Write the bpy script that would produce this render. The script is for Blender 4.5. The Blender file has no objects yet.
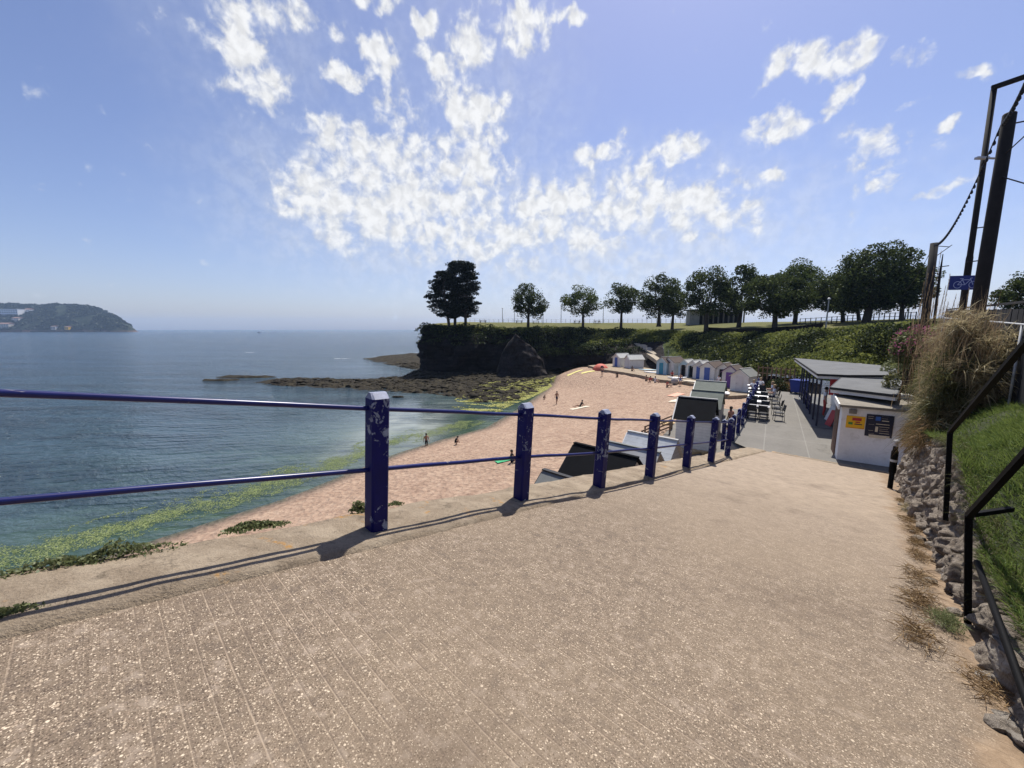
import bpy, bmesh, math, random
import numpy as np
from mathutils import Vector, Matrix, noise, Quaternion
from mathutils.bvhtree import BVHTree
from mathutils.geometry import delaunay_2d_cdt
R = math.radians
PI = math.pi
rng = random.Random(7)
nrng = np.random.default_rng(7)
SC = bpy.context.scene
COL = SC.collection
# the eye stands at the world origin; sea level lies 10.6 m lower
SEA = -10.6
PITCH = math.atan(55 / 386.0)
cP, sP = math.cos(PITCH), math.sin(PITCH)

def ray(px, py):
    x = (px - 512) / 386.0
    d = (py - 384) / 386.0
    return Vector((x, cP - d * sP, -(d * cP + sP)))

def onz(px, py, z):
    r = ray(px, py)
    return r * (z / r.z)

def at(px, py, Y):
    r = ray(px, py)
    return r * (Y / r.y)

def onplane(px, py, p0, n):
    r = ray(px, py)
    return r * (p0.dot(n) / r.dot(n))

def lerp(a, b, t):
    return a + (b - a) * t

def interp(x, xs, ys):
    return float(np.interp(x, xs, ys))

# ------------------------------------------------------------------ frames
U = Vector((0.682, 0.7313, 0))      # down the ramp
V = Vector((0.7313, -0.682, 0))     # across the ramp, towards the bank
GR = 0.19
def rampz(s):
    return -1.53 - GR * s
def SV(s, v, dz=0.0):
    p = U * s + V * v
    return Vector((p.x, p.y, rampz(s) + dz))
def SVz(s, v, z):
    p = U * s + V * v
    return Vector((p.x, p.y, z))
PQ = Vector((0.5593, 0.8290, 0))    # along the promenade
PN = Vector((0.8290, -0.5593, 0))   # across the promenade, to the cafe
PROM = -5.1
def NQ(n, q, z):
    p = PN * n + PQ * q
    return Vector((p.x, p.y, z))

# ------------------------------------------------------------------ materials
class NT:
    def __init__(s, name):
        s.m = bpy.data.materials.new(name)
        s.m.use_nodes = True
        s.t = s.m.node_tree
        s.t.nodes.clear()
        s.out = s.n('ShaderNodeOutputMaterial')
    def n(s, typ, **kw):
        nd = s.t.nodes.new(typ)
        for k, v in kw.items():
            if k.startswith('i_'):
                nd.inputs[k[2:].replace('_', ' ')].default_value = v
            else:
                setattr(nd, k, v)
        return nd
    def l(s, a, b):
        s.t.links.new(a, b)
    def val(s, node, key, v):
        if hasattr(v, 'is_linked') or isinstance(v, bpy.types.NodeSocket):
            s.l(v, node.inputs[key])
        else:
            node.inputs[key].default_value = v
    def pos(s, rotz=0.0, scale=(1, 1, 1)):
        g = s.n('ShaderNodeNewGeometry')
        if rotz == 0 and scale == (1, 1, 1):
            return g.outputs['Position']
        mp = s.n('ShaderNodeMapping')
        mp.inputs['Rotation'].default_value = (0, 0, rotz)
        s.l(g.outputs['Position'], mp.inputs['Vector'])
        if scale == (1, 1, 1):
            return mp.outputs[0]
        m2 = s.n('ShaderNodeVectorMath', operation='MULTIPLY')
        s.l(mp.outputs[0], m2.inputs[0])
        m2.inputs[1].default_value = scale
        return m2.outputs[0]
    def noise(s, vec, scale, detail=4, rough=0.55, dist=0.0):
        nd = s.n('ShaderNodeTexNoise')
        nd.inputs['Scale'].default_value = scale
        nd.inputs['Detail'].default_value = detail
        nd.inputs['Roughness'].default_value = rough
        nd.inputs['Distortion'].default_value = dist
        if vec is not None:
            s.l(vec, nd.inputs['Vector'])
        return nd.outputs['Fac']
    def vor(s, vec, scale, feature='F1', out='Distance'):
        nd = s.n('ShaderNodeTexVoronoi', feature=feature)
        nd.inputs['Scale'].default_value = scale
        s.l(vec, nd.inputs['Vector'])
        return nd.outputs[out]
    def ramp(s, fac, stops, interp='LINEAR'):
        nd = s.n('ShaderNodeValToRGB')
        cr = nd.color_ramp
        cr.interpolation = interp
        while len(cr.elements) > 1:
            cr.elements.remove(cr.elements[-1])
        first = True
        for p, c in stops:
            if isinstance(c, (int, float)):
                c = (c, c, c)
            e = cr.elements[0] if first else cr.elements.new(p)
            e.position = p
            e.color = (c[0], c[1], c[2], 1)
            first = False
        s.l(fac, nd.inputs['Fac'])
        return nd.outputs['Color']
    def mix(s, fac, a, b, blend='MIX'):
        nd = s.n('ShaderNodeMix', data_type='RGBA', blend_type=blend)
        s.val(nd, 'Factor', fac) if not isinstance(fac, bpy.types.NodeSocket) else s.l(fac, nd.inputs[0])
        for i, v in ((6, a), (7, b)):
            if isinstance(v, bpy.types.NodeSocket):
                s.l(v, nd.inputs[i])
            else:
                nd.inputs[i].default_value = (v[0], v[1], v[2], 1)
        return nd.outputs[2]
    def math(s, op, a, b=0.0, c=None, clamp=False):
        nd = s.n('ShaderNodeMath', operation=op, use_clamp=clamp)
        for i, v in enumerate((a, b, c)):
            if v is None:
                continue
            if isinstance(v, bpy.types.NodeSocket):
                s.l(v, nd.inputs[i])
            else:
                nd.inputs[i].default_value = v
        return nd.outputs[0]
    def maprange(s, v, a, b, c=0.0, d=1.0, smooth=False):
        nd = s.n('ShaderNodeMapRange')
        nd.interpolation_type = 'SMOOTHSTEP' if smooth else 'LINEAR'
        s.l(v, nd.inputs['Value'])
        for k, x in (('From Min', a), ('From Max', b), ('To Min', c), ('To Max', d)):
            nd.inputs[k].default_value = x
        return nd.outputs[0]
    def bump(s, h, strength=0.5, dist=0.01, normal=None):
        nd = s.n('ShaderNodeBump')
        nd.inputs['Strength'].default_value = strength
        nd.inputs['Distance'].default_value = dist
        s.l(h, nd.inputs['Height'])
        if normal is not None:
            s.l(normal, nd.inputs['Normal'])
        return nd.outputs[0]
    def attr(s, name, out='Fac'):
        nd = s.n('ShaderNodeAttribute')
        nd.attribute_name = name
        return nd.outputs[out]
    def bsdf(s, color, rough=0.7, metal=0.0, normal=None, spec=0.4, **kw):
        b = s.n('ShaderNodeBsdfPrincipled')
        if isinstance(color, bpy.types.NodeSocket):
            s.l(color, b.inputs['Base Color'])
        else:
            b.inputs['Base Color'].default_value = (*color[:3], 1)
        s.val(b, 'Roughness', rough)
        b.inputs['Metallic'].default_value = metal
        b.inputs['Specular IOR Level'].default_value = spec
        if normal is not None:
            s.l(normal, b.inputs['Normal'])
        s.l(b.outputs[0], s.out.inputs[0])
        return b

def simple(name, col, rough=0.65, var=0.25, scale=3.0, bump=0.0, metal=0.0, spec=0.35, dirt=None):
    """worn uniform surface: slow blotches and fine grain"""
    t = NT(name)
    p = t.pos()
    a = t.noise(p, scale, 5, 0.6)
    b = t.noise(p, scale * 9, 3, 0.6)
    lo = [c * (1 - var) for c in col]
    hi = [min(1, c * (1 + var * 0.8)) for c in col]
    c1 = t.ramp(a, [(0.3, lo), (0.7, hi)])
    c2 = t.mix(0.35, c1, t.ramp(b, [(0.35, lo), (0.65, hi)]))
    if dirt:
        f = t.maprange(t.noise(p, scale * 1.7, 6, 0.65), 0.55, 0.72)
        c2 = t.mix(t.math('MULTIPLY', f, 0.6), c2, dirt)
    nrm = t.bump(b, 0.6, bump) if bump else None
    t.bsdf(c2, rough, metal, nrm, spec)
    return t.m

M = {}
def leafmat(name, dark, mid, light, trans=0.3):
    t = NT(name)
    f = t.attr('tint')
    col = t.ramp(f, [(0.0, dark), (0.5, mid), (1.0, light)])
    d = t.n('ShaderNodeBsdfDiffuse')
    tr = t.n('ShaderNodeBsdfTranslucent')
    t.l(col, d.inputs[0])
    t.l(t.mix(0.5, col, [min(1, c * 1.6) for c in light]), tr.inputs[0])
    mx = t.n('ShaderNodeMixShader')
    mx.inputs[0].default_value = trans
    t.l(d.outputs[0], mx.inputs[1]); t.l(tr.outputs[0], mx.inputs[2])
    g = t.n('ShaderNodeBsdfGlossy'); g.inputs['Roughness'].default_value = 0.45
    g.inputs['Color'].default_value = (0.9, 0.95, 0.9, 1)
    m2 = t.n('ShaderNodeMixShader'); m2.inputs[0].default_value = 0.012
    t.l(mx.outputs[0], m2.inputs[1]); t.l(g.outputs[0], m2.inputs[2])
    t.l(m2.outputs[0], t.out.inputs[0])
    M[name] = t.m

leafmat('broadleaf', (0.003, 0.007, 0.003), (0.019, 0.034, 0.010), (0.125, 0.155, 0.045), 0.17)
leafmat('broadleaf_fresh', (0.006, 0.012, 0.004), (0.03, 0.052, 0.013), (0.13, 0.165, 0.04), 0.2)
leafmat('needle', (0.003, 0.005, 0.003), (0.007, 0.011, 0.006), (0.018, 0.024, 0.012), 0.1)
leafmat('scrub', (0.03, 0.045, 0.012), (0.095, 0.12, 0.026), (0.19, 0.20, 0.055), 0.35)
leafmat('dark_scrub', (0.003, 0.006, 0.002), (0.013, 0.02, 0.007), (0.07, 0.09, 0.028), 0.18)
leafmat('lawn_blade', (0.02, 0.045, 0.008), (0.07, 0.125, 0.022), (0.17, 0.205, 0.06), 0.38)
leafmat('straw', (0.04, 0.03, 0.015), (0.17, 0.135, 0.07), (0.48, 0.41, 0.25), 0.28)
leafmat('straw_green', (0.010, 0.014, 0.005), (0.04, 0.046, 0.018), (0.17, 0.165, 0.07), 0.25)
leafmat('plume', (0.17, 0.115, 0.065), (0.26, 0.18, 0.105), (0.36, 0.27, 0.165), 0.3)
leafmat('weed', (0.05, 0.066, 0.025), (0.105, 0.125, 0.05), (0.20, 0.21, 0.10), 0.3)
leafmat('dry_weed', (0.05, 0.03, 0.014), (0.145, 0.088, 0.042), (0.28, 0.195, 0.10), 0.2)
leafmat('pink_flower', (0.10, 0.025, 0.045), (0.20, 0.055, 0.10), (0.32, 0.12, 0.19), 0.3)
leafmat('seaweed', (0.09, 0.10, 0.03), (0.25, 0.25, 0.075), (0.45, 0.43, 0.17), 0.1)
leafmat('pale_weed', (0.06, 0.09, 0.035), (0.135, 0.17, 0.065), (0.27, 0.30, 0.14), 0.1)
leafmat('hill_scrub', (0.006, 0.011, 0.008), (0.014, 0.022, 0.013), (0.035, 0.043, 0.024), 0.15)
M['bark'] = simple('bark', (0.055, 0.042, 0.032), 0.9, 0.4, 6, 0.02)
M['pole_wood'] = simple('pole_wood', (0.016, 0.014, 0.013), 0.85, 0.4, 5, 0.006)

# ramp concrete: exposed aggregate with tamped cross grooves
def ramp_mat():
    t = NT('ramp_concrete')
    p = t.pos(rotz=-math.atan2(U.y, U.x))       # x = down the ramp, y = across
    sp = t.n('ShaderNodeSeparateXYZ'); t.l(p, sp.inputs[0])
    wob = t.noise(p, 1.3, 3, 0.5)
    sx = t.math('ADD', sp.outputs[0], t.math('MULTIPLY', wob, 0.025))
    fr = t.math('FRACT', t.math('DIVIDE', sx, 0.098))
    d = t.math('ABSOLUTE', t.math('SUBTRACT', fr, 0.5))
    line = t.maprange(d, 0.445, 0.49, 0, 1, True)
    big = t.noise(p, 0.55, 4, 0.6)
    wear = t.maprange(t.noise(p, 2.6, 5, 0.62), 0.34, 0.56)
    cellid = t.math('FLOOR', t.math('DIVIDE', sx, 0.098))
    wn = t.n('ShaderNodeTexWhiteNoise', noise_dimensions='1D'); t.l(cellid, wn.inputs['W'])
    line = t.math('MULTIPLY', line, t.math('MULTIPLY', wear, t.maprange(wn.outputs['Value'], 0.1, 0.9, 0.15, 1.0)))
    base = t.ramp(big, [(0.28, (0.116, 0.085, 0.056)), (0.5, (0.140, 0.103, 0.070)), (0.75, (0.171, 0.127, 0.088))])
    fine = t.noise(p, 140, 3, 0.7)
    base = t.mix(0.6, base, t.ramp(fine, [(0.35, (0.069, 0.049, 0.032)), (0.65, (0.218, 0.166, 0.116))]))
    # pebbles of three sizes
    dn = t.maprange(t.noise(p, 1.7, 4, 0.6), 0.3, 0.7)
    c = base; peb = None
    for sc_, hi_, lo_, s0, s1, k_ in ((150, .55, .25, .25, .55, .85), (92, .72, .36, .22, .52, .95), (55, .95, .80, .16, .46, 1.0)):
        v1 = t.n('ShaderNodeTexVoronoi'); v1.inputs['Scale'].default_value = sc_; t.l(p, v1.inputs['Vector'])
        s1n = t.n('ShaderNodeSeparateColor'); t.l(v1.outputs['Color'], s1n.inputs[0])
        pick = t.math('GREATER_THAN', s1n.outputs[0], t.maprange(dn, 0, 1, hi_, lo_))
        sz = t.maprange(s1n.outputs[1], 0, 1, s0, s1)
        disk = t.maprange(t.math('SUBTRACT', sz, v1.outputs['Distance']), -0.04, 0.08)
        pk = t.math('MULTIPLY', t.math('MULTIPLY', pick, disk), k_)
        pc = t.ramp(s1n.outputs[2], [(0.0, (0.159, 0.116, 0.081)), (0.3, (0.257, 0.191, 0.135)), (0.65, (0.364, 0.285, 0.202)), (0.95, (0.586, 0.482, 0.357))])
        c = t.mix(pk, c, pc)
        peb = pk if peb is None else t.math('MAXIMUM', peb, pk)
    v2 = t.n('ShaderNodeTexVoronoi'); v2.inputs['Scale'].default_value = 110; t.l(p, v2.inputs['Vector'])
    s2 = t.n('ShaderNodeSeparateColor'); t.l(v2.outputs['Color'], s2.inputs[0])
    dk = t.math('MULTIPLY', t.math('GREATER_THAN', s2.outputs[0], 0.72), t.math('LESS_THAN', v2.outputs['Distance'], 0.45))
    c = t.mix(t.math('MULTIPLY', dk, 0.9), c, (0.058, 0.038, 0.024))
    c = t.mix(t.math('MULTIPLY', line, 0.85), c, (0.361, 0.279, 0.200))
    mot = t.noise(p, 11, 5, 0.7)
    c = t.mix(t.maprange(mot, 0.52, 0.68, 0.0, 0.55), c, (0.074, 0.055, 0.043))
    c = t.mix(t.maprange(mot, 0.46, 0.34, 0.0, 0.45), c, (0.318, 0.256, 0.199))
    # paler in random patches, and paler again towards the lower end
    sm = t.math('MULTIPLY', t.maprange(t.noise(p, 0.35, 3, 0.5), 0.4, 0.65), 0.35)
    c = t.mix(sm, c, (0.218, 0.165, 0.109))
    lowend = t.math('MULTIPLY', t.maprange(sp.outputs[0], 4.0, 10.5), 0.68)
    c = t.mix(lowend, c, t.ramp(t.noise(p, 5, 5, 0.65), [(0.3, (0.233, 0.180, 0.131)), (0.7, (0.382, 0.305, 0.226))]))
    # tyre darkening and stains
    st = t.maprange(t.noise(p, 0.9, 6, 0.7, 0.6), 0.56, 0.70)
    c = t.mix(t.math('MULTIPLY', st, 0.5), c, (0.089, 0.062, 0.042))
    # silt and dirt along the wall foot
    dv = t.math('ADD', sp.outputs[1], t.math('MULTIPLY', t.math('SUBTRACT', t.noise(p, 1.1, 6, 0.7), 0.5), -0.9))
    df = t.maprange(dv, -0.72, -0.50, 1.0, 0.0, True)
    c = t.mix(t.math('MULTIPLY', df, 0.85), c, t.ramp(t.noise(p, 6, 6, 0.72), [(0.3, (0.107, 0.069, 0.041)), (0.52, (0.214, 0.146, 0.088)), (0.72, (0.320, 0.231, 0.147))]))
    h = t.math('ADD', t.math('MULTIPLY', peb, 0.5), t.math('MULTIPLY', fine, 0.5))
    h = t.math('SUBTRACT', h, t.math('MULTIPLY', line, 1.0))
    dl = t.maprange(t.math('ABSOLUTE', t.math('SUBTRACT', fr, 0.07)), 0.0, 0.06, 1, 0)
    c = t.mix(t.math('MULTIPLY', t.math('MULTIPLY', dl, t.maprange(wear, 0, 1, 0.4, 1)), 0.42), c, (0.075, 0.053, 0.038))  # dark band beside each groove line: groove shadow put into the colour
    t.bsdf(c, 0.78, 0, t.bump(h, 0.55, 0.006), 0.3)
    M['ramp'] = t.m
ramp_mat()

def coping_mat():
    t = NT('coping_concrete')
    p = t.pos()
    a = t.noise(p, 2.2, 6, 0.65)
    c = t.ramp(a, [(0.3, (0.187, 0.142, 0.095)), (0.5, (0.248, 0.194, 0.134)), (0.72, (0.309, 0.248, 0.174))])
    f = t.noise(p, 70, 4, 0.7)
    c = t.mix(0.5, c, t.ramp(f, [(0.35, (0.141, 0.104, 0.068)), (0.68, (0.337, 0.270, 0.196))]))
    v = t.vor(p, 7.0, 'DISTANCE_TO_EDGE'); vm_ = t.noise(p, 3.2, 4, 0.6)
    c = t.mix(t.math('MULTIPLY', t.maprange(v, 0.0, 0.035, 1, 0), t.maprange(vm_, 0.5, 0.6, 0, 0.7)), c, (0.077, 0.058, 0.040))
    c = t.mix(t.maprange(t.noise(p, 3.1, 5, 0.7), 0.46, 0.62, 0.0, 0.55), c, (0.396, 0.323, 0.235))
    lich = t.maprange(t.noise(p, 1.9, 4, 0.6, 0.4), 0.62, 0.68)
    lich = t.math('MULTIPLY', lich, t.maprange(t.noise(p, 25, 3, 0.6), 0.42, 0.58))
    c = t.mix(t.math('MULTIPLY', lich, 0.8), c, (0.393, 0.198, 0.043))
    dk = t.maprange(t.noise(p, 6.5, 5, 0.7, 0.5), 0.56, 0.68)
    c = t.mix(t.math('MULTIPLY', dk, 0.65), c, (0.094, 0.074, 0.051))
    t.bsdf(c, 0.85, 0, t.bump(t.math('ADD', f, t.noise(p, 14, 4, 0.6)), 1.0, 0.022), 0.25)
    M['coping'] = t.m
coping_mat()
M['gutter'] = simple('gutter_dirt', (0.23, 0.168, 0.112), 0.95, 0.35, 4.5, 0.008, dirt=(0.11, 0.075, 0.05))

def prom_mat():
    t = NT('promenade_concrete')
    p = t.pos(rotz=-math.atan2(PQ.y, PQ.x))
    a = t.noise(p, 0.8, 6, 0.65)
    c = t.ramp(a, [(0.3, (0.121, 0.113, 0.100)), (0.7, (0.176, 0.164, 0.144))])
    c = t.mix(0.4, c, t.ramp(t.noise(p, 22, 5, 0.7), [(0.35, (0.101, 0.094, 0.082)), (0.65, (0.203, 0.191, 0.168))]))
    sp = t.n('ShaderNodeSeparateXYZ'); t.l(p, sp.inputs[0])
    for ax, step, w in ((0, 3.1, 0.492), (1, 1.55, 0.486)):
        fr = t.math('ABSOLUTE', t.math('SUBTRACT', t.math('FRACT', t.math('DIVIDE', sp.outputs[ax], step)), 0.5))
        ln = t.math('GREATER_THAN', fr, w)
        c = t.mix(t.math('MULTIPLY', ln, 0.55), c, (0.234, 0.222, 0.199))
    st = t.maprange(t.noise(t.pos(scale=(1.2, 1.2, 1)), 1.3, 5, 0.7, 1.0), 0.57, 0.7)
    c = t.mix(t.math('MULTIPLY', st, 0.5), c, (0.070, 0.066, 0.058))
    t.bsdf(c, 0.85, 0, t.bump(t.noise(p, 60, 3, 0.6), 0.4, 0.005), 0.25)
    M['prom'] = t.m
prom_mat()

def sand_mat():
    t = NT('beach_sand')
    p = t.pos()
    d = t.attr('shore')          # metres above the waterline, along the beach
    c = t.ramp(t.noise(p, 0.25, 5, 0.6), [(0.3, (0.306, 0.207, 0.144)), (0.7, (0.374, 0.265, 0.188))])
    c = t.mix(0.45, c, t.ramp(t.noise(p, 2.6, 5, 0.7), [(0.36, (0.224, 0.142, 0.097)), (0.64, (0.434, 0.324, 0.237))]))
    c = t.mix(t.maprange(t.noise(p, 1.1, 6, 0.75, 0.5), 0.46, 0.64, 0.0, 0.7), c, (0.22, 0.142, 0.10))
    c = t.mix(t.maprange(t.noise(p, 7, 4, 0.7), 0.56, 0.70, 0.0, 0.5), c, (0.20, 0.125, 0.085))
    # tracks and wrack lines lying along the shore
    pm = t.pos(rotz=R(-58), scale=(0.25, 2.4, 1))
    w = t.maprange(t.noise(pm, 1.1, 5, 0.65), 0.52, 0.66)
    c = t.mix(t.math('MULTIPLY', w, 0.45), c, (0.194, 0.123, 0.083))
    wet = t.maprange(d, 0.25, 2.2, 1, 0, True)
    c = t.mix(t.math('MULTIPLY', wet, 0.8), c, (0.098, 0.067, 0.044))
    alg = t.math('MULTIPLY', t.maprange(d, -0.2, 1.0, 1, 0), t.maprange(t.noise(p, 1.2, 4, 0.6), 0.35, 0.5))
    c = t.mix(t.math('MULTIPLY', alg, 0.85), c, (0.026, 0.049, 0.023))
    rg = t.maprange(d, 0.2, 2.0, 0.45, 0.9)
    hh = t.math('ADD', t.noise(p, 2.4, 5, 0.65), t.math('MULTIPLY', t.vor(p, 3.2), 0.6))
    t.bsdf(c, rg, 0, t.bump(hh, 1.0, 0.20), 0.25)
    M['sand'] = t.m
sand_mat()

def sea_mat():
    t = NT('sea_water')
    p = t.pos()
    d = t.attr('shore')          # metres out from the waterline
    deep = t.ramp(t.maprange(d, 0, 160), [(0.0, (0.055, 0.085, 0.05)), (0.018, (0.02, 0.045, 0.022)), (0.03, (0.05, 0.08, 0.052)),
                                       (0.055, (0.052, 0.084, 0.078)), (0.12, (0.044, 0.074, 0.086)), (0.35, (0.036, 0.076, 0.108)),
                                       (1.0, (0.030, 0.072, 0.125))])
    # weed beds show through the shallows; one fixed pale patch lies inshore
    pt = t.maprange(t.noise(p, 0.09, 5, 0.6), 0.5, 0.66)
    sh = t.maprange(d, 5, 60, 0.55, 0.0)
    deep = t.mix(t.math('MULTIPLY', pt, sh), deep, (0.016, 0.036, 0.03))
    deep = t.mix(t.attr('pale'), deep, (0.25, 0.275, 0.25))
    big = t.noise(t.pos(rotz=R(20), scale=(0.25, 1, 1)), 0.012, 4, 0.6)
    deep = t.mix(t.maprange(big, 0.45, 0.65, 0, 0.4), deep, (0.020, 0.045, 0.070))
    pw = t.pos(rotz=R(35), scale=(1.0, 2.6, 1))
    w1 = t.noise(pw, 0.55, 4, 0.62, 0.6)
    w2 = t.noise(t.pos(rotz=R(10), scale=(1.0, 2.0, 1)), 2.6, 3, 0.6, 0.3)
    wl = t.n('ShaderNodeTexWave', wave_type='BANDS', bands_direction='Y')
    wl.inputs['Scale'].default_value = 0.30; wl.inputs['Distortion'].default_value = 5.0
    wl.inputs['Detail'].default_value = 3; wl.inputs['Detail Scale'].default_value = 0.6
    t.l(t.pos(rotz=R(-14)), wl.inputs['Vector'])
    h = t.math('ADD', t.math('MULTIPLY', w1, 1.15), t.math('MULTIPLY', w2, 0.30))
    h = t.math('ADD', h, t.math('MULTIPLY', wl.outputs['Fac'], 0.24))
    stk = t.noise(t.pos(rotz=R(4), scale=(0.16, 1, 1)), 0.16, 6, 0.68, 0.4)
    stk2 = t.noise(t.pos(rotz=R(-9), scale=(0.3, 1, 1)), 0.9, 4, 0.65)
    mod = t.math('ADD', t.maprange(stk, 0.32, 0.68, 0.35, 1.9), t.maprange(stk2, 0.3, 0.7, -0.5, 0.5))
    h = t.math('MULTIPLY', h, mod)
    deep = t.mix(t.maprange(t.math('ADD', t.math('MULTIPLY', stk, 0.6), t.math('MULTIPLY', stk2, 0.4)), 0.44, 0.58, 0.0, 0.7), deep, (0.014, 0.028, 0.040))
    calm = t.attr('calm')        # 0 in the lee of the reef
    h = t.math('MULTIPLY', h, calm)
    nrm = t.bump(h, 1.0, 0.75)
    b = t.bsdf(deep, t.maprange(calm, 0.1, 1.0, 0.06, 0.16), 0, nrm, 0.5)
    b.inputs['IOR'].default_value = 1.333
    M['sea'] = t.m
sea_mat()

def rock_mat(name, lo, mid, hi, sc=0.6, strata=0.0, bumpd=0.15):
    t = NT(name)
    p = t.pos()
    a = t.noise(p, sc, 7, 0.68, 0.3)
    c = t.ramp(a, [(0.28, lo), (0.5, mid), (0.72, hi)])
    if strata:
        ps = t.pos(scale=(0.15, 0.15, 1.6))
        c = t.mix(strata, c, t.ramp(t.noise(ps, 1.2, 5, 0.6), [(0.35, lo), (0.65, hi)]))
    v = t.vor(p, sc * 2.3, 'DISTANCE_TO_EDGE')
    crack = t.maprange(v, 0.0, 0.07, 1, 0)
    c = t.mix(t.math('MULTIPLY', crack, 0.5), c, [x * 0.4 for x in lo])
    h = t.math('ADD', t.noise(p, sc * 3.5, 6, 0.65), t.math('MULTIPLY', v, 0.5))
    t.bsdf(c, 0.9, 0, t.bump(h, 0.9, bumpd), 0.2)
    M[name] = t.m
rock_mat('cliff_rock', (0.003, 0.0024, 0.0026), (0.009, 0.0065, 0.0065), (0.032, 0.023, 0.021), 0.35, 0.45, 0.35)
rock_mat('slab_rock', (0.008, 0.0065, 0.0065), (0.02, 0.016, 0.0155), (0.048, 0.039, 0.037), 0.4, 0.3, 0.3)
rock_mat('reef_rock', (0.008, 0.0065, 0.004), (0.022, 0.017, 0.009), (0.06, 0.05, 0.026), 0.8, 0.0, 0.3)
rock_mat('hill_rock', (0.10, 0.06, 0.05), (0.15, 0.095, 0.08), (0.22, 0.15, 0.13), 0.03, 0.4, 1.0)

def stone_mat():
    t = NT('rubble_stone')
    p = t.pos()
    f = t.attr('tint')
    c = t.ramp(f, [(0.0, (0.10, 0.077, 0.057)), (0.3, (0.20, 0.16, 0.122)), (0.65, (0.33, 0.275, 0.22)), (1.0, (0.56, 0.51, 0.44))])
    c = t.mix(0.55, c, t.ramp(t.noise(p, 9, 6, 0.7), [(0.33, (0.085, 0.066, 0.052)), (0.66, (0.46, 0.40, 0.33))]))
    lich = t.maprange(t.noise(p, 4.5, 5, 0.65), 0.60, 0.70)
    c = t.mix(t.math('MULTIPLY', lich, 0.6), c, (0.52, 0.49, 0.44))
    pit = t.maprange(t.noise(p, 13, 5, 0.7, 0.6), 0.36, 0.47, 1, 0)
    c = t.mix(t.math('MULTIPLY', pit, 0.6), c, (0.05, 0.04, 0.032))
    hh = t.math('ADD', t.noise(p, 20, 7, 0.75), t.math('MULTIPLY', t.noise(p, 6, 3, 0.6), 1.2))
    t.bsdf(c, 0.95, 0, t.bump(hh, 1.0, 0.07), 0.1)
    M['stone'] = t.m
stone_mat()
M['mortar'] = simple('mortar', (0.15, 0.115, 0.085), 0.95, 0.4, 9, 0.02)
M['soil'] = simple('bank_soil', (0.028, 0.034, 0.012), 0.95, 0.4, 4, 0.02)

def park_mat():
    t = NT('park_grass')
    p = t.pos()
    c = t.ramp(t.noise(p, 0.10, 5, 0.6), [(0.3, (0.07, 0.078, 0.024)), (0.55, (0.115, 0.112, 0.038)), (0.75, (0.17, 0.15, 0.062))])
    c = t.mix(0.4, c, t.ramp(t.noise(p, 1.8, 5, 0.7), [(0.35, (0.05, 0.062, 0.016)), (0.65, (0.16, 0.145, 0.056))]))
    t.bsdf(c, 0.95, 0, t.bump(t.noise(p, 5, 4, 0.7), 0.8, 0.12), 0.15)
    M['park'] = t.m
    t = NT('slope_soil')
    p = t.pos()
    c = t.ramp(t.noise(p, 0.5, 5, 0.65), [(0.3, (0.02, 0.03, 0.01)), (0.6, (0.05, 0.065, 0.018)), (0.8, (0.12, 0.11, 0.045))])
    t.bsdf(c, 0.95, 0, t.bump(t.noise(p, 3, 5, 0.7), 0.9, 0.25), 0.15)
    M['slope'] = t.m
    t = NT('far_hill')
    p = t.pos()
    c = t.ramp(t.noise(p, 0.035, 6, 0.72), [(0.33, (0.008, 0.014, 0.010)), (0.52, (0.02, 0.03, 0.018)), (0.70, (0.07, 0.07, 0.045))])
    sp = t.n('ShaderNodeSeparateXYZ'); t.l(p, sp.inputs[0])
    hgt = t.math('ADD', sp.outputs[2], t.math('MULTIPLY', t.noise(p, 0.02, 4, 0.6), 26))
    rockf = t.maprange(hgt, 12, 4)
    c = t.mix(t.math('MULTIPLY', rockf, 0.8), c, t.ramp(t.noise(p, 0.05, 5, 0.7), [(0.35, (0.07, 0.045, 0.04)), (0.65, (0.20, 0.13, 0.11))]))
    t.bsdf(c, 0.95, 0, t.bump(t.noise(p, 0.08, 5, 0.7), 1.0, 6.0), 0.1)
    M['hill'] = t.m
park_mat()

def chipped(name, col, chip, amount=0.62, rough=0.38, spec=0.4):
    t = NT(name)
    p = t.pos()
    c = t.mix(0.5, col, t.ramp(t.noise(p, 5, 5, 0.65), [(0.3, [x * 0.65 for x in col]), (0.7, [x * 1.35 for x in col])]))
    a = t.noise(p, 4.0, 2, 0.5)
    b = t.noise(p, 11, 5, 0.66, 1.2)
    f = t.maprange(t.math('ADD', t.math('MULTIPLY', a, 0.45), t.math('MULTIPLY', b, 0.55)), amount - 0.012, amount + 0.012)
    cc = t.ramp(t.noise(p, 30, 4, 0.7), [(0.35, [x * 0.6 for x in chip]), (0.65, chip)])
    c = t.mix(f, c, cc)
    t.bsdf(c, t.maprange(f, 0, 1, rough, 0.85), 0, t.bump(f, 0.8, -0.003), spec)
    M[name] = t.m
chipped('blue_paint', (0.0035, 0.0045, 0.078), (0.30, 0.32, 0.38), 0.583, 0.5, 0.2)
chipped('blue_rail', (0.008, 0.011, 0.085), (0.33, 0.31, 0.32), 0.645, 0.3)
chipped('black_iron', (0.004, 0.004, 0.0045), (0.03, 0.022, 0.018), 0.68, 0.65, 0.08)
M['cap_grey'] = simple('cap_skylit', (0.20, 0.22, 0.30), 0.6, 0.4, 12)  # post caps paler than the shafts, sky light painted into their colour
M['white_wall'] = simple('white_wall', (0.72, 0.71, 0.70), 0.8, 0.10, 1.6, 0.004, dirt=(0.45, 0.43, 0.40))
M['grey_wall'] = simple('grey_render', (0.32, 0.31, 0.30), 0.85, 0.25, 1.2, 0.006, dirt=(0.18, 0.17, 0.15))
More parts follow.
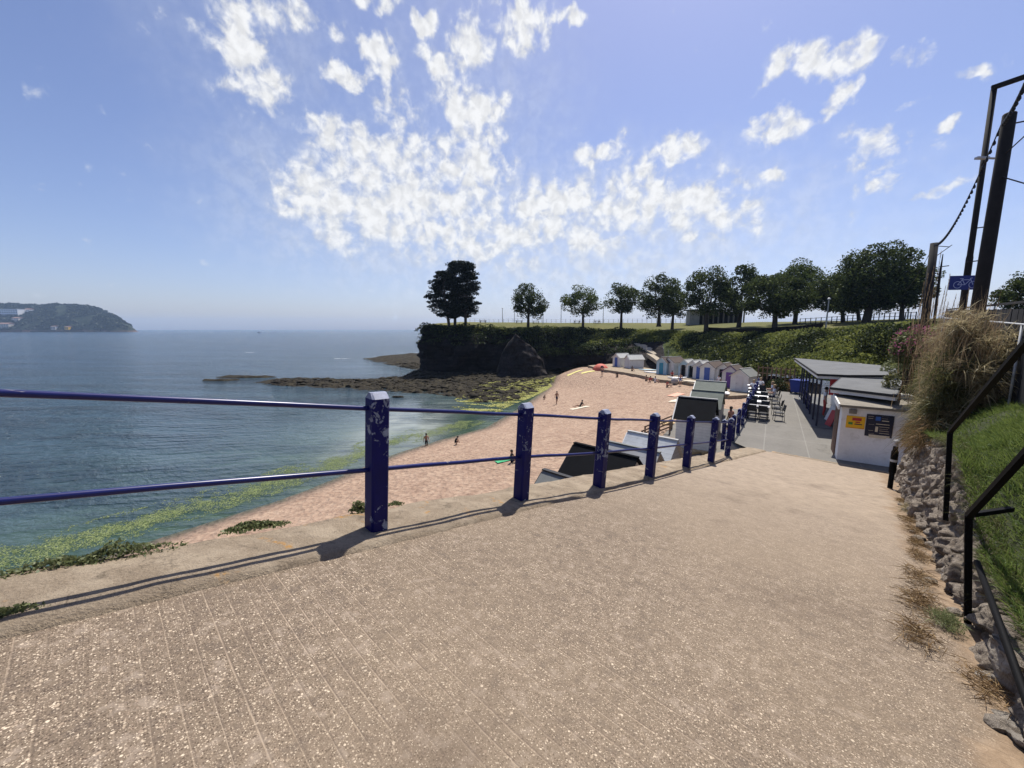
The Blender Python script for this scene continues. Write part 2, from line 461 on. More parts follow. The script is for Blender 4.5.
M['felt'] = simple('roof_felt', (0.115, 0.118, 0.12), 0.9, 0.25, 1.3, 0.004, dirt=(0.16, 0.155, 0.14))
M['felt_brown'] = simple('roof_felt_brown', (0.20, 0.178, 0.145), 0.9, 0.3, 2.0, 0.004, dirt=(0.10, 0.09, 0.07))
M['felt_black'] = simple('roof_felt_black', (0.008, 0.0085, 0.010), 0.9, 0.3, 2.0, 0.003, spec=0.08)
M['fascia_black'] = simple('fascia_black', (0.012, 0.012, 0.013), 0.5, 0.3, 3)
M['fascia_white'] = simple('fascia_white', (0.66, 0.65, 0.63), 0.6, 0.15, 3)
M['dark'] = simple('dark_interior', (0.012, 0.012, 0.014), 0.9, 0.3, 2)
M['brick'] = simple('brick_brown', (0.13, 0.07, 0.045), 0.9, 0.45, 9, 0.006)
M['red'] = simple('red_board', (0.42, 0.03, 0.04), 0.5, 0.2, 4)
M['yellow'] = simple('yellow_board', (0.75, 0.42, 0.015), 0.45, 0.1, 4)
M['navy'] = simple('navy_board', (0.012, 0.016, 0.04), 0.4, 0.3, 4)
M['green'] = simple('green_print', (0.05, 0.22, 0.04), 0.5, 0.2, 6)
M['cream'] = simple('cream_print', (0.62, 0.55, 0.42), 0.6, 0.2, 8)
M['blue_bin'] = simple('blue_plastic', (0.015, 0.035, 0.22), 0.45, 0.2, 3)
M['sign_blue'] = simple('sign_blue', (0.012, 0.022, 0.17), 0.4, 0.12, 3)
M['sign_white'] = simple('sign_pale', (0.36, 0.40, 0.62), 0.4, 0.1, 3)
M['tyre'] = simple('black_rubber', (0.012, 0.012, 0.012), 0.8, 0.2, 5)
M['steel'] = simple('galvanised', (0.32, 0.33, 0.34), 0.45, 0.25, 6, metal=0.4)
M['table_white'] = simple('table_white', (0.78, 0.78, 0.76), 0.45, 0.06, 3)
M['table_grey'] = simple('table_grey', (0.30, 0.30, 0.30), 0.5, 0.1, 3)
M['chair_black'] = simple('chair_black', (0.014, 0.014, 0.015), 0.5, 0.3, 4)
M['deck_wood'] = simple('deck_wood', (0.19, 0.13, 0.085), 0.85, 0.35, 5, 0.005)
M['pallet'] = simple('pallet_wood', (0.52, 0.37, 0.19), 0.85, 0.25, 6, 0.004)
M['hut_white'] = simple('hut_white', (0.68, 0.665, 0.63), 0.7, 0.10, 2.5, 0.003, dirt=(0.45, 0.44, 0.43))
M['hut_cream'] = simple('hut_cream', (0.62, 0.59, 0.56), 0.7, 0.12, 2.5, 0.003)
M['hut_pale_blue'] = simple('hut_pale_blue', (0.42, 0.56, 0.62), 0.6, 0.12, 2.5)
M['hut_teal'] = simple('hut_teal', (0.05, 0.26, 0.36), 0.6, 0.15, 2.5)
M['hut_blue'] = simple('hut_blue', (0.07, 0.12, 0.36), 0.6, 0.15, 2.5)
M['hut_purple'] = simple('hut_purple', (0.15, 0.06, 0.26), 0.6, 0.15, 2.5)
M['roof_grey'] = simple('roof_grey', (0.16, 0.165, 0.155), 0.9, 0.2, 2.0, 0.004)
M['roof_green_grey'] = simple('roof_green_grey', (0.15, 0.165, 0.14), 0.9, 0.25, 2.4, 0.004)
M['roof_brown'] = simple('roof_brown', (0.085, 0.062, 0.052), 0.9, 0.25, 2.4, 0.004)
M['ridge_pale'] = simple('ridge_pale', (0.34, 0.34, 0.33), 0.8, 0.2, 4)
M['skin'] = simple('skin', (0.44, 0.26, 0.18), 0.6, 0.1, 8)
M['skin_tan'] = simple('skin_tan', (0.30, 0.165, 0.105), 0.6, 0.1, 8)
M['hair_dark'] = simple('hair_dark', (0.02, 0.014, 0.01), 0.7, 0.3, 12)
M['hair_fair'] = simple('hair_fair', (0.30, 0.21, 0.11), 0.7, 0.3, 12)
M['cloth_white'] = simple('cloth_white', (0.70, 0.71, 0.74), 0.85, 0.1, 6)
M['cloth_navy'] = simple('cloth_navy', (0.015, 0.02, 0.05), 0.85, 0.2, 6)
M['cloth_black'] = simple('cloth_black', (0.014, 0.014, 0.015), 0.85, 0.2, 6)
M['cloth_red'] = simple('cloth_red', (0.45, 0.05, 0.04), 0.85, 0.15, 6)
M['cloth_blue'] = simple('cloth_blue', (0.05, 0.13, 0.40), 0.85, 0.15, 6)
M['cloth_green'] = simple('cloth_green', (0.05, 0.32, 0.14), 0.85, 0.15, 6)
M['cloth_peach'] = simple('cloth_peach', (0.68, 0.34, 0.24), 0.85, 0.15, 6)
M['cloth_yellow'] = simple('cloth_yellow', (0.62, 0.55, 0.20), 0.85, 0.15, 6)
M['tent_red'] = simple('tent_red', (0.50, 0.12, 0.08), 0.7, 0.15, 4)
M['boat_white'] = simple('boat_white', (0.82, 0.82, 0.82), 0.35, 0.05, 2)
M['glass_dark'] = simple('glass_dark', (0.02, 0.03, 0.04), 0.12, 0.2, 2, spec=0.6)
M['foam'] = simple('foam', (0.80, 0.84, 0.86), 0.8, 0.1, 2)
M['lime_wash'] = simple('lime_wash', (0.50, 0.47, 0.43), 0.9, 0.3, 7, 0.02, dirt=(0.22, 0.19, 0.16))
M['path'] = simple('path_gravel', (0.34, 0.29, 0.22), 0.95, 0.25, 1.5, 0.03)
M['fence_board'] = simple('fence_board', (0.014, 0.0145, 0.018), 0.85, 0.3, 4, 0.004)
M['rail_white'] = simple('rail_pale', (0.42, 0.43, 0.44), 0.5, 0.2, 4)
M['cable'] = simple('cable_black', (0.012, 0.012, 0.013), 0.6, 0.2, 4)
M['ramp_wall'] = simple('sea_wall', (0.215, 0.205, 0.185), 0.9, 0.3, 1.4, 0.02, dirt=(0.11, 0.105, 0.095))
M['render_pink'] = simple('house_render', (0.62, 0.55, 0.49), 0.85, 0.1, 0.05)
M['house_roof'] = simple('house_roof', (0.20, 0.12, 0.095), 0.9, 0.2, 0.05)

# shiplap boards for hut walls: horizontal laps modelled in the bump
def shiplap(name, col):
    t = NT(name)
    g = t.n('ShaderNodeNewGeometry'); sp = t.n('ShaderNodeSeparateXYZ'); t.l(g.outputs['Position'], sp.inputs[0])
    fr = t.math('FRACT', t.math('DIVIDE', sp.outputs[2], 0.16))
    c = t.ramp(t.noise(t.pos(), 3, 5, 0.65), [(0.3, [x * 0.85 for x in col]), (0.7, [min(1, x * 1.08) for x in col])])
    gap = t.math('GREATER_THAN', fr, 0.93)
    c = t.mix(t.math('MULTIPLY', gap, 0.55), c, [x * 0.35 for x in col])
    t.bsdf(c, 0.7, 0, t.bump(fr, 0.8, 0.02), 0.35)
    M[name] = t.m
shiplap('ship_white', (0.68, 0.66, 0.63))
shiplap('ship_grey', (0.40, 0.40, 0.39))
shiplap('ship_pale', (0.47, 0.49, 0.50))
# ------------------------------------------------------------------ objects
def wmat(o):
    m = o.matrix_basis.copy()
    while o.parent is not None:
        o = o.parent
        m = o.matrix_basis @ m
    return m

def tag(o, label=None, cat=None, group=None, kind=None):
    if label: o['label'] = label
    if cat: o['category'] = cat
    if group: o['group'] = group
    if kind: o['kind'] = kind
    return o

def thing(name, loc, rz, label, cat, group=None):
    o = bpy.data.objects.new(name, None)
    o.empty_display_size = 0.3
    COL.objects.link(o)
    o.location = loc
    o.rotation_euler = (0, 0, rz)
    return tag(o, label, cat, group)

def link_mesh(name, me, mats, parent=None, world=True):
    o = bpy.data.objects.new(name, me)
    COL.objects.link(o)
    for m in (mats if isinstance(mats, (list, tuple)) else [mats]):
        me.materials.append(M[m] if isinstance(m, str) else m)
    if parent is not None:
        o.parent = parent
        if world:
            me.transform(wmat(parent).inverted())
    return o

def tubes_frame(d):
    d = d.normalized()
    a = Vector((0, 0, 1)) if abs(d.z) < 0.9 else Vector((1, 0, 0))
    x = d.cross(a).normalized()
    return x, d.cross(x).normalized()

class MB:
    def __init__(s):
        s.v = []; s.f = []; s.mi = []; s.m = 0
    def add(s, vs, fs):
        b = len(s.v)
        s.v += [tuple(p) for p in vs]
        s.f += [tuple(b + i for i in f) for f in fs]
        s.mi += [s.m] * len(fs)
        return s
    def box(s, c, size, rz=0.0, rot=None):
        hx, hy, hz = [k / 2 for k in size]
        m = rot if rot is not None else Matrix.Rotation(rz, 3, 'Z')
        c = Vector(c)
        vs = [c + m @ Vector((x * hx, y * hy, z * hz)) for x in (-1, 1) for y in (-1, 1) for z in (-1, 1)]
        return s.add(vs, [(0, 1, 3, 2), (4, 6, 7, 5), (0, 4, 5, 1), (2, 3, 7, 6), (0, 2, 6, 4), (1, 5, 7, 3)])
    def beam(s, a, b, w, h, up=Vector((0, 0, 1))):
        a, b = Vector(a), Vector(b)
        d = (b - a).normalized()
        x = d.cross(up).normalized(); y = x.cross(d).normalized()
        vs = []
        for p in (a, b):
            for i, j in ((-1, -1), (1, -1), (1, 1), (-1, 1)):
                vs.append(p + x * (w / 2 * i) + y * (h / 2 * j))
        return s.add(vs, [(3, 2, 1, 0), (4, 5, 6, 7), (0, 1, 5, 4), (1, 2, 6, 5), (2, 3, 7, 6), (3, 0, 4, 7)])
    def tube(s, path, rad, n=8, cap=True):
        path = [Vector(p) for p in path]
        if not isinstance(rad, (list, tuple)):
            rad = [rad] * len(path)
        b = []
        px = None
        for i, p in enumerate(path):
            d = path[min(i + 1, len(path) - 1)] - path[max(i - 1, 0)]
            x, y = tubes_frame(d)
            if px is not None:
                x = (px - d.normalized() * px.dot(d.normalized())).normalized()
                y = d.normalized().cross(x)
            px = x
            b += [p + (x * math.cos(2 * PI * k / n) + y * math.sin(2 * PI * k / n)) * rad[i] for k in range(n)]
        fs = []
        for i in range(len(path) - 1):
            for k in range(n):
                a0 = i * n + k; a1 = i * n + (k + 1) % n
                fs.append((a0, a1, a1 + n, a0 + n))
        if cap:
            fs.append(tuple(range(n - 1, -1, -1)))
            fs.append(tuple((len(path) - 1) * n + k for k in range(n)))
        return s.add(b, fs)
    def prism(s, poly, off):
        """polygon (list of points) extruded by the vector off"""
        n = len(poly)
        poly = [Vector(p) for p in poly]; off = Vector(off)
        vs = poly + [p + off for p in poly]
        fs = [tuple(range(n)), tuple(range(2 * n - 1, n - 1, -1))]
        for i in range(n):
            j = (i + 1) % n
            fs.append((j, i, i + n, j + n))
        return s.add(vs, fs)
    def poly(s, pts):
        return s.add(pts, [tuple(range(len(pts)))])
    def lathe(s, prof, c, n=12):
        c = Vector(c); vs = []; fs = []
        for r, z in prof:
            vs += [c + Vector((r * math.cos(2 * PI * k / n), r * math.sin(2 * PI * k / n), z)) for k in range(n)]
        for i in range(len(prof) - 1):
            for k in range(n):
                a0 = i * n + k; a1 = i * n + (k + 1) % n
                fs.append((a0, a1, a1 + n, a0 + n))
        fs.append(tuple(range(n - 1, -1, -1))); fs.append(tuple((len(prof) - 1) * n + k for k in range(n)))
        return s.add(vs, fs)
    def build(s, name, mats, parent=None, smooth=False, bevel=0.0, world=True):
        me = bpy.data.meshes.new(name)
        me.from_pydata(s.v, [], s.f)
        me.polygons.foreach_set('material_index', s.mi)
        bm = bmesh.new(); bm.from_mesh(me)
        bmesh.ops.recalc_face_normals(bm, faces=bm.faces[:])
        if bevel > 0:
            bmesh.ops.bevel(bm, geom=bm.edges[:], offset=bevel, segments=2, affect='EDGES', clamp_overlap=True)
        bm.to_mesh(me); bm.free()
        if smooth:
            me.polygons.foreach_set('use_smooth', [True] * len(me.polygons))
        return link_mesh(name, me, mats, parent, world)

def np_mesh(name, verts, faces, tint=None, smooth=False):
    """verts (N,3), faces (F,k) arrays -> mesh; tint is one value per face"""
    me = bpy.data.meshes.new(name)
    verts = np.asarray(verts, dtype=np.float32); faces = np.asarray(faces, dtype=np.int32)
    F, k = faces.shape
    me.vertices.add(len(verts)); me.vertices.foreach_set('co', verts.ravel())
    me.loops.add(F * k); me.loops.foreach_set('vertex_index', faces.ravel())
    me.polygons.add(F)
    me.polygons.foreach_set('loop_start', np.arange(0, F * k, k, dtype=np.int32))
    if smooth:
        me.polygons.foreach_set('use_smooth', np.ones(F, dtype=bool))
    me.update(calc_edges=True)
    if tint is not None:
        a = me.attributes.new('tint', 'FLOAT', 'FACE')
        a.data.foreach_set('value', np.asarray(tint, dtype=np.float32))
    return me

def join_np(parts):
    vs, fs, ts = [], [], []
    b = 0
    for v, f, t in parts:
        vs.append(v); fs.append(f + b); ts.append(t); b += len(v)
    return np.concatenate(vs), np.concatenate(fs), np.concatenate(ts)

def unit(n):
    d = nrng.normal(size=(n, 3))
    return d / np.linalg.norm(d, axis=1, keepdims=True)

def leaf_quads(P, size, up=0.35, aspect=0.6, tint=None, normal=None):
    """a diamond leaf at every point of P, turned at random, favouring faces that look up"""
    n = len(P)
    size = np.broadcast_to(np.asarray(size, dtype=float), (n,))[:, None]
    nr = unit(n)
    nr[:, 2] += up
    if normal is not None:
        nr = nr + normal
    nr /= np.linalg.norm(nr, axis=1, keepdims=True)
    a = np.cross(nr, unit(n)); a /= np.linalg.norm(a, axis=1, keepdims=True) + 1e-9
    b = np.cross(nr, a)
    v = np.stack([P - a * size * 0.5, P + b * size * 0.5 * aspect - a * size * 0.08, P + a * size * 0.5, P - b * size * 0.5 * aspect - a * size * 0.08], axis=1).reshape(-1, 3)
    f = np.arange(n * 4).reshape(n, 4)
    t = nrng.uniform(0, 1, n) if tint is None else tint
    return v, f, t

def blades(P, D, L, W, droop=0.3, tint=None, seg=3):
    """grass blades: root P, unit direction D, length L, width W; bend over by droop"""
    n = len(P)
    L = np.broadcast_to(np.asarray(L, dtype=float), (n,))
    W = np.broadcast_to(np.asarray(W, dtype=float), (n,))
    droop = np.broadcast_to(np.asarray(droop, dtype=float), (n,))
    side = np.cross(D, unit(n)); side /= np.linalg.norm(side, axis=1, keepdims=True) + 1e-9
    vs = []
    for k in range(seg + 1):
        u = k / seg
        c = P + D * (L * u)[:, None]
        c[:, 2] -= L * droop * u * u
        w = (W * (1 - u * 0.92))[:, None] * 0.5
        vs.append(c - side * w); vs.append(c + side * w)
    v = np.stack(vs, axis=1).reshape(-1, 3)
    m = 2 * (seg + 1)
    base = (np.arange(n) * m)[:, None]
    f = np.concatenate([base + np.array([[2 * k, 2 * k + 1, 2 * k + 3, 2 * k + 2]]) for k in range(seg)], axis=1).reshape(-1, 4)
    t = nrng.uniform(0, 1, n) if tint is None else tint
    return v, f, np.repeat(t, seg)

def grid_mesh(name, xs_fn, nu, nv, mats, parent=None, smooth=True, attrs=None, closed=False):
    vs = np.zeros((nu * nv, 3), dtype=np.float32)
    for i in range(nu):
        for j in range(nv):
            vs[i * nv + j] = xs_fn(i, j)
    i, j = np.meshgrid(np.arange(nu - 1), np.arange(nv - 1), indexing='ij')
    a = (i * nv + j).ravel()
    f = np.stack([a, a + nv, a + nv + 1, a + 1], axis=1)
    me = np_mesh(name, vs, f, smooth=smooth)
    if attrs:
        for k, fn in attrs.items():
            at_ = me.attributes.new(k, 'FLOAT', 'POINT')
            at_.data.foreach_set('value', np.array([fn(p) for p in vs], dtype=np.float32))
    bm = bmesh.new(); bm.from_mesh(me)
    bmesh.ops.recalc_face_normals(bm, faces=bm.faces[:])
    up = sum(f.normal.z * f.calc_area() for f in bm.faces)
    if up < 0:
        bmesh.ops.reverse_faces(bm, faces=bm.faces[:])
    bm.to_mesh(me); bm.free()
    return link_mesh(name, me, mats, parent)

def fbm(p, sc, oct_=4):
    return noise.fractal(Vector(p) * sc, 1.0, 2.0, oct_)

def in_poly(x, y, poly):
    c = False
    n = len(poly)
    for i in range(n):
        x1, y1 = poly[i][0], poly[i][1]; x2, y2 = poly[i - 1][0], poly[i - 1][1]
        if (y1 > y) != (y2 > y) and x < (x2 - x1) * (y - y1) / (y2 - y1) + x1:
            c = not c
    return c

def seg_dist(x, y, poly, closed=True):
    """distance to a polyline, and the signed side (positive to its right) of the nearest piece"""
    best = 1e18; side = 1
    n = len(poly)
    for i in range(n if closed else n - 1):
        ax, ay = poly[i][0], poly[i][1]; bx, by = poly[(i + 1) % n][0], poly[(i + 1) % n][1]
        dx, dy = bx - ax, by - ay
        t = max(0, min(1, ((x - ax) * dx + (y - ay) * dy) / (dx * dx + dy * dy + 1e-12)))
        ex, ey = x - ax - dx * t, y - ay - dy * t
        d = ex * ex + ey * ey
        if d < best - 1e-9:
            best = d
            side = -1 if dx * (y - ay) - dy * (x - ax) > 0 else 1
    return math.sqrt(best), side

# ------------------------------------------------------------------ camera, sun, sky
cam = bpy.data.cameras.new('camera'); camo = bpy.data.objects.new('camera', cam)
COL.objects.link(camo); SC.camera = camo
cam.sensor_width = 36.0; cam.lens = 386.0 / 1024 * 36
cam.clip_start = 0.05; cam.clip_end = 30000
camo.location = (0, 0, 0); camo.rotation_euler = (PI / 2 - PITCH, 0, 0)
SUN_AZ, SUN_EL = 27.0, 63.0
sd = bpy.data.lights.new('sun', 'SUN'); so = bpy.data.objects.new('sun', sd); COL.objects.link(so)
sd.energy = 5.0; sd.angle = R(0.53); sd.color = (1.0, 0.955, 0.88)
tosun = Vector((math.sin(R(SUN_AZ)) * math.cos(R(SUN_EL)), math.cos(R(SUN_AZ)) * math.cos(R(SUN_EL)), math.sin(R(SUN_EL))))
so.rotation_euler = tosun.to_track_quat('Z', 'Y').to_euler(); so.location = tosun * 200

def build_world():
    w = bpy.data.worlds.new('World'); SC.world = w; w.use_nodes = True
    t = w.node_tree; t.nodes.clear()
    def N(typ, **kw):
        nd = t.nodes.new(typ)
        for k, v in kw.items(): setattr(nd, k, v)
        return nd
    def L(a, b): t.links.new(a, b)
    def mth(op, a, b=0.0, clamp=False):
        nd = N('ShaderNodeMath', operation=op, use_clamp=clamp)
        for i, v in enumerate((a, b)):
            if isinstance(v, bpy.types.NodeSocket): L(v, nd.inputs[i])
            else: nd.inputs[i].default_value = v
        return nd.outputs[0]
    def vm(op, a, b):
        nd = N('ShaderNodeVectorMath', operation=op)
        for i, v in enumerate((a, b)):
            if isinstance(v, bpy.types.NodeSocket): L(v, nd.inputs[i])
            else: nd.inputs[i].default_value = v
        return nd
    def mr(v, a, b, c=0.0, d=1.0, sm=True):
        nd = N('ShaderNodeMapRange'); nd.interpolation_type = 'SMOOTHSTEP' if sm else 'LINEAR'
        L(v, nd.inputs['Value'])
        for k, x in (('From Min', a), ('From Max', b), ('To Min', c), ('To Max', d)): nd.inputs[k].default_value = x
        return nd.outputs[0]
    def nz(vec, sc, det, ro, dist=0.0):
        nd = N('ShaderNodeTexNoise'); L(vec, nd.inputs['Vector'])
        nd.inputs['Scale'].default_value = sc; nd.inputs['Detail'].default_value = det
        nd.inputs['Roughness'].default_value = ro; nd.inputs['Distortion'].default_value = dist
        return nd.outputs['Fac']
    def nz_col(vec, sc, det):
        nd = N('ShaderNodeTexNoise'); L(vec, nd.inputs['Vector']); nd.inputs['Scale'].default_value = sc; nd.inputs['Detail'].default_value = det
        return nd.outputs['Color']
    sky = N('ShaderNodeTexSky', sky_type='NISHITA'); sky.sun_disc = False
    sky.sun_elevation = R(SUN_EL); sky.sun_rotation = R(SUN_AZ)
    sky.altitude = 0; sky.air_density = 1.0; sky.dust_density = 1.0; sky.ozone_density = 2.5
    tint = N('ShaderNodeMix', data_type='RGBA', blend_type='MULTIPLY'); tint.inputs[0].default_value = 1.0
    L(sky.outputs[0], tint.inputs[6]); tint.inputs[7].default_value = (*SKY_TINT, 1)
    g = N('ShaderNodeTexCoord').outputs['Generated']
    sp = N('ShaderNodeSeparateXYZ'); L(g, sp.inputs[0])
    az = mth('MULTIPLY', mth('ARCTAN2', sp.outputs[0], sp.outputs[1]), 180 / PI)
    el = mth('MULTIPLY', mth('ARCSINE', sp.outputs[2]), 180 / PI)
    cb = N('ShaderNodeCombineXYZ'); L(az, cb.inputs[0]); L(el, cb.inputs[1])
    ae = cb.outputs[0]
    # the cloud deck as a flat layer high above: x/z, y/z
    zz = mth('ADD', sp.outputs[2], 0.10)
    pc = N('ShaderNodeCombineXYZ'); L(mth('DIVIDE', sp.outputs[0], zz), pc.inputs[0]); L(mth('DIVIDE', sp.outputs[1], zz), pc.inputs[1])
    deck = pc.outputs[0]
    warp = N('ShaderNodeTexNoise'); L(ae, warp.inputs['Vector']); warp.inputs['Scale'].default_value = 0.35; warp.inputs['Detail'].default_value = 4
    wv = vm('SUBTRACT', warp.outputs['Color'], (0.5, 0.5, 0.5)).outputs[0]
    aew = vm('ADD', ae, vm('MULTIPLY', wv, (5.0, 4.5, 0)).outputs[0]).outputs[0]
    # patches of cloud, each by compass bearing and height (degrees)
    total = None
    for cx, cy, rx, ry, amp in CLOUDS:
        r = ray(cx, cy).normalized()
        a0 = math.degrees(math.atan2(r.x, r.y)); e0 = math.degrees(math.asin(r.z))
        rr = ray(cx + rx, cy).normalized(); rl = ray(cx - rx, cy).normalized()
        da = (math.degrees(math.atan2(rr.x, rr.y)) - math.degrees(math.atan2(rl.x, rl.y))) / 2
        ru = ray(cx, cy - ry).normalized(); rd = ray(cx, cy + ry).normalized()
        de = math.degrees(math.asin(ru.z) - math.asin(rd.z)) / 2
        s = vm('MULTIPLY', vm('SUBTRACT', aew, (a0, e0, 0)).outputs[0], (1 / da, 1 / de, 0))
        ln = N('ShaderNodeVectorMath', operation='LENGTH'); L(s.outputs[0], ln.inputs[0])
        f = mr(ln.outputs['Value'], 1.5, 0.25, 0.0, amp)
        total = f if total is None else mth('MAXIMUM', total, f)
    n1 = nz(ae, 0.36, 7, 0.58, 0.5)
    n2 = nz(ae, 0.75, 5, 0.55, 0.4)
    vwarp = vm('ADD', ae, vm('MULTIPLY', vm('SUBTRACT', nz_col(ae, 0.8, 3), (0.5, 0.5, 0.5)).outputs[0], (2.2, 2.0, 0)).outputs[0]).outputs[0]
    vo = N('ShaderNodeTexVoronoi', feature='SMOOTH_F1'); vo.inputs['Scale'].default_value = 0.46; vo.inputs['Smoothness'].default_value = 0.25; L(vwarp, vo.inputs['Vector'])
    bil = mth('SUBTRACT', 0.95, mth('MULTIPLY', vo.outputs['Distance'], 0.95))
    n3 = nz(ae, 2.3, 4, 0.6, 0.1)
    n = mth('ADD', mth('ADD', mth('MULTIPLY', n1, 0.42), mth('MULTIPLY', n2, 0.28)), mth('ADD', mth('MULTIPLY', n3, 0.05), mth('MULTIPLY', bil, 0.25)))
    dens = mth('SUBTRACT', mth('ADD', mth('MULTIPLY', total, 0.98), mth('MULTIPLY', mth('SUBTRACT', n, 0.5), 3.0)), 0.36)
    puff = mr(dens, -0.08, 0.55, 0.0, 0.97)
    # a thin veil spread low over the headland
    veil = None
    for cx, cy, rx, ry, amp in VEILS:
        r = ray(cx, cy).normalized()
        a0 = math.degrees(math.atan2(r.x, r.y)); e0 = math.degrees(math.asin(r.z))
        s = vm('MULTIPLY', vm('SUBTRACT', aew, (a0, e0, 0)).outputs[0], (386 / rx / 57.3 , 386 / ry / 57.3, 0))
        ln = N('ShaderNodeVectorMath', operation='LENGTH'); L(s.outputs[0], ln.inputs[0])
        f = mr(ln.outputs['Value'], 1.25, 0.0, 0.0, amp)
        veil = f if veil is None else mth('MAXIMUM', veil, f)
    veil = mth('MULTIPLY', veil, mr(n, 0.36, 0.58, 0.42, 0.92))
    fac = mth('SUBTRACT', 1.0, mth('MULTIPLY', mth('SUBTRACT', 1.0, puff), mth('SUBTRACT', 1.0, veil)))
    shade = mr(n2, 0.35, 0.65, 0.82, 1.0)
    cc = N('ShaderNodeMix', data_type='RGBA'); L(mr(dens, 0.0, 0.6, 0.0, 1.0), cc.inputs[0])
    cc.inputs[6].default_value = (*[c * CLOUD_B for c in (0.90, 0.935, 1.0)], 1); cc.inputs[7].default_value = (*[c * CLOUD_B * 1.12 for c in (0.985, 0.99, 1.0)], 1)
    ccs = N('ShaderNodeVectorMath', operation='SCALE'); L(cc.outputs[2], ccs.inputs[0]); L(shade, ccs.inputs['Scale'])
    mx = N('ShaderNodeMix', data_type='RGBA'); L(fac, mx.inputs[0]); L(tint.outputs[2], mx.inputs[6]); L(ccs.outputs[0], mx.inputs[7])
    bg = N('ShaderNodeBackground'); bg.inputs['Strength'].default_value = SKY_STR
    L(mx.outputs[2], bg.inputs[0])
    out = N('ShaderNodeOutputWorld'); L(bg.outputs[0], out.inputs[0])
    w.cycles.sampling_method = 'MANUAL'; w.cycles.sample_map_resolution = 512
SKY_STR = 0.085
SKY_TINT = (1.07, 1.0, 1.15)
CLOUD_B = 7.4
CLOUDS = [(232, 40, 40, 42, .95), (258, 88, 42, 32, .9), (292, 14, 55, 24, .8), (345, 80, 22, 18, .9), (380, 58, 24, 30, .95), (425, 22, 20, 16, .9),
          (378, 8, 26, 14, .7), (440, 68, 34, 28, .8), (468, 40, 28, 38, .85), (520, 28, 36, 32, .9), (470, 108, 44, 34, .95), (405, 112, 36, 24, .5),
          (330, 135, 40, 28, .75), (385, 165, 75, 42, .85), (315, 192, 48, 36, .9), (400, 212, 110, 40, .95), (468, 165, 46, 52, .9), (490, 232, 95, 40, .8),
          (345, 232, 50, 28, .7), (570, 15, 24, 13, .8), (600, 150, 28, 17, .9), (680, 148, 28, 24, .9), (556, 208, 50, 34, 1.0), (636, 196, 56, 38, .95),
          (700, 202, 56, 30, .9), (736, 216, 36, 22, .75), (596, 232, 60, 26, .75), (800, 55, 44, 22, .9), (840, 60, 40, 22, .9), (838, 95, 20, 22, .85),
          (775, 128, 32, 22, .95), (868, 155, 32, 24, .95), (885, 178, 20, 14, .8), (772, 178, 15, 12, .8), (908, 52, 20, 14, .7), (966, 76, 20, 11, .8),
          (958, 124, 18, 11, .8), (920, 103, 20, 8, .6), (850, 205, 16, 20, .55), (940, 194, 34, 7, .6), (690, 238, 60, 10, .5)]
VEILS = [(400, 215, 165, 80, .85), (560, 240, 270, 80, 1.0), (350, 195, 120, 75, .7), (660, 215, 130, 55, .7), (490, 235, 190, 60, .8), (470, 120, 120, 110, .4), (620, 272, 340, 44, .45), (640, 205, 140, 50, .45), (270, 50, 100, 70, .28), (850, 190, 130, 30, .16)]
build_world()
SC.view_settings.view_transform = 'Standard'; SC.view_settings.look = 'None'
SC.view_settings.exposure = 0.47; SC.view_settings.gamma = 1.0
SC.view_settings.use_curve_mapping = False
SC.render.engine = 'CYCLES'
SC.cycles.max_bounces = 6; SC.cycles.diffuse_bounces = 3; SC.cycles.glossy_bounces = 3
SC.cycles.transmission_bounces = 4; SC.cycles.transparent_max_bounces = 8; SC.cycles.volume_bounces = 0
SC.cycles.use_denoising = True
# ------------------------------------------------------------------ shore, sand, sea
SHORE = [(-60, -55), (-38, -12), (-21.0, 14.5), (-17.9, 18.6), (-14.5, 22.9), (-12.3, 27.3), (-9.75, 32.4), (-6.95, 36.1), (-3.0, 40.6), (1.1, 51.5), (5.5, 66), (8.0, 76), (9.5, 84), (10, 96), (10, 130)]
LEDGE = -7.3
LED = [(588, 365.5), (604, 369.5), (622, 372), (640, 375), (660, 379.5), (684, 382), (700, 384.5), (716, 390.5), (728, 396)]
LEDF = [tuple(onz(a, b, LEDGE)[:2]) for a, b in LED]
LEDB = [(31.5, 44), (34, 52), (34, 60), (31, 68), (29, 76), (27, 86)]
LEDP = LEDF + LEDB
def shore_d(x, y):
    d, s = seg_dist(x, y, SHORE, closed=False)
    return d * s
BX = [-60, -20, -6, 0, 5, 12, 20, 30, 45]
BZ = [-5.5, -2.6, -0.85, 0, .70, 1.8, 2.65, 3.2, 3.6]
def sandz(x, y):
    d = shore_d(x, y)
    z = SEA + interp(d, BX, BZ)
    if y > 36 and x > 8:
        dl = seg_dist(x, y, LEDF, closed=False)[0]
        k = max(0, min(1, 1 - dl / 10)); k = k * k * (3 - 2 * k)
        z = lerp(z, LEDGE - 0.38, k)
        if in_poly(x, y, LEDP): z = LEDGE - 0.5
    return z + (0.10 * fbm((x, y, 0), 0.22, 3) + 0.035 * fbm((x, y, 5), 1.1, 3)) * min(1, max(0, (d + 1) / 4)), d
def beach_fn(i, j):
    x = -52 + i * 0.9; y = -8 + j * 0.9
    z, d = sandz(x, y)
    # keep the sand below the concrete
    s = x * U.x + y * U.y; v = x * V.x + y * V.y
    if v > -4.4 and s > -30:
        z = min(z, rampz(max(s, -4)) - 1.0, -6.5)
    return (x, y, z)
beach = grid_mesh('beach', beach_fn, 104, 132, 'sand', attrs={'shore': lambda p: shore_d(p[0], p[1])})
tag(beach, kind='structure')
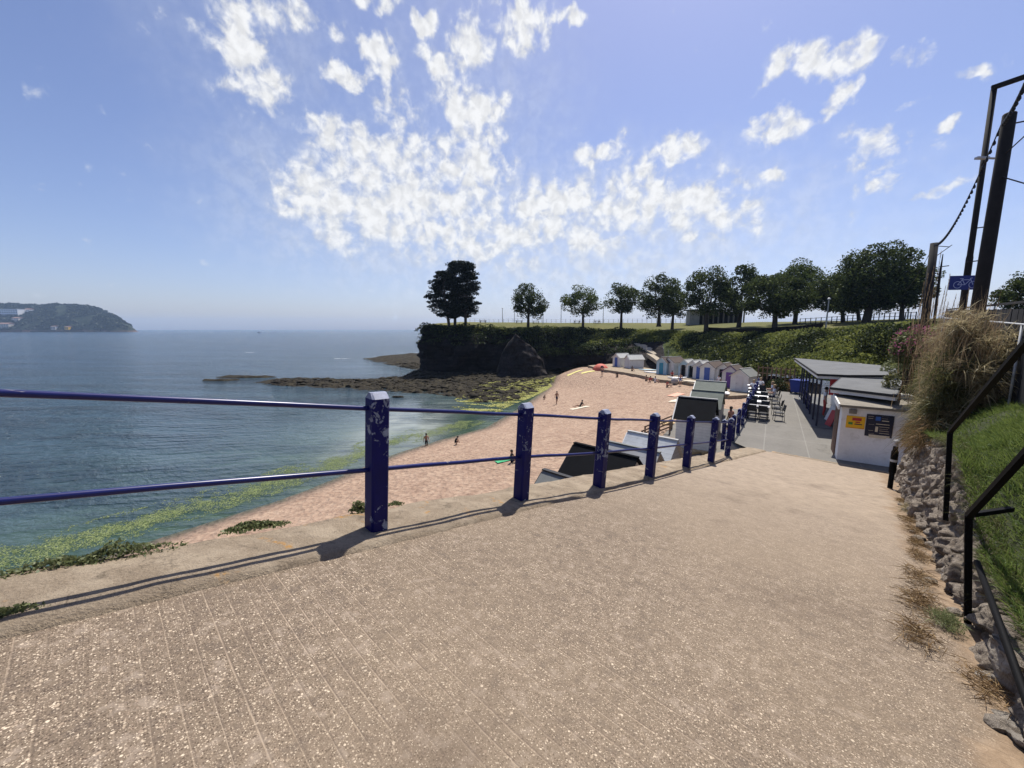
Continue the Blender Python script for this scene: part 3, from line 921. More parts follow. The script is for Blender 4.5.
def on_sand(px, py):
    r = ray(px, py); t = 5.0
    for _ in range(4000):
        p = r * t
        if p.z <= sandz(p.x, p.y)[0]:
            return Vector((p.x, p.y, sandz(p.x, p.y)[0]))
        t += 0.03
    return r * t

def px_poly(pts, z):
    return [tuple(onz(x, y, z)[:2]) for x, y in pts]
REEF = [px_poly([(256, 382), (275, 379), (300, 377.5), (345, 379.5), (398, 377.5), (418, 373.5), (432, 369), (480, 368), (540, 366), (566, 372), (556, 382), (535, 393), (512, 402), (480, 403), (455, 398), (425, 394), (395, 392), (345, 388.5), (318, 388), (300, 386.5), (272, 386)], SEA),
        px_poly([(364, 358.5), (385, 355.5), (424, 352.5), (440, 366), (428, 371), (408, 369), (392, 365.5), (374, 361.5)], SEA)]
def reef_mask(x, y):
    best = -9e9
    for P in REEF:
        d = seg_dist(x, y, P)[0]
        best = max(best, d if in_poly(x, y, P) else -d)
    return best
rx0, ry0, rst = -62.0, 44.0, 0.62
RN, RM = 130, 170
def reef_fn(i, j):
    x = rx0 + i * 0.62; y = ry0 + j * (0.55 + j * 0.0028)
    m = reef_mask(x, y) + 1.3 * fbm((x, y, 2), 0.22, 4) - 0.4
    n = fbm((x, y * 1.6, 9), 0.45, 5)
    n2 = fbm((x, y, 3), 1.3, 4)
    z = SEA + min(0.24, 0.08 * m) + 0.40 * n * min(1, max(0, m)) + 0.22 * n2 * min(1, max(0, m + 0.5)) + 0.12 * fbm((x, y, 1), 3.1, 2)
    # rises onto the cliff foot
    z += max(0, min(1.0, (y - 82) * 0.08)) if m > 0 and y < 100 else 0
    return (x, y, max(z, SEA - 2.5))
reef = grid_mesh('reef', reef_fn, RN, RM, 'reef_rock', smooth=False)
tag(reef, kind='structure')
def rocks(name, label, cx, cy, L, W, h, seed):
    """a low weedy rock that breaks the surface"""
    c = onz(cx, cy, SEA)
    def fn(i, j):
        u = i / 23 * 2 - 1; w = j / 13 * 2 - 1
        x = c.x + u * L / 2; y = c.y + w * W / 2
        e = 1 - (u * u + w * w)
        return (x, y, SEA - 0.5 + max(-0.2, min(1, e * 1.6)) * (0.45 + h) + h * 0.8 * fbm((x, y, seed), 0.55, 5) * max(0, min(1, e * 2)))
    o = grid_mesh(name, fn, 24, 14, 'reef_rock', smooth=False)
    return tag(o, label, 'rock', 'low rocks breaking the sea surface')
rocks('sea_rock', 'flat dark rock awash in the open water, leftmost of the low rocks offshore', 221, 380.2, 10, 3.4, 0.30, 1)
rocks('sea_rock', 'longer dark rock ledge in the water just right of the leftmost offshore rock', 246, 377.2, 17, 4.0, 0.34, 2)
rocks('sea_rock', 'tiny wet rock poking out of calm water right of the nearest tall blue post', 398, 397.2, 2.6, 1.3, 0.22, 3)

def sea_grid():
    rad = np.concatenate([np.linspace(9, 70, 150), np.geomspace(71, 6500, 120)])
    ang = np.linspace(R(-100), R(70), 230)
    nr, na = len(rad), len(ang)
    X = np.outer(rad, np.sin(ang)); Y = np.outer(rad, np.cos(ang))
    vs = np.stack([X, Y, np.full_like(X, SEA)], axis=2).reshape(-1, 3)
    i, j = np.meshgrid(np.arange(nr - 1), np.arange(na - 1), indexing='ij')
    a = (i * na + j).ravel()
    f = np.stack([a, a + 1, a + na + 1, a + na], axis=1)
    # leave out what lies well inside the land
    ds = np.empty(len(vs)); cs = np.empty(len(vs)); pl_ = np.zeros(len(vs))
    for k, (x, y, z) in enumerate(vs):
        if x * x + y * y > 320 ** 2:
            ds[k] = 400; cs[k] = 1.0; continue
        ds[k] = -shore_d(x, y)
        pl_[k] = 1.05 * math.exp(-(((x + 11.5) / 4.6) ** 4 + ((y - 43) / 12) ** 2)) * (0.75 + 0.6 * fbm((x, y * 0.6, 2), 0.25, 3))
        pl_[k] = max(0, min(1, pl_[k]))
        g2 = math.exp(-(((x + 32) / 26) ** 2 + ((y - 130) / 60) ** 2))
        lee = max(0, 1 - max(0, math.hypot(x + 5, y - 45) - 12) / 13)
        cs[k] = max(0.04, min(1, 0.15 + 0.012 * max(0, ds[k])) * (1 - 0.93 * lee)) if ds[k] < 90 else 1.0
        cs[k] *= 1 - 0.72 * g2
    me = np_mesh('sea', vs, f, smooth=True)
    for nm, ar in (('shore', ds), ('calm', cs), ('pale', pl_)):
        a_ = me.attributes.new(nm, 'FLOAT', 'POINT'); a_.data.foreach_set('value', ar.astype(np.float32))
    bm = bmesh.new(); bm.from_mesh(me)
    if bm.faces[0].normal.z < 0 if hasattr(bm.faces, 'ensure_lookup_table') and not bm.faces.ensure_lookup_table() else False:
        bmesh.ops.reverse_faces(bm, faces=bm.faces[:])
    bm.to_mesh(me); bm.free()
    return tag(link_mesh('sea', me, 'sea'), kind='structure')
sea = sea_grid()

# green weed floating along the beach and lying over the reef
def seaweed():
    P = []
    for k in range(len(SHORE) - 1):
        pass
    while len(P) < 48000:
        x = nrng.uniform(-30, 2); y = nrng.uniform(8, 44)
        d = shore_d(x, y)
        if not (-5.6 < d < -1.1):
            continue
        e = math.exp(-((d + 2.9) / 1.15) ** 2)
        if fbm((x, y, 1), 0.6, 4) * 0.9 + fbm((x, y, 5), 2.2, 2) * 0.5 + e * 0.7 + nrng.uniform(-0.6, 0.6) > 0.60:
            P.append((x, y, SEA + 0.012))
    P = np.array(P)
    v1 = leaf_flat(P, nrng.uniform(0.015, 0.05, len(P)))
    Q = []
    n = 0
    apoly = px_poly([(440, 404), (470, 394), (480, 384), (520, 381), (556, 379.5), (553, 386), (545, 391), (530, 398), (512, 405), (500, 412), (470, 412)], SEA)
    xs = [p[0] for p in apoly]; ys = [p[1] for p in apoly]
    while len(Q) < 22000 and n < 200000:
        n += 1
        x = nrng.uniform(min(xs), max(xs)); y = nrng.uniform(min(ys), max(ys))
        if not in_poly(x, y, apoly):
            continue
        pxx = 0.5 + 0.5 * min(1, max(-1, (x - 1) / 5))
        if fbm((x * 0.6, y * 1.3, 4), 0.5, 5) + nrng.uniform(-0.35, 0.35) > 0.36 - 0.80 * pxx:
            zz = max(SEA, reef_z(x, y), sandz(x, y)[0]) + 0.03
            Q.append((x, y, zz))
    Q = np.array(Q)
    v2 = leaf_flat(Q, nrng.uniform(0.06, 0.20, len(Q)))
    tag(link_mesh('floating_weed', np_mesh('floating_weed', *v1), 'pale_weed'), kind='stuff', label='pale yellow green weed floating in a band along the waterline', cat='seaweed')
    tag(link_mesh('seaweed', np_mesh('seaweed', *v2), 'seaweed'), kind='stuff', label='bright yellow green weed lying over the reef beside the sand', cat='seaweed')
reef_bvh = BVHTree.FromObject(reef, bpy.context.evaluated_depsgraph_get())
def reef_z(x, y):
    h = reef_bvh.ray_cast(Vector((x, y, 20)), Vector((0, 0, -1)))
    return h[0].z if h[0] else -99
def leaf_flat(P, size):
    n = len(P)
    a = nrng.uniform(0, 2 * PI, n)
    ax = np.stack([np.cos(a), np.sin(a), nrng.normal(0, 0.05, n)], axis=1); ay = np.stack([-np.sin(a), np.cos(a), nrng.normal(0, 0.05, n)], axis=1)
    s = size[:, None]
    v = np.stack([P - ax * s, P + ay * s * 0.6, P + ax * s, P - ay * s * 0.6], axis=1).reshape(-1, 3)
    return v, np.arange(4 * n).reshape(n, 4), nrng.uniform(0, 1, n)
seaweed()
def reef_boulders():
    bm = bmesh.new(); bmesh.ops.create_icosphere(bm, subdivisions=2, radius=1.0)
    bv = np.array([v.co[:] for v in bm.verts]); bf = np.array([[v.index for v in f.verts] for f in bm.faces]); bm.free()
    vs, fs = [], []; n = 0; off = 0
    rb = random.Random(8)
    while n < 2600:
        x = rb.uniform(-48, 14); y = rb.uniform(50, 118)
        if reef_mask(x, y) < 0.5: continue
        if y > 88 and x > -19: continue
        z = max(reef_z(x, y), SEA - 0.2) - 0.06
        r = rb.uniform(0.18, 0.62) * (1.5 if rb.random() < 0.12 else 1)
        q = bv * np.array([r * rb.uniform(0.9, 1.9), r * rb.uniform(0.9, 1.6), r * rb.uniform(0.25, 0.5)])
        for _ in range(5):
            nr = np.array([rb.gauss(0, 1), rb.gauss(0, 1), rb.gauss(0, 0.7)]); nr /= np.linalg.norm(nr)
            q = q - np.outer(np.maximum(q @ nr - r * rb.uniform(0.45, 0.85), 0), nr)
        q = q + np.array([rb.gauss(0, 0.05) for _ in range(len(q) * 3)]).reshape(-1, 3) * r
        a = rb.uniform(0, 2 * PI); ca, sa = math.cos(a), math.sin(a)
        q = np.stack([q[:, 0] * ca - q[:, 1] * sa, q[:, 0] * sa + q[:, 1] * ca, q[:, 2]], axis=1) + np.array([x, y, z])
        vs.append(q); fs.append(bf + off); off += len(bv); n += 1
    tag(link_mesh('reef_boulders', np_mesh('reef_boulders', np.concatenate(vs), np.concatenate(fs)), 'reef_rock'), kind='stuff', label='dark weedy boulders strewn over the reef below the cliff', cat='rocks')
reef_boulders()

# ------------------------------------------------------------------ headland, slopes, park
# (foot x, y, z), (top x, y, z)
SECT = [((-16, 132, -10.8), (-13, 130, 1.6)),
        ((-22.5, 108, -10.8), (-19.5, 107, 1.2)),
        ((-21.8, 92, -10.6), (-20.6, 91.6, 0.95)),
        ((-17.5, 89, -10.3), (-17.0, 91.3, 0.7)),
        ((-12, 88.5, -10.2), (-11.0, 91, 0.5)),
        ((-6, 89, -10.1), (-5.0, 91.5, 0.25)),
        ((0, 88, -9.8), (1.5, 92, -0.1)),
        ((5, 87, -9.4), (5.5, 93, 0.2)),
        ((11, 88, -8.8), (11, 94, 0.1)),
        ((17, 87, -8.2), (17, 96, -0.2)),
        ((21.5, 82, -7.6), (23, 97, -0.3)),
        ((24.8, 75, -7.4), (30, 96, -0.3)),
        ((27.0, 68, -7.3), (34, 88, -0.6)),
        ((31.0, 58, -7.2), (38, 74, -0.8)),
        ((31.5, 50, -6.4), (39, 64, -0.8)),
        ((29.5, 43, -5.0), (38.5, 57, -0.75)),
        ((28.5, 37, -4.7), (38.5, 51, -0.4)),
        ((28.0, 31, -4.5), (38.5, 45, -0.1)),
        ((26.5, 26, -4.4), (36, 37, 0.15)),
        ((22.5, 20.5, -4.2), (30, 28, 0.1)),
        ((18.5, 15.5, -3.8), (23, 19.5, -0.2))]
NC = 12                                  # the first twelve are cliff, the rest hillside
def section(u):
    k = min(int(u), len(SECT) - 2); f = u - k
    def cr(ix):
        p0 = Vector(SECT[max(k - 1, 0)][ix]); p1 = Vector(SECT[k][ix]); p2 = Vector(SECT[k + 1][ix]); p3 = Vector(SECT[min(k + 2, len(SECT) - 1)][ix])
        return 0.5 * (2 * p1 + (p2 - p0) * f + (2 * p0 - 5 * p1 + 4 * p2 - p3) * f * f + (3 * p1 - p0 - 3 * p2 + p3) * f ** 3)
    return cr(0), cr(1)
def face_pt(u, w, amp=1.0):
    a, b = section(u)
    a2, b2 = section(min(u + 0.05, len(SECT) - 1.001)); 
    d = (a2 - a); out = Vector((d.y, -d.x, 0))
    if out.length < 1e-6: out = Vector((0, -1, 0))
    out = -out.normalized() if out.normalized().y > 0.3 and False else out.normalized()
    cl = max(0, min(1, (NC - 0.5 - u) / 1.5))        # 1 on the cliff
    hw = lerp(w, w ** 1.6, cl) if cl > 0 else w
    p = Vector((lerp(a.x, b.x, hw), lerp(a.y, b.y, hw), lerp(a.z, b.z, w if cl > 0.5 else lerp(w, math.sin(w * PI / 2), 0.45))))
    m = math.sin(PI * min(1, w * 1.02)) ** 0.6 if 0 < w < 1 else 0
    n = (1.5 * fbm(p, 0.11, 3) + 0.9 * fbm(p, 0.4, 4)) * (1 + 0.7 * cl)
    p += out * (n * m * lerp(0.45, 1.15, cl) * amp)
    p.z += 0.35 * m * fbm(p, 0.5, 3) * (1 - cl)
    return p
def cliff_fn(i, j):
    return face_pt(min(i / 12.0, 11.999), j / 26.0)
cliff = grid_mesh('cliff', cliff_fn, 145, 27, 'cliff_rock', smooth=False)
tag(cliff, kind='structure')
def slope_fn(i, j):
    return face_pt(min(12 + i / 10.0, len(SECT) - 1.001), j / 20.0)
hillside = grid_mesh('hillside', slope_fn, 81, 21, 'slope')
tag(hillside, kind='structure')
TOPS = [section(k / 4.0)[1] for k in range(4 * (len(SECT) - 1))]
def park_fn(i, j):
    p = TOPS[i]
    k = i / (len(TOPS) - 1)
    tgt = Vector((lerp(5, 330, k ** 0.9), lerp(330, 120, k), 1.0))
    w = (j / 30.0) ** 2.0
    q = p.lerp(tgt, w)
    dist = (Vector((q.x, q.y, 0)) - Vector((p.x, p.y, 0))).length
    rise = interp(dist, [0, 3, 10, 22, 40, 80], [0, .25, 1.0, 1.75, 1.9, 1.6])
    q.z = lerp(p.z, 0.1, min(1, dist / 30)) + rise * lerp(1.0, 0.8, k) + 0.15 * fbm(q, 0.1, 3) * min(1, dist / 3)
    return q
park = grid_mesh('park_grass', park_fn, len(TOPS), 31, 'park')
tag(park, kind='structure')
DG = bpy.context.evaluated_depsgraph_get()
park_bvh = BVHTree.FromObject(park, DG); slope_bvh = BVHTree.FromObject(hillside, DG)
def ground(x, y, default=0.0):
    z = [h[0].z for h in (b.ray_cast(Vector((x, y, 40)), Vector((0, 0, -1))) for b in (park_bvh, slope_bvh)) if h[0]]
    return max(z) if z else default

# the far headland across the bay
HX = [-2350, -1990, -1860, -1800, -1730, -1645, -1600, -1538, -1480, -1422, -1400, -1385, -1366]
HH = [120, 110, 112, 106, 110, 106, 96, 74, 54, 34, 24, 15, 0]
def hill_fn(i, j):
    x = -2350 + i * 9.5
    w = j / 44.0
    y = 1400 + w * 520 * max(0.12, min(1, (-1330 - x) / 420)) - 40 * fbm((x, 0, 0), 0.004, 3)
    h = interp(x, HX, HH)
    x = x * (1 + 0.55 * (y - 1400) / 1400)
    prof = math.sin(min(1, w * 2.1) * PI / 2) ** 0.8
    z = SEA - 2 + h * prof * (1 + 0.10 * fbm((x, y, 0), 0.012, 4)) + (4.5 * fbm((x, y, 3), 0.05, 4) + 3.0 * abs(fbm((x, y, 7), 0.12, 3))) * min(1, h / 15) * min(1, w * 6)
    return (x, y, z)
hill = grid_mesh('far_hill', hill_fn, 109, 45, 'hill', smooth=False)
tag(hill, kind='structure')
hill_bvh = BVHTree.FromObject(hill, bpy.context.evaluated_depsgraph_get())
def hill_trees():
    P = []; 
    while len(P) < 9000:
        x = nrng.uniform(-2200, -1345); y = nrng.uniform(1395, 1700)
        h = hill_bvh.ray_cast(Vector((x, y, 300)), Vector((0, 0, -1)))
        if h[0] is None or h[0].z < SEA + 9 + 9 * fbm((x, y, 0), 0.02, 2): continue
        if fbm((x, y, 8), 0.012, 3) < -0.22: continue
        P.append(h[0] + Vector((0, 0, nrng.uniform(0, 4))))
    P = np.array(P)
    v, f, t = leaf_quads(P, nrng.uniform(5, 11, len(P)), up=0.6, aspect=0.9)
    tag(link_mesh('hill_woods', np_mesh('hill_woods', v, f, t), 'hill_scrub'), kind='stuff', label='dense dark green woods covering the far headland', cat='woods')
hill_trees()

# ------------------------------------------------------------------ ramp, coping, promenade
def ramp_fn(i, j):
    s = lerp(-5, 18.86, i / 120); v = lerp(-2.86, 1.35 if s < 17 else 1.6, j / 26)
    p = SV(s, v)
    p.z += 0.006 * fbm(p, 0.9, 3)
    # worn edge at the wall side and the sea side
    if v > 0.55: p.z += 0.02 * (v - 0.55)
    return p
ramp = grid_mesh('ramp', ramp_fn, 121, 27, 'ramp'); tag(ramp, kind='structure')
def cop_fn(i, j):
    s = lerp(-5, 18.7, i / 200)
    prof = [(-3.66, -0.55), (-3.62, -0.03), (-3.55, 0.035), (-3.35, 0.05), (-3.1, 0.05), (-2.95, 0.045), (-2.87, 0.03), (-2.845, -0.02)]
    v, z = prof[j]
    e = 0.05 * fbm((s, v, 0), 1.3, 4) + 0.02 * fbm((s, v, 3), 5, 3)
    p = SV(s, v + (e if j in (0, 1, 2) else e * 0.5 if j >= 6 else 0), z + (0.016 * fbm((s, v, 9), 2.2, 4) if j > 1 else 0))
    return p
tag(grid_mesh('coping', cop_fn, 201, 8, 'coping'), kind='structure')

C0 = SVz(18.80, -3.6, PROM); C1 = SVz(18.80, 1.6, PROM)
prom_pts = [C0, NQ(-1.35, 20.0, PROM), NQ(-1.28, 24, PROM), NQ(-1.15, 30, PROM), NQ(-1.0, 38.5, PROM), NQ(6.6, 38.5, PROM), NQ(6.6, 19.0, PROM), C1]
mb = MB(); mb.poly([p + Vector((0, 0, -0.004)) for p in prom_pts])
prom = mb.build('promenade', 'prom'); tag(prom, kind='structure')
# drain strip where the ramp meets the promenade
mb = MB(); d0, d1 = SVz(18.82, -2.7, PROM + 0.003), SVz(18.82, 1.2, PROM + 0.003)
mb.poly([d0, d1, d1 + U * 0.16, d0 + U * 0.16]); tag(mb.build('drain_strip', 'coping'), kind='structure')

# sea wall under the ramp and the promenade
mb = MB()
pl = [SVz(s, -3.62, 0) for s in (-5, 2, 6, 10, 14, 18.8)] + [NQ(-1.4, 20.0, 0), NQ(-1.33, 24, 0), NQ(-1.2, 30, 0), NQ(-1.05, 38.6, 0)]
tops = [rampz(s) - 0.35 for s in (-5, 2, 6, 10, 14, 18.8)] + [PROM - 0.02] * 4
n_ = []
for k in range(len(pl)):
    d = (pl[min(k + 1, len(pl) - 1)] - pl[max(k - 1, 0)]).normalized(); n_.append(Vector((-d.y, d.x, 0)))
vs = []; fs = []
for k, p in enumerate(pl):
    a = p.copy(); a.z = tops[k]; b = p + n_[k] * 0.5; b.z = -11.2
    c = p - n_[k] * 0.35; c.z = tops[k]
    vs += [c, a, b]
    if k:
        i0 = 3 * (k - 1)
        fs += [(i0, i0 + 3, i0 + 4, i0 + 1), (i0 + 1, i0 + 4, i0 + 5, i0 + 2)]
mb.add(vs, fs)
tag(mb.build('sea_wall', 'ramp_wall'), 'battered grey sea wall holding up the ramp and promenade above the huts', 'wall')

# level standing for the near huts, and the ledge under the far row
mb = MB(); tz = -6.72
mb.prism([NQ(-1.3, 20.5, tz - 1.6), NQ(-5.3, 20.9, tz - 1.6), NQ(-5.6, 36, tz - 1.6), NQ(-1.1, 37.5, tz - 1.6)], (0, 0, 1.6))
tag(mb.build('hut_terrace', 'prom'), kind='structure')
lf = [Vector((x, y, LEDGE)) for x, y in LEDF]; back = [Vector((x, y, LEDGE)) for x, y in LEDB]
mb = MB(); mb.prism([p - Vector((0, 0, 1.6)) for p in lf + back], (0, 0, 1.6))
tag(mb.build('hut_ledge', 'coping'), kind='structure')
# ------------------------------------------------------------------ blue railing along the ramp and promenade
def railing():
    pts = [(-8.2, -3.1), (-6.2, -3.1), (-4.3, -3.1), (-3.0, -3.12), (-1.15, -3.14), (1.55, -3.12), (3.5, -3.11), (5.22, -2.98), (7.1, -2.95), (9.3, -2.99), (11.25, -2.98), (13.45, -3.1)]
    base = [SV(max(s, -4.9), v, 0.03) if s > -4.9 else SV(s, v, 0.03) for s, v in pts]
    hs = [1.26] * len(pts)
    prom = [(-1.23, 20.05), (-1.13, 21.75), (-1.05, 23.7), (-0.97, 25.75), (-0.92, 27.75), (-0.88, 30.1), (-0.84, 32.3), (-0.8, 34.3), (-0.76, 36.6)]
    base += [NQ(-1.5, 18.72, PROM)] + [NQ(n, q, PROM) for n, q in prom]
    hs += [1.22] + [1.22] * len(prom)
    root = thing('blue_railing', base[5], 0, 'navy blue two-bar railing with chipped square posts along the ramp and promenade edge', 'railing')
    rl = random.Random(3)
    for k, (b, h) in enumerate(zip(base, hs)):
        d = (base[min(k + 1, len(base) - 1)] - base[max(k - 1, 0)]); az = math.atan2(d.y, d.x)
        lean = Vector((rl.uniform(-0.01, 0.01), rl.uniform(-0.01, 0.01), 0)) + (Vector((0.045, 0.01, 0)) if k < 12 else Vector((0, 0, 0)))
        w = 0.158
        tilt = Quaternion(Vector((-lean.y, lean.x, 0)).normalized() if lean.length > 1e-5 else Vector((1, 0, 0)), lean.length)
        rot = tilt.to_matrix() @ Matrix.Rotation(az, 3, 'Z')
        mb = MB()
        hw = w / 2
        def P(x, y, z): return b + rot @ Vector((x, y, z))
        # square shaft with chamfered corners and a low ridged cap
        ch = 0.018
        ring = [(-hw + ch, -hw), (hw - ch, -hw), (hw, -hw + ch), (hw, hw - ch), (hw - ch, hw), (-hw + ch, hw), (-hw, hw - ch), (-hw, -hw + ch)]
        vs = [P(x, y, -0.12) for x, y in ring] + [P(x, y, h - 0.05) for x, y in ring]
        n = 8
        fs = [tuple(range(7, -1, -1))] + [(i, (i + 1) % n, (i + 1) % n + n, i + n) for i in range(n)]
        mb.add(vs, fs)
        top = [P(x, y, h - 0.05) for x, y in ring] + [P(x * 0.92, y * 0.25, h) for x, y in ring]
        fs2 = [(i, (i + 1) % n, (i + 1) % n + n, i + n) for i in range(n)] + [tuple(range(n, 2 * n))]
        post = mb.build('post', 'blue_paint', root, bevel=0.0)
        cm = MB(); cm.add(top, fs2)
        cm.build('post_cap', 'cap_grey', post)
    for frac, nm in ((0.885, 'top_rail'), (0.452, 'lower_rail')):
        mb = MB()
        path = []
        for b, h in zip(base, hs):
            path.append(b + Vector((0.018, 0, h * frac)))
        fine = []
        for k in range(len(path) - 1):
            for q in range(4):
                p = path[k].lerp(path[k + 1], q / 4)
                if q: p += Vector((0, 0, rl.uniform(-0.006, 0.006)))
                fine.append(p)
        fine.append(path[-1])
        mb.tube(fine, 0.0205, 10)
        mb.build(nm, 'blue_rail', root, smooth=True)
railing()

# ------------------------------------------------------------------ rubble wall, grass bank, handrail
WT = ([-2, 2, 3.4, 4.3, 5.4, 6.0, 7.0, 7.8, 9, 10, 12, 14, 17, 19], [-1.75, -1.86, -1.95, -2.03, -2.10, -2.02, -1.75, -1.60, -1.72, -1.9, -2.25, -2.75, -3.45, -3.8])
def wall_v(s): return 0.83 + max(0, s - 3) * 0.011 + 0.05 * fbm((s, 0, 1), 0.6, 3)
def wall_top(s): return interp(s, *WT) + 0.06 * fbm((s, 3, 0), 1.1, 3)
def wall():
    ss = []
    s = 0.4
    while s < 17.8:
        ss.append(s); s += 0.017 + 0.0016 * max(0, s - 3)
    nv = 56
    nu = len(ss)
    vs = np.zeros((nu * nv, 3)); tint = np.zeros(nu * nv)
    for i, s in enumerate(ss):
        zb = rampz(s) - 0.04; zt = max(wall_top(s), zb + 0.22); H = zt - zb
        for j in range(nv):
            w = j / (nv - 9)
            h = min(1, w) * H
            back = max(0, w - 1)
            q = Vector((s * 2.8 + 0.25 * h, h * 4.1, 0.0))
            q = q + Vector((noise.noise(q * 0.8), noise.noise(q * 0.8 + Vector((9, 3, 1))), 0)) * 0.55 + Vector((noise.noise(q * 3.1), noise.noise(q * 3.1 + Vector((4, 7, 1))), 0)) * 0.12
            dd, pp = noise.voronoi(q)
            e = min(1, (dd[1] - dd[0]) / 0.20)
            cell = noise.cell(pp[0] * 17.3 + Vector((0.37, 0.11, 0.7)))
            cell2 = noise.cell(pp[0] * 11.9 + Vector((3.1, 5.7, 0.2)))
            k = 1 - (1 - e) ** 2
            face = (q - pp[0])
            disp = k * (0.04 + 0.095 * (cell * 0.5 + 0.5)) + k * 0.10 * (face.x * cell2 + face.y * (cell - 0.2))
            disp += 0.035 * noise.fractal(Vector((s * 5, h * 5, 1)), 0.8, 2.1, 5) + 0.018 * abs(noise.noise(Vector((s * 14, h * 14, 4))))
            disp += 0.07 * fbm((s, h, 3), 0.9, 3)
            v = wall_v(s) + 0.20 * h + back * 2.2 - disp * (1 - min(1, back * 3))
            p = SVz(s, v, zb + h - back * 1.3 + 0.03 * fbm((s, v, 0), 3, 3) * min(1, w))
            vs[i * nv + j] = p
            tint[i * nv + j] = max(0, min(1, (0.40 + 0.30 * cell + 0.12 * cell2) * (0.45 + 0.55 * k) + (0.35 if s < 5.0 and h < 0.26 else 0)))
    i, j = np.meshgrid(np.arange(nu - 1), np.arange(nv - 1), indexing='ij'); a = (i * nv + j).ravel()
    f = np.stack([a, a + nv, a + nv + 1, a + 1], axis=1)
    root = thing('stone_wall', SV(6, 0.9), 0, 'rough rubble stone wall holding up the grass bank along the right of the ramp', 'wall')
    me = np_mesh('rubble_face', vs, f, tint[a]); link_mesh('rubble_face', me, 'stone', root)
    # coping stones loose along the foot
    for k in range(16):
        s = rng.uniform(2.6, 15); r = rng.uniform(0.03, 0.07)
        bm = bmesh.new(); bmesh.ops.create_icosphere(bm, subdivisions=2, radius=r)
        for v in bm.verts:
            v.co *= 1 + 0.35 * noise.noise(v.co * (1.2 / r) + Vector((k * 7, 0, 0))); v.co.z *= 0.65
        me = bpy.data.meshes.new('fallen_stone'); bm.to_mesh(me); bm.free()
        at_ = me.attributes.new('tint', 'FLOAT', 'FACE'); at_.data.foreach_set('value', [rng.uniform(0.3, 0.9)] * len(me.polygons))
        o = link_mesh('fallen_stone', me, 'stone'); o.location = SV(s, wall_v(s) - rng.uniform(0.06, 0.22), 0.02)
        tag(o, 'small stone fallen from the rubble wall onto the dirt at its foot', 'stone', 'fallen stones at the wall foot')
wall()

FENCE_V = lambda s: 2.02 + (s - 11) * 0.018
def bank_z(s, v):
    v0 = wall_v(s) + 0.3
    zf = interp(s, [0, 8, 12, 16, 20, 26], [-1.0, -1.25, -1.42, -1.6, -1.9, -2.2])   # at the foot of the fence
    zt = wall_top(s)
    k = max(0, min(1, (v - v0) / max(0.3, FENCE_V(s) - v0)))
    return lerp(zt, zf, math.sin(k * PI / 2)) + 0.05 * fbm((s, v, 0), 1.2, 3)
def bank_fn(i, j):
    s = lerp(0.2, 24, i / 95); v = lerp(wall_v(s) + 0.18, 4.2 + s * 0.05, (j / 22) ** 1.3)
    return SVz(s, v, bank_z(s, v))
bank = grid_mesh('bank', bank_fn, 96, 23, 'soil'); tag(bank, kind='structure')

def lawn():
    P = []
    while len(P) < 42000:
        s = nrng.uniform(2.2, 14.5) if nrng.random() < 0.62 else nrng.uniform(3.5, 9.5)
        v = nrng.uniform(wall_v(s) + 0.08, FENCE_V(s) + 0.25)
        P.append(SVz(s, v, bank_z(s, v) - 0.01))
    P = np.array(P)
    n = len(P)
    D = unit(n) * 0.55 + np.array([0, 0, 1.0]) + np.array(V) * nrng.uniform(-0.55, 0.1, n)[:, None]
    D /= np.linalg.norm(D, axis=1, keepdims=True)
    clump = np.array([0.7 + 0.6 * (fbm(p, 1.7, 2) + 0.3) for p in P])
    v, f, t = blades(P, D, nrng.uniform(0.09, 0.24, n) * clump, nrng.uniform(0.006, 0.012, n), nrng.uniform(0.15, 0.75, n), np.clip(nrng.normal(0.48, 0.25, n) + 0.2 * (clump - 0.9), 0, 1))
    o = link_mesh('grass', np_mesh('grass', v, f, t), 'lawn_blade')
    tag(o, 'long green grass growing on the bank between stone wall and board fence', 'grass', kind='stuff')
    # yellowed stalks hanging over the wall edge
    P = []
    while len(P) < 2600:
        s = nrng.uniform(2.6, 10); v = wall_v(s) + nrng.uniform(0.05, 0.30)
        P.append(SVz(s, v, wall_top(s) + nrng.uniform(-0.06, 0.03)))
    P = np.array(P); n = len(P)
    D = unit(n) * 0.5 + np.array([0, 0, 0.7]) - np.array(V) * nrng.uniform(0.0, 0.8, n)[:, None]
    D /= np.linalg.norm(D, axis=1, keepdims=True)
    v, f, t = blades(P, D, nrng.uniform(0.10, 0.28, n), nrng.uniform(0.004, 0.009, n), nrng.uniform(0.4, 1.1, n))
    o = link_mesh('dry_grass', np_mesh('dry_grass', v, f, t), 'straw_green')
    tag(o, 'yellowing grass stalks hanging over the top of the stone wall', 'grass', kind='stuff')
lawn()

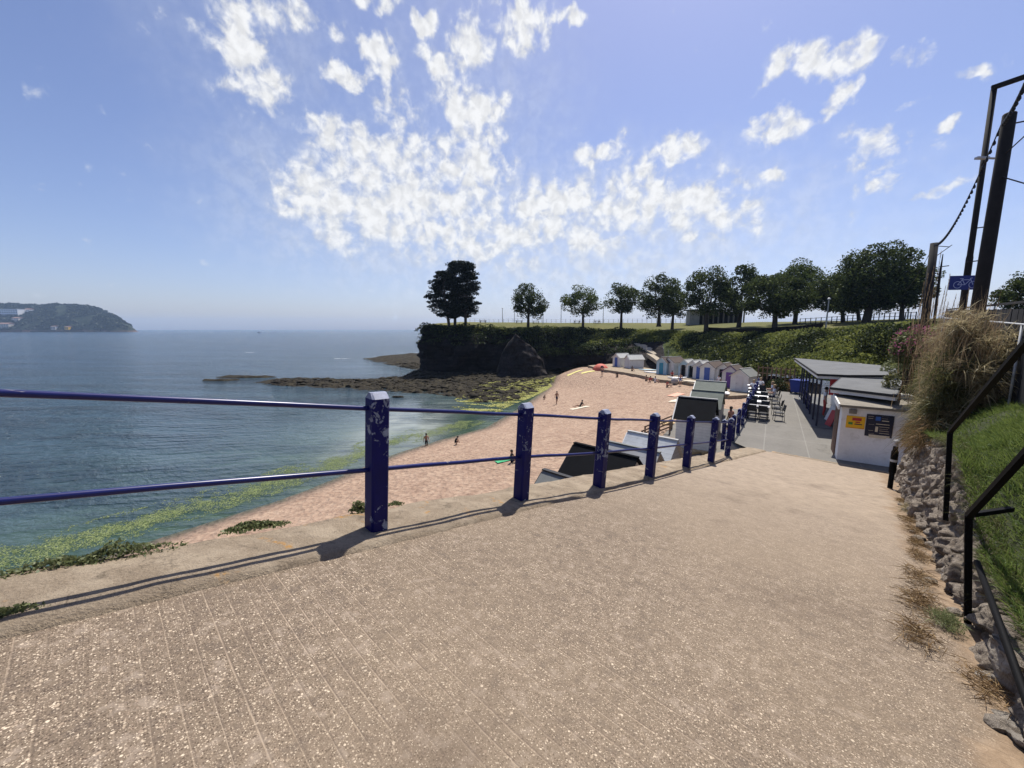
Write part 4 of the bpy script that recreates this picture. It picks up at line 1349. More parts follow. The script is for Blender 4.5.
def handrail():
    base1 = SV(4.7, 0.80, -0.05); top1 = Vector((3.64, 2.9, -1.47))
    base2 = at(948, 505, 4.6); top2 = at(950, 432, 4.66)
    root = thing('iron_handrail', base1, 0, 'black iron handrail rising in steps up the stone wall, nearest thing at right', 'handrail')
    mb = MB(); mb.beam(base1, top1, 0.042, 0.042, up=V); mb.build('post', 'black_iron', root)
    mb = MB(); mb.beam(base2 - Vector((0, 0, 0.2)), top2, 0.048, 0.048, up=V); mb.build('post', 'black_iron', root)
    endA = top1 + (onplane(1024, 455, top1 + Vector((.05, -.05, 0)), V) - top1) * 1.9
    mb = MB(); mb.beam(top1 + Vector((0, 0, -0.01)), endA, 0.036, 0.04); a = mb.build('upper_bar', 'black_iron', root)
    endB = top2 + (onplane(1024, 345, top2, V) - top2) * 1.5
    mb = MB(); mb.beam(top2 + Vector((0, 0, 0.0)), endB, 0.04, 0.043); mb.build('upper_bar', 'black_iron', root)
    mb = MB(); mb.beam(top1, at(1012, 509, 3.0), 0.03, 0.035); mb.build('wall_bracket', 'black_iron', root)
    # posts beyond the frame that carry the two bars
    for e in (endA, endB):
        s = e.x * U.x + e.y * U.y
        mb = MB(); mb.beam(e, Vector((e.x + 0.05, e.y, rampz(s))), 0.05, 0.05, up=V); mb.build('post', 'black_iron', root)
    lowpts = [onplane(977, 562, SV(4.4, 0.74), V), onplane(1000, 625, SV(4, 0.74), V), onplane(1021, 684, SV(3.5, 0.74), V)]
    d = (lowpts[2] - lowpts[1]); lowpts.append(lowpts[2] + d * 2.5)
    mb = MB(); mb.tube(lowpts, 0.02, 8); mb.build('lower_bar', 'black_iron', root, smooth=True)
    lb = lowpts[-1]; mb = MB(); mb.beam(lb, Vector((lb.x, lb.y, rampz(2.5) - 0.1)), 0.04, 0.04, up=V); mb.build('post', 'black_iron', root)
handrail()

def board_fence():
    root = thing('board_fence', SVz(12, FENCE_V(12), -1.4), 0, 'tall dark grey close-boarded fence behind the grass bank at right', 'fence')
    s = 6.0; k = 0
    mb = MB(); rr = random.Random(5)
    while s < 27:
        v = FENCE_V(s); w = 0.145
        zt = interp(s, [6, 12, 20, 27], [0.32, 0.38, 0.62, 0.85]) + rr.uniform(-0.012, 0.012)
        zb = bank_z(s, v) - 0.15
        c = SVz(s + w / 2, v + rr.uniform(-0.006, 0.006), (zt + zb) / 2)
        mb.box(c, (w - 0.010, 0.022, zt - zb), math.atan2(U.y, U.x))
        s += w
    mb.build('boards', 'fence_board', root)
    mb = MB()
    a = SVz(6, FENCE_V(6) + 0.03, 0.36); b = SVz(27, FENCE_V(27) + 0.03, 0.89)
    mb.beam(a, b, 0.07, 0.05); mb.build('capping', 'fence_board', root)
board_fence()
def tube_rail():
    # pale scaffold rail standing on the bank in front of the fence
    pa = [at(944, 318, 12.6), at(985, 321, 10.0), at(1022.5, 324.5, 7.2)]
    pa.append(pa[2] + (pa[2] - pa[1]) * 0.7)
    root = thing('tube_rail', Vector((pa[2].x, pa[2].y, -1.4)), 0, 'thin pale metal tube rail on leaning uprights in front of the dark board fence', 'railing')
    mb = MB(); mb.tube(pa, 0.02, 8); mb.build('rail', 'rail_white', root, smooth=True)
    for top, foot in ((pa[2], at(1009, 402, 7.1)), (pa[1], pa[1] + Vector((0, 0, -1.6))), (pa[0], pa[0] + Vector((0, 0, -1.7))), (pa[3], pa[3] + Vector((0, 0, -1.5)))):
        mb = MB(); mb.tube([foot - Vector((0, 0, 0.1)), top], 0.02, 8); mb.build('upright', 'rail_white', root, smooth=True)
tube_rail()

# ------------------------------------------------------------------ poles, cable, sign
def poles():
    # near telegraph pole
    b = at(979, 312, 10.3); b.z = -1.5; top = at(1010, 113, 10.3)
    near_b = Vector((lerp(b.x, top.x, 0.0), 10.3, -1.5))
    bx = at(977, 316, 10.3).x
    root = thing('telegraph_pole', (bx, 10.3, -1.5), 0, 'thick dark timber telegraph pole, nearest and tallest-looking at the right edge', 'pole', 'timber poles carrying the bulb cable')
    mb = MB(); n = 10
    mb.tube([Vector((bx, 10.3, -1.6)), Vector((bx, 10.3, -1.6)).lerp(top, 0.5), top - Vector((0, 0, 0.03)), top], [0.15, 0.138, 0.122, 0.10], 14)
    mb.build('shaft', 'pole_wood', root, smooth=True)
    mb = MB(); mb.tube([top + Vector((0.05, 0, -0.25)), top + Vector((0.9, -0.35, -0.18))], 0.018, 6); mb.build('bracket', 'cable', root)
    for dy, ex in ((-0.98, at(1040, 122, 9.2)), (-1.45, at(1040, 188, 9.2))):
        mb = MB(); mb.tube([top + Vector((0.0, 0, dy)), ex], 0.014, 6); mb.build('stay_wire', 'cable', root)
    top_n = top.copy()
    # lamp column with arm and cycle-route sign
    Yl = 12.2
    bx = at(962.5, 316, Yl).x; top = at(994, 89, Yl)
    root = thing('lamp_column', (bx, Yl, -1.6), 0, 'slim tall lamp column with an arm bent over to the right, blue sign low on it', 'lamp column')
    mb = MB(); mb.tube([Vector((bx, Yl, -1.7)), Vector((bx, Yl, -1.7)).lerp(top, 0.45), Vector((bx, Yl, -1.7)).lerp(top, 0.46), top], [0.085, 0.08, 0.07, 0.065], 12)
    mb.build('shaft', 'pole_wood', root, smooth=True)
    e = at(1027, 76, Yl - 0.4)
    mb = MB(); mb.beam(top + Vector((-0.08, 0, 0.02)), e, 0.09, 0.12); mb.tube([e, e + (e - top).normalized() * 0.9], [0.1, 0.14], 8)
    mb.build('lamp_arm', 'pole_wood', root)
    mb = MB(); c = at(982, 158, Yl - 0.1); mb.box(c, (0.34, 0.1, 0.06)); mb.tube([c + Vector((0.1, 0, 0)), c + Vector((0.32, -0.05, -0.03))], 0.03, 6); mb.build('cable_clamp', 'rail_white', root)
    for (px, py) in ((977, 228), (967, 262)):
        c = at(px, py, Yl - 0.1); mb = MB(); mb.tube([c, c + Vector((0.22, -0.1, 0.02))], 0.018, 6); mb.build('step_peg', 'cable', root)
    sl = root
    # the blue plate with a bicycle drawn on it
    c = at(965, 282.7, Yl - 0.22); W, H = 0.80, 0.42
    sg = thing('cycle_sign', c, R(-12), 'small blue rectangular sign with a pale bicycle symbol fixed to the lamp column', 'sign')
    mb = MB(); mb.box((0, 0, 0), (W, 0.02, H)); mb.build('plate', 'sign_blue', sg, bevel=0.008, world=False)
    mb = MB(); y = -0.0135
    def ring(cx, cz, r, w=0.016):
        nn = 20
        for k in range(nn):
            a0, a1 = 2 * PI * k / nn, 2 * PI * (k + 1) / nn
            mb.prism([(cx + r * math.cos(a0), y, cz + r * math.sin(a0)), (cx + r * math.cos(a1), y, cz + r * math.sin(a1)), (cx + (r - w) * math.cos(a1), y, cz + (r - w) * math.sin(a1)), (cx + (r - w) * math.cos(a0), y, cz + (r - w) * math.sin(a0))], (0, -0.003, 0))
    def bar(x0, z0, x1, z1, w=0.018):
        d = Vector((x1 - x0, 0, z1 - z0)).normalized(); nx = Vector((-d.z, 0, d.x)) * w / 2
        a, b = Vector((x0, y - 0.001, z0)), Vector((x1, y - 0.001, z1))
        mb.prism([a - nx, b - nx, b + nx, a + nx], (0, -0.003, 0))
    ring(-0.19, -0.06, 0.105); ring(0.19, -0.06, 0.105)
    bar(-0.19, -0.06, -0.09, 0.085); bar(-0.09, 0.085, 0.11, 0.085); bar(-0.19, -0.06, -0.01, -0.06); bar(-0.01, -0.06, 0.11, 0.085); bar(-0.01, -0.06, -0.10, 0.115)
    bar(0.19, -0.06, 0.105, 0.125); bar(0.105, 0.125, 0.16, 0.135); bar(-0.15, 0.118, -0.06, 0.118)
    mb.build('bicycle_symbol', 'sign_white', sg, world=False)
    # far pole
    Y3 = 21.5
    top = at(934.5, 243, Y3); bx = at(929, 300, Y3).x
    root = thing('telegraph_pole', (bx, Y3, -1.7), 0, 'short-looking dark timber pole behind the dry grass clump, far end of the bulb cable', 'pole', 'timber poles carrying the bulb cable')
    mb = MB(); mb.tube([Vector((bx, Y3, -1.8)), top], [0.20, 0.165], 12); mb.build('shaft', 'pole_wood', root, smooth=True)
    mb = MB(); mb.tube([top + Vector((0.1, 0, -0.15)), top + Vector((0.85, 0, -0.2))], 0.02, 6)
    mb.tube([top + Vector((0.1, 0, -0.75)), top + Vector((0.95, 0, -0.1))], 0.018, 6); mb.build('bracket', 'cable', root)
    top3 = top.copy()
    # small mast beyond it
    Ym = 24.0
    t2 = at(943, 254, Ym); bx = at(938.5, 300, Ym).x
    root = thing('flag_mast', (bx, Ym, -1.5), 0, 'thin mast with a short cross arm right of the far timber pole', 'mast')
    mb = MB(); mb.tube([Vector((bx, Ym, -1.6)), t2 - Vector((0, 0, 1.2)), t2], [0.08, 0.06, 0.02], 8)
    mb.tube([t2 + Vector((-0.1, 0, -0.75)), t2 + Vector((0.45, 0, -0.68))], 0.03, 6); mb.build('shaft', 'pole_wood', root)
    # distant street lamp above the fence
    Yd = 40
    t4 = at(998, 301.5, Yd); bx = at(993, 320, Yd).x
    root = thing('street_lamp', (bx, Yd, -1.5), 0, 'thin pale street lamp with a hooked top, far beyond the board fence', 'street lamp')
    mb = MB(); top = at(995.5, 302.5, Yd)
    mb.tube([Vector((bx, Yd, -2)), top, top + Vector((0.15, 0, 0.25)), t4 + Vector((0.15, 0, 0.1)), t4 + Vector((0.55, 0, 0.05))], 0.07, 6); mb.build('column', 'steel', root)
    # the bulb cable: sags from pole to pole and on past the frame
    root = thing('bulb_cable', top3, 0, 'dark cable strung with small bulbs from the far pole to the near poles', 'cable')
    a, b = top3 - Vector((0, 0, 0.05)), top_n + Vector((0.02, 0.15, -0.15))
    pts = [a.lerp(b, k / 40) - Vector((0, 0, 0.75 * 4 * (k / 40) * (1 - k / 40))) for k in range(41)]
    ex = at(1034, 62, 7.0)
    pts2 = [b.lerp(ex, k / 10) - Vector((0, 0, 0.12 * 4 * (k / 10) * (1 - k / 10))) for k in range(1, 11)]
    far = at(905, 290, 33)
    pts0 = [far.lerp(a, k / 12) - Vector((0, 0, 0.4 * 4 * (k / 12) * (1 - k / 12))) for k in range(12)]
    mb = MB(); mb.tube(pts0 + pts + pts2, 0.014, 5); mb.build('wire', 'cable', root)
    path = pts + pts2
    mb = MB(); mb.lathe([(0.012, -0.01), (0.03, -0.05), (0.036, -0.10), (0.018, -0.135)], (0, 0, 0), 6)
    proto = mb.build('bulb', 'cable', root, world=False); first = True
    inv = wmat(root).inverted()
    L = 0; nxt = 0.25
    for k in range(len(path) - 1):
        seg = (path[k + 1] - path[k]).length
        while nxt < L + seg:
            p = inv @ path[k].lerp(path[k + 1], (nxt - L) / seg)
            if first: proto.location = p; first = False
            else:
                c = proto.copy(); COL.objects.link(c); c.parent = root; c.location = p
            nxt += 0.42
        L += seg
poles()

# slim black end post by the shop
def end_post():
    b = SV(13.93, 0.68, 0.0)
    root = thing('barrier_post', b, 0, 'slim black post with white bands standing by the wall near the white shop', 'post')
    p = b + Vector((0, 0, -0.05))
    mb = MB(); mb.lathe([(0.055, -0.05), (0.055, 0.42), (0.075, 0.45), (0.075, 1.0), (0.055, 1.05), (0.05, 1.16)], b, 12); mb.build('shaft', 'black_iron', root, smooth=False)
    mb = MB(); mb.lathe([(0.052, 1.16), (0.052, 1.21)], b, 12); mb.lathe([(0.03, 1.212), (0.062, 1.25), (0.06, 1.30), (0.02, 1.34)], b, 12); mb.build('cap', 'rail_white', root)
    mb = MB(); mb.lathe([(0.078, 0.74), (0.078, 0.80)], b, 12); mb.build('band', 'rail_white', root)
end_post()

# ------------------------------------------------------------------ planted things near the camera
def grass_clump():
    s0, v0 = 12.7, 1.25
    base = SVz(s0, v0, bank_z(s0, v0))
    root = thing('ornamental_grass', base, 0, 'huge shaggy straw coloured ornamental grass clump spilling over the stone wall', 'grass clump')
    def tussock_blades(n_t, per, lo, hi, seed, zmax):
        r_ = np.random.default_rng(seed); Ps, Ds, Ls, Ts, Wd, Dr = [], [], [], [], [], []
        q = 0
        while q < n_t:
            s = r_.normal(s0, 1.05); v = r_.normal(v0 + 0.18, 0.30)
            if s - s0 > 2.1 or s - s0 < -1.35 or v < wall_v(s) + 0.02 or v > 1.9: continue
            k = math.exp(-((s - s0) / 1.7) ** 2)
            c = SVz(s, v, wall_top(s) + r_.uniform(0.0, zmax) * k)
            n = int(per * r_.uniform(0.5, 1.5))
            lean = Vector((r_.normal(0, .35), r_.normal(0, .35), r_.uniform(0.35, 1.1))) - V * r_.uniform(0.0, 0.28)
            d = unit(n) * 1.15 + np.array(lean); d /= np.linalg.norm(d, axis=1, keepdims=True)
            Ps.append(np.array(c) + unit(n) * 0.10); Ds.append(d)
            Ls.append(r_.uniform(lo, hi, n) * r_.uniform(0.75, 1.2)); Ts.append(np.clip(r_.normal(r_.uniform(0.3, 0.75), 0.2, n), 0, 1)); Wd.append(r_.uniform(0.010, 0.024, n)); Dr.append(r_.uniform(0.15, 1.25, n))
            q += 1
        return np.concatenate(Ps), np.concatenate(Ds), np.concatenate(Ls), np.concatenate(Ts), np.concatenate(Wd), np.concatenate(Dr)
    P, D, L_, T, Wd, Dr = tussock_blades(185, 75, 0.18, 0.55, 5, 2.7)
    v, f, t = blades(P, D, L_, Wd, Dr, T, seg=5)
    link_mesh('straw_blades', np_mesh('straw_blades', v, f, t), 'straw', root)
    P, D, L_, T, Wd, Dr = tussock_blades(200, 75, 0.18, 0.5, 6, 2.3)
    v, f, t = blades(P, D, L_, Wd, Dr, T, seg=5)
    link_mesh('green_blades', np_mesh('green_blades', v, f, t), 'straw_green', root)
    # dead thatch hanging down the wall face
    P, D = [], []
    while len(P) < 900:
        s = nrng.normal(s0 + 0.4, 1.3)
        if abs(s - s0 - 0.4) > 2.4: continue
        P.append(SVz(s, wall_v(s) + nrng.uniform(-0.12, 0.22), wall_top(s) + nrng.uniform(-0.25, 0.35)))
        D.append((Vector((nrng.normal(0, 0.35), nrng.normal(0, 0.35), nrng.uniform(-0.6, 0.5))) - V * nrng.uniform(0.1, 0.7)).normalized())
    P = np.array(P); D = np.array(D); n = len(P)
    v, f, t = blades(P, D, nrng.uniform(0.12, 0.36, n), nrng.uniform(0.009, 0.02, n), nrng.uniform(0.3, 1.0, n), seg=4)
    link_mesh('dead_thatch', np_mesh('dead_thatch', v, f, t), 'dry_weed', root)
    # upright dry stems standing out of the top
    P, D = [], []
    while len(P) < 1700:
        s = nrng.normal(s0, 1.0); v = nrng.normal(v0 + 0.2, 0.28)
        if s - s0 > 1.9 or s - s0 < -1.2 or v > 1.8: continue
        P.append(SVz(s, v, wall_top(s) + nrng.uniform(1.1, 2.4) * math.exp(-((s - s0) / 1.7) ** 2)))
        D.append(Vector((nrng.normal(0, 0.16), nrng.normal(0, 0.16), 1)).normalized())
    P = np.array(P); D = np.array(D); n = len(P)
    v, f, t = blades(P, D, nrng.uniform(0.4, 1.05, n), nrng.uniform(0.006, 0.012, n), nrng.uniform(0.0, 0.12, n), seg=3)
    link_mesh('dry_stems', np_mesh('dry_stems', v, f, t), 'plume', root)
    # tall plume stalks
    st = MB(); parts = []
    for (px, py, Y) in ((924, 282, 10.2), (930, 296, 10), (934, 268, 10.6), (941, 252, 11), (946, 285, 10.4), (938, 300, 9.7), (956, 296, 10.2), (964, 300, 10.1), (920, 305, 10), (969, 290, 9.8), (950, 275, 10.8), (913, 318, 10), (926, 308, 9.4), (975, 306, 9.5), (943, 312, 9.2), (960, 312, 9.0), (934, 288, 9.9), (948, 304, 9.5), (928, 274, 10.4)):
        tip = at(px, py, Y)
        foot = Vector((tip.x + rng.uniform(-0.25, 0.15), tip.y + rng.uniform(-0.15, 0.15), bank_z(13.5, 1.3) + 0.5))
        mid = foot.lerp(tip, 0.5) + Vector((rng.uniform(-.06, .06), 0, 0.05))
        st.tube([foot, mid, tip], [0.008, 0.006, 0.003], 5)
        m = 80
        u = nrng.uniform(0.42, 1.0, m) ** 0.8
        pp = np.array([foot.lerp(tip, k) for k in u])
        ax = np.array((tip - foot).normalized())
        DD = unit(m) * 0.22 + ax; DD /= np.linalg.norm(DD, axis=1, keepdims=True)
        parts.append(blades(pp, DD, nrng.uniform(0.09, 0.20, m) * (1.15 - u * 0.6), 0.009, 0.1, seg=2))
    st.build('stalks', 'plume', root)
    v, f, t = join_np(parts); link_mesh('plumes', np_mesh('plumes', v, f, t), 'plume', root)
grass_clump()

def flower_bush():
    c = at(914, 336, 14.5)
    root = thing('flowering_shrub', Vector((c.x, c.y, -1.6)), 0, 'pink flowering valerian shrub just left of the straw grass clump', 'shrub')
    n = 4200
    P = np.array([c.x, c.y, c.z - 0.5]) + unit(n) * np.array([0.6, 0.6, 0.7]) * (nrng.uniform(0.3, 1, n) ** 0.4)[:, None] * (1 + 0.25 * np.array([fbm(k, 2.0, 2) for k in unit(n)]))[:, None]
    v, f, t = leaf_quads(P, nrng.uniform(0.06, 0.13, n)); link_mesh('leaves', np_mesh('leaves', v, f, t), 'weed', root)
    n = 1100
    P = np.array([c.x - 0.05, c.y - 0.1, c.z - 0.35]) + unit(n) * np.array([0.66, 0.62, 0.72]) * nrng.uniform(0.8, 1.1, n)[:, None]
    P = P[P[:, 2] > c.z - 0.75]
    cl = np.array([fbm(k, 2.4, 2) for k in P]) > -0.12
    P = P[cl]
    v, f, t = leaf_quads(P, nrng.uniform(0.05, 0.11, len(P)), aspect=0.9); link_mesh('flower_heads', np_mesh('flower_heads', v, f, t), 'pink_flower', root)['kind'] = 'stuff'
    mb = MB()
    for k in range(10):
        a = rng.uniform(0, 2 * PI); mb.tube([(c.x, c.y, -2.2), (c.x + 0.3 * math.cos(a), c.y + 0.3 * math.sin(a), c.z - 0.4)], [0.02, 0.01], 5)
    mb.build('stems', 'bark', root)
flower_bush()

def weed(name, label, px, py, w, d, h, n, mat='weed', sv=None, ls=(0.012, 0.035), group=None, flat=False):
    s, v = sv
    base = SV(s, v, 0.04)
    root_c = np.array(base)
    P = []
    while len(P) < n:
        a, b = nrng.normal(0, 0.45), nrng.normal(0, 0.4)
        if abs(a) > 1 or abs(b) > 1: continue
        k = max(0.0, 1 - a * a - b * b)
        nn = 0.6 + 0.8 * (fbm((a * w * 6, b * d * 6, s), 1, 2) + 0.3)
        P.append(root_c + np.array(U) * a * w + np.array(V) * b * d + np.array([0, 0, -GR * a * w + nrng.uniform(0, 1) * h * k * nn]))
    P = np.array(P)
    if flat == 'tuft':
        D = unit(len(P)) * 0.75 + np.array([0, 0, 0.8]); D /= np.linalg.norm(D, axis=1, keepdims=True)
        v_, f, t = blades(P, D, nrng.uniform(*ls, len(P)), 0.005, nrng.uniform(0.2, 0.9, len(P)), seg=3)
    elif flat:
        D = unit(len(P)) * np.array([1, 1, 0.25]); D /= np.linalg.norm(D, axis=1, keepdims=True)
        v_, f, t = blades(P, D, nrng.uniform(*ls, len(P)), 0.006, 0.05, seg=2)
    else:
        v_, f, t = leaf_quads(P, nrng.uniform(*ls, len(P)), up=0.5, aspect=0.55)
    o = link_mesh(name, np_mesh(name, v_, f, t), mat)
    o.data.transform(Matrix.Translation(-base)); o.location = base
    return tag(o, label, 'weed', group)
G = 'weeds growing on the ramp edge'
weed('weed_clump', 'long straggling green weed on the coping at the bottom left corner of the water', 100, 575, 0.42, 0.09, 0.09, 1500, sv=(-0.12, -3.52), ls=(0.012, 0.035), group=G)
weed('weed_clump', 'low thin weed at the left frame edge beside the two rail shadows', 30, 600, 0.25, 0.07, 0.06, 450, sv=(-0.62, -3.50), ls=(0.012, 0.03), group=G)
weed('weed_clump', 'bushy green weed on the coping midway between frame edge and nearest post', 245, 530, 0.26, 0.07, 0.075, 800, sv=(0.75, -3.60), ls=(0.018, 0.045), group=G)
weed('weed_clump', 'small upright weed growing right against the nearest tall blue post', 358, 512, 0.12, 0.07, 0.13, 420, sv=(1.62, -3.58), ls=(0.018, 0.045), group=G)
weed('weed_clump', 'tiny weed tuft on the coping just right of the nearest tall blue post', 398, 511, 0.11, 0.05, 0.05, 200, sv=(2.02, -3.60), ls=(0.015, 0.035), group=G)
weed('weed_clump', 'small dark weed in the joint between coping and ramp, leftmost along the shadow', 40, 605, 0.15, 0.04, 0.05, 320, sv=(-0.45, -3.02), ls=(0.015, 0.035), group=G)
weed('weed_clump', 'green tuft in the dirt at the foot of the iron handrail post', 962, 640, 0.22, 0.12, 0.05, 520, sv=(4.42, 0.64), ls=(0.05, 0.14), group=G, flat='tuft')
weed('dead_weed', 'flattened brown dead weed on the ramp just left of the iron handrail post', 925, 618, 0.42, 0.16, 0.04, 420, 'dry_weed', (4.75, 0.52), (0.06, 0.16), 'dead weeds along the wall foot', True)
weed('dead_weed', 'brown dead stalks below the stone wall, second tuft up from the handrail post', 920, 598, 0.45, 0.14, 0.04, 320, 'dry_weed', (5.6, 0.58), (0.06, 0.16), 'dead weeds along the wall foot', True)
weed('dead_weed', 'small dry tuft at the wall foot midway between handrail post and shop', 915, 545, 0.35, 0.12, 0.06, 260, 'dry_weed', (8.3, 0.72), (0.06, 0.16), 'dead weeds along the wall foot', True)
weed('dead_weed', 'pale dry grass tuft by the wall near the black banded post', 908, 520, 0.4, 0.14, 0.16, 320, 'straw', (10.3, 0.78), (0.05, 0.15), 'dead weeds along the wall foot', True)
for k_, (s_, v_, lb) in enumerate(((3.95, 0.45, 'brown scrap of dead weed on the ramp nearest the green tuft'), (6.6, 0.66, 'thin brown litter under the second handrail post'), (7.4, 0.70, 'flat brown litter just uphill of the small dry tuft'), (9.2, 0.72, 'brown dead weed between the small dry tuft and the pale dry tuft'), (11.6, 0.78, 'dark dry litter at the wall foot nearest the banded post'))):
    weed('dead_weed', lb, 0, 0, 0.34, 0.13, 0.04, 300, 'dry_weed', (s_, v_), (0.05, 0.14), 'dead weeds along the wall foot', True)
weed('dead_weed', 'scrap of dry weed at the wall foot in the bottom right corner', 1000, 690, 0.3, 0.12, 0.03, 220, 'dry_weed', (3.5, 0.70), (0.05, 0.13), 'dead weeds along the wall foot', True)
# ------------------------------------------------------------------ trees
def limb_tube(mb, a, b, r0, r1, wob=0.12):
    pts = []; rr = []
    L = (b - a).length
    for k in range(6):
        u = k / 5
        pts.append(a.lerp(b, u) + Vector((rng.gauss(0, wob), rng.gauss(0, wob), 0)) * L * 0.15 * math.sin(PI * u))
        rr.append(lerp(r0, r1, u))
    mb.tube(pts, rr, 7)

def tree(label, cpx, top, bot, left, right, base_y, trunk_px, D, mat='broadleaf', leaves=5200, leaf=0.42, clumps=34, group='broadleaf trees along the park edge', name='broadleaf_tree', stems=1, flat=0.8, dense=1.0, trunk_r=None):
    """crown given by its edges in the photograph, at distance D"""
    k = D / 386.0
    bot += 4 if bot - top < 60 else 2
    top += 3 if bot - top < 60 else 6
    foot = at(trunk_px, base_y, D)
    gz = ground(foot.x, foot.y, foot.z)
    base = Vector((foot.x, foot.y, gz))
    c = at(cpx, (top + bot) / 2, D)
    rx = (right - left) / 2 * k; rz = (bot - top) / 2 * k * 1.04; rx *= 1.02; ry = rx * 0.9
    root = thing(name, base, 0, label, 'tree', group)
    mb = MB()
    tr = trunk_r or (0.10 + 0.028 * (rz * 2))
    zc = c.z
    tops = []
    P = []
    cl = []
    for q in range(clumps):
        for _ in range(30):
            d = unit(1)[0]; r = nrng.uniform(0.25, 1.0) ** 0.5
            if d[2] < -flat: d[2] = -flat * nrng.uniform(0.5, 1)
            p = Vector((c.x + d[0] * r * rx * 0.92, c.y + d[1] * r * ry * 0.92, zc + d[2] * r * rz * 0.90))
            if d[2] < -0.4 and nrng.random() < 0.3: continue
            break
        cl.append((p, nrng.uniform(0.19, 0.32)))
    per = int(leaves * 1.6 / clumps)
    for p, s in cl:
        n = int(per * nrng.uniform(0.6, 1.4))
        rr = nrng.uniform(0.35, 1.0, n) ** 0.45
        q = np.array(p) + unit(n) * rr[:, None] * np.array([s * rx * 1.2, s * ry * 1.2, s * min(rz, rx) * 0.92])
        P.append(q)
    m_ = int(leaves * 0.6); d_ = unit(m_); d_[:, 2] = np.maximum(d_[:, 2], -flat)
    sd_ = nrng.uniform(0, 100)
    d_ = d_ * (0.95 + 0.20 * np.array([fbm(Vector(k) + Vector((sd_, 0, 0)), 1.5, 2) for k in d_]))[:, None]
    fill = np.array([c.x, c.y, zc]) + d_ * (nrng.uniform(0.35, 1.0, m_) ** 0.42)[:, None] * np.array([rx * 0.97, ry * 0.97, rz * 0.97])
    keep = np.array([fbm(k, 3.2 / max(rx, 1.0), 3) for k in fill]) > -0.06
    P.append(fill[keep])
    P = np.concatenate(P)
    P = P + nrng.normal(0, 0.06, P.shape)
    tint_c = np.concatenate([np.full(len(P), 0.0)])
    v, f, t = leaf_quads(P, nrng.uniform(0.6, 1.25, len(P)) * leaf * 0.84, up=0.55, aspect=0.75, tint=np.clip(nrng.normal(0.46, 0.27, len(P)), 0, 1))
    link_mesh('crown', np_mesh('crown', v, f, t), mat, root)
    for sidx in range(stems):
        bx = base + Vector((rng.uniform(-0.5, 0.5) * (sidx > 0) * 2.2, rng.uniform(-0.3, 0.3), -0.5))
        fork = Vector((lerp(bx.x, c.x, 0.6), lerp(bx.y, c.y, 0.6), zc - rz * 0.45))
        mb.tube([bx, bx.lerp(fork, 0.12) + Vector((0, 0, 0.1)), bx.lerp(fork, 0.6), fork], [tr * 1.45, tr * 1.05, tr * 0.85, tr * 0.7], 9)
        for p, s in rng.sample(cl, min(8, len(cl))):
            limb_tube(mb, fork.lerp(bx, rng.uniform(0, 0.25)), p, tr * 0.45, tr * 0.12)
    mb.build('trunk', 'bark', root, smooth=True)
    return root

def pine(label, cpx, top, left, right, base_y, trunk_px, D, lowest, seed, leaves=13000):
    k = D / 386.0
    foot = at(trunk_px, base_y, D); gz = ground(foot.x, foot.y, foot.z); base = Vector((foot.x, foot.y, gz))
    root = thing('pine_tree', base, 0, label, 'tree', 'dark pines on the tip of the headland')
    H = at(cpx, top, D).z - gz
    low = at(cpx, lowest, D).z - gz
    W = (right - left) / 2 * k; cx = at(cpx, top, D).x
    mb = MB()
    tip = Vector((cx, base.y, gz + H * 0.93))
    mb.tube([base - Vector((0, 0, 0.6)), base + Vector((0, 0, 0.3)), base.lerp(tip, 0.5), tip], [0.48, 0.36, 0.26, 0.08], 9)
    P = []
    r_ = np.random.default_rng(seed)
    pads = 60
    for q in range(pads):
        u = (q + r_.uniform(0, 0.8)) / pads
        h = low + (H - low) * u
        env = (math.sin(PI * (0.16 + 0.80 * u)) ** 0.75)
        a = r_.uniform(0, 2 * PI)
        R_ = W * env * r_.uniform(0.35, 0.80)
        c = Vector((lerp(base.x, cx, u) + R_ * math.cos(a), base.y + R_ * 0.8 * math.sin(a), gz + h))
        if q % 2 == 0: limb_tube(mb, base.lerp(tip, max(0.1, (h - 0.8) / H * 0.98)), c, 0.11, 0.035)
        n = int(leaves / pads * r_.uniform(0.6, 1.4))
        sz = W * r_.uniform(0.26, 0.46)
        d = unit(n) * (nrng.uniform(0.2, 1, n) ** 0.45)[:, None]
        P.append(np.array(c) + d * np.array([sz, sz * 0.9, sz * 0.30]))
    P = np.concatenate(P)
    v, f, t = leaf_quads(P, nrng.uniform(0.3, 0.6, len(P)), up=0.4, aspect=0.45)
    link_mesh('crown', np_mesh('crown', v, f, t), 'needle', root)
    mb.build('trunk', 'bark', root, smooth=True)
pine('dark pine on the headland tip, leftmost of the three and reaching out over the cliff', 442, 272, 424, 462, 327, 449, 91.5, 317, 1)
pine('tall dark pine in the middle of the three on the headland tip', 456, 262, 436, 474, 327, 455, 93.5, 312, 2)
pine('dark pine on the right of the three with a bare lower trunk leaning out', 466, 263, 447, 483, 326.5, 465.5, 92.5, 316, 3)

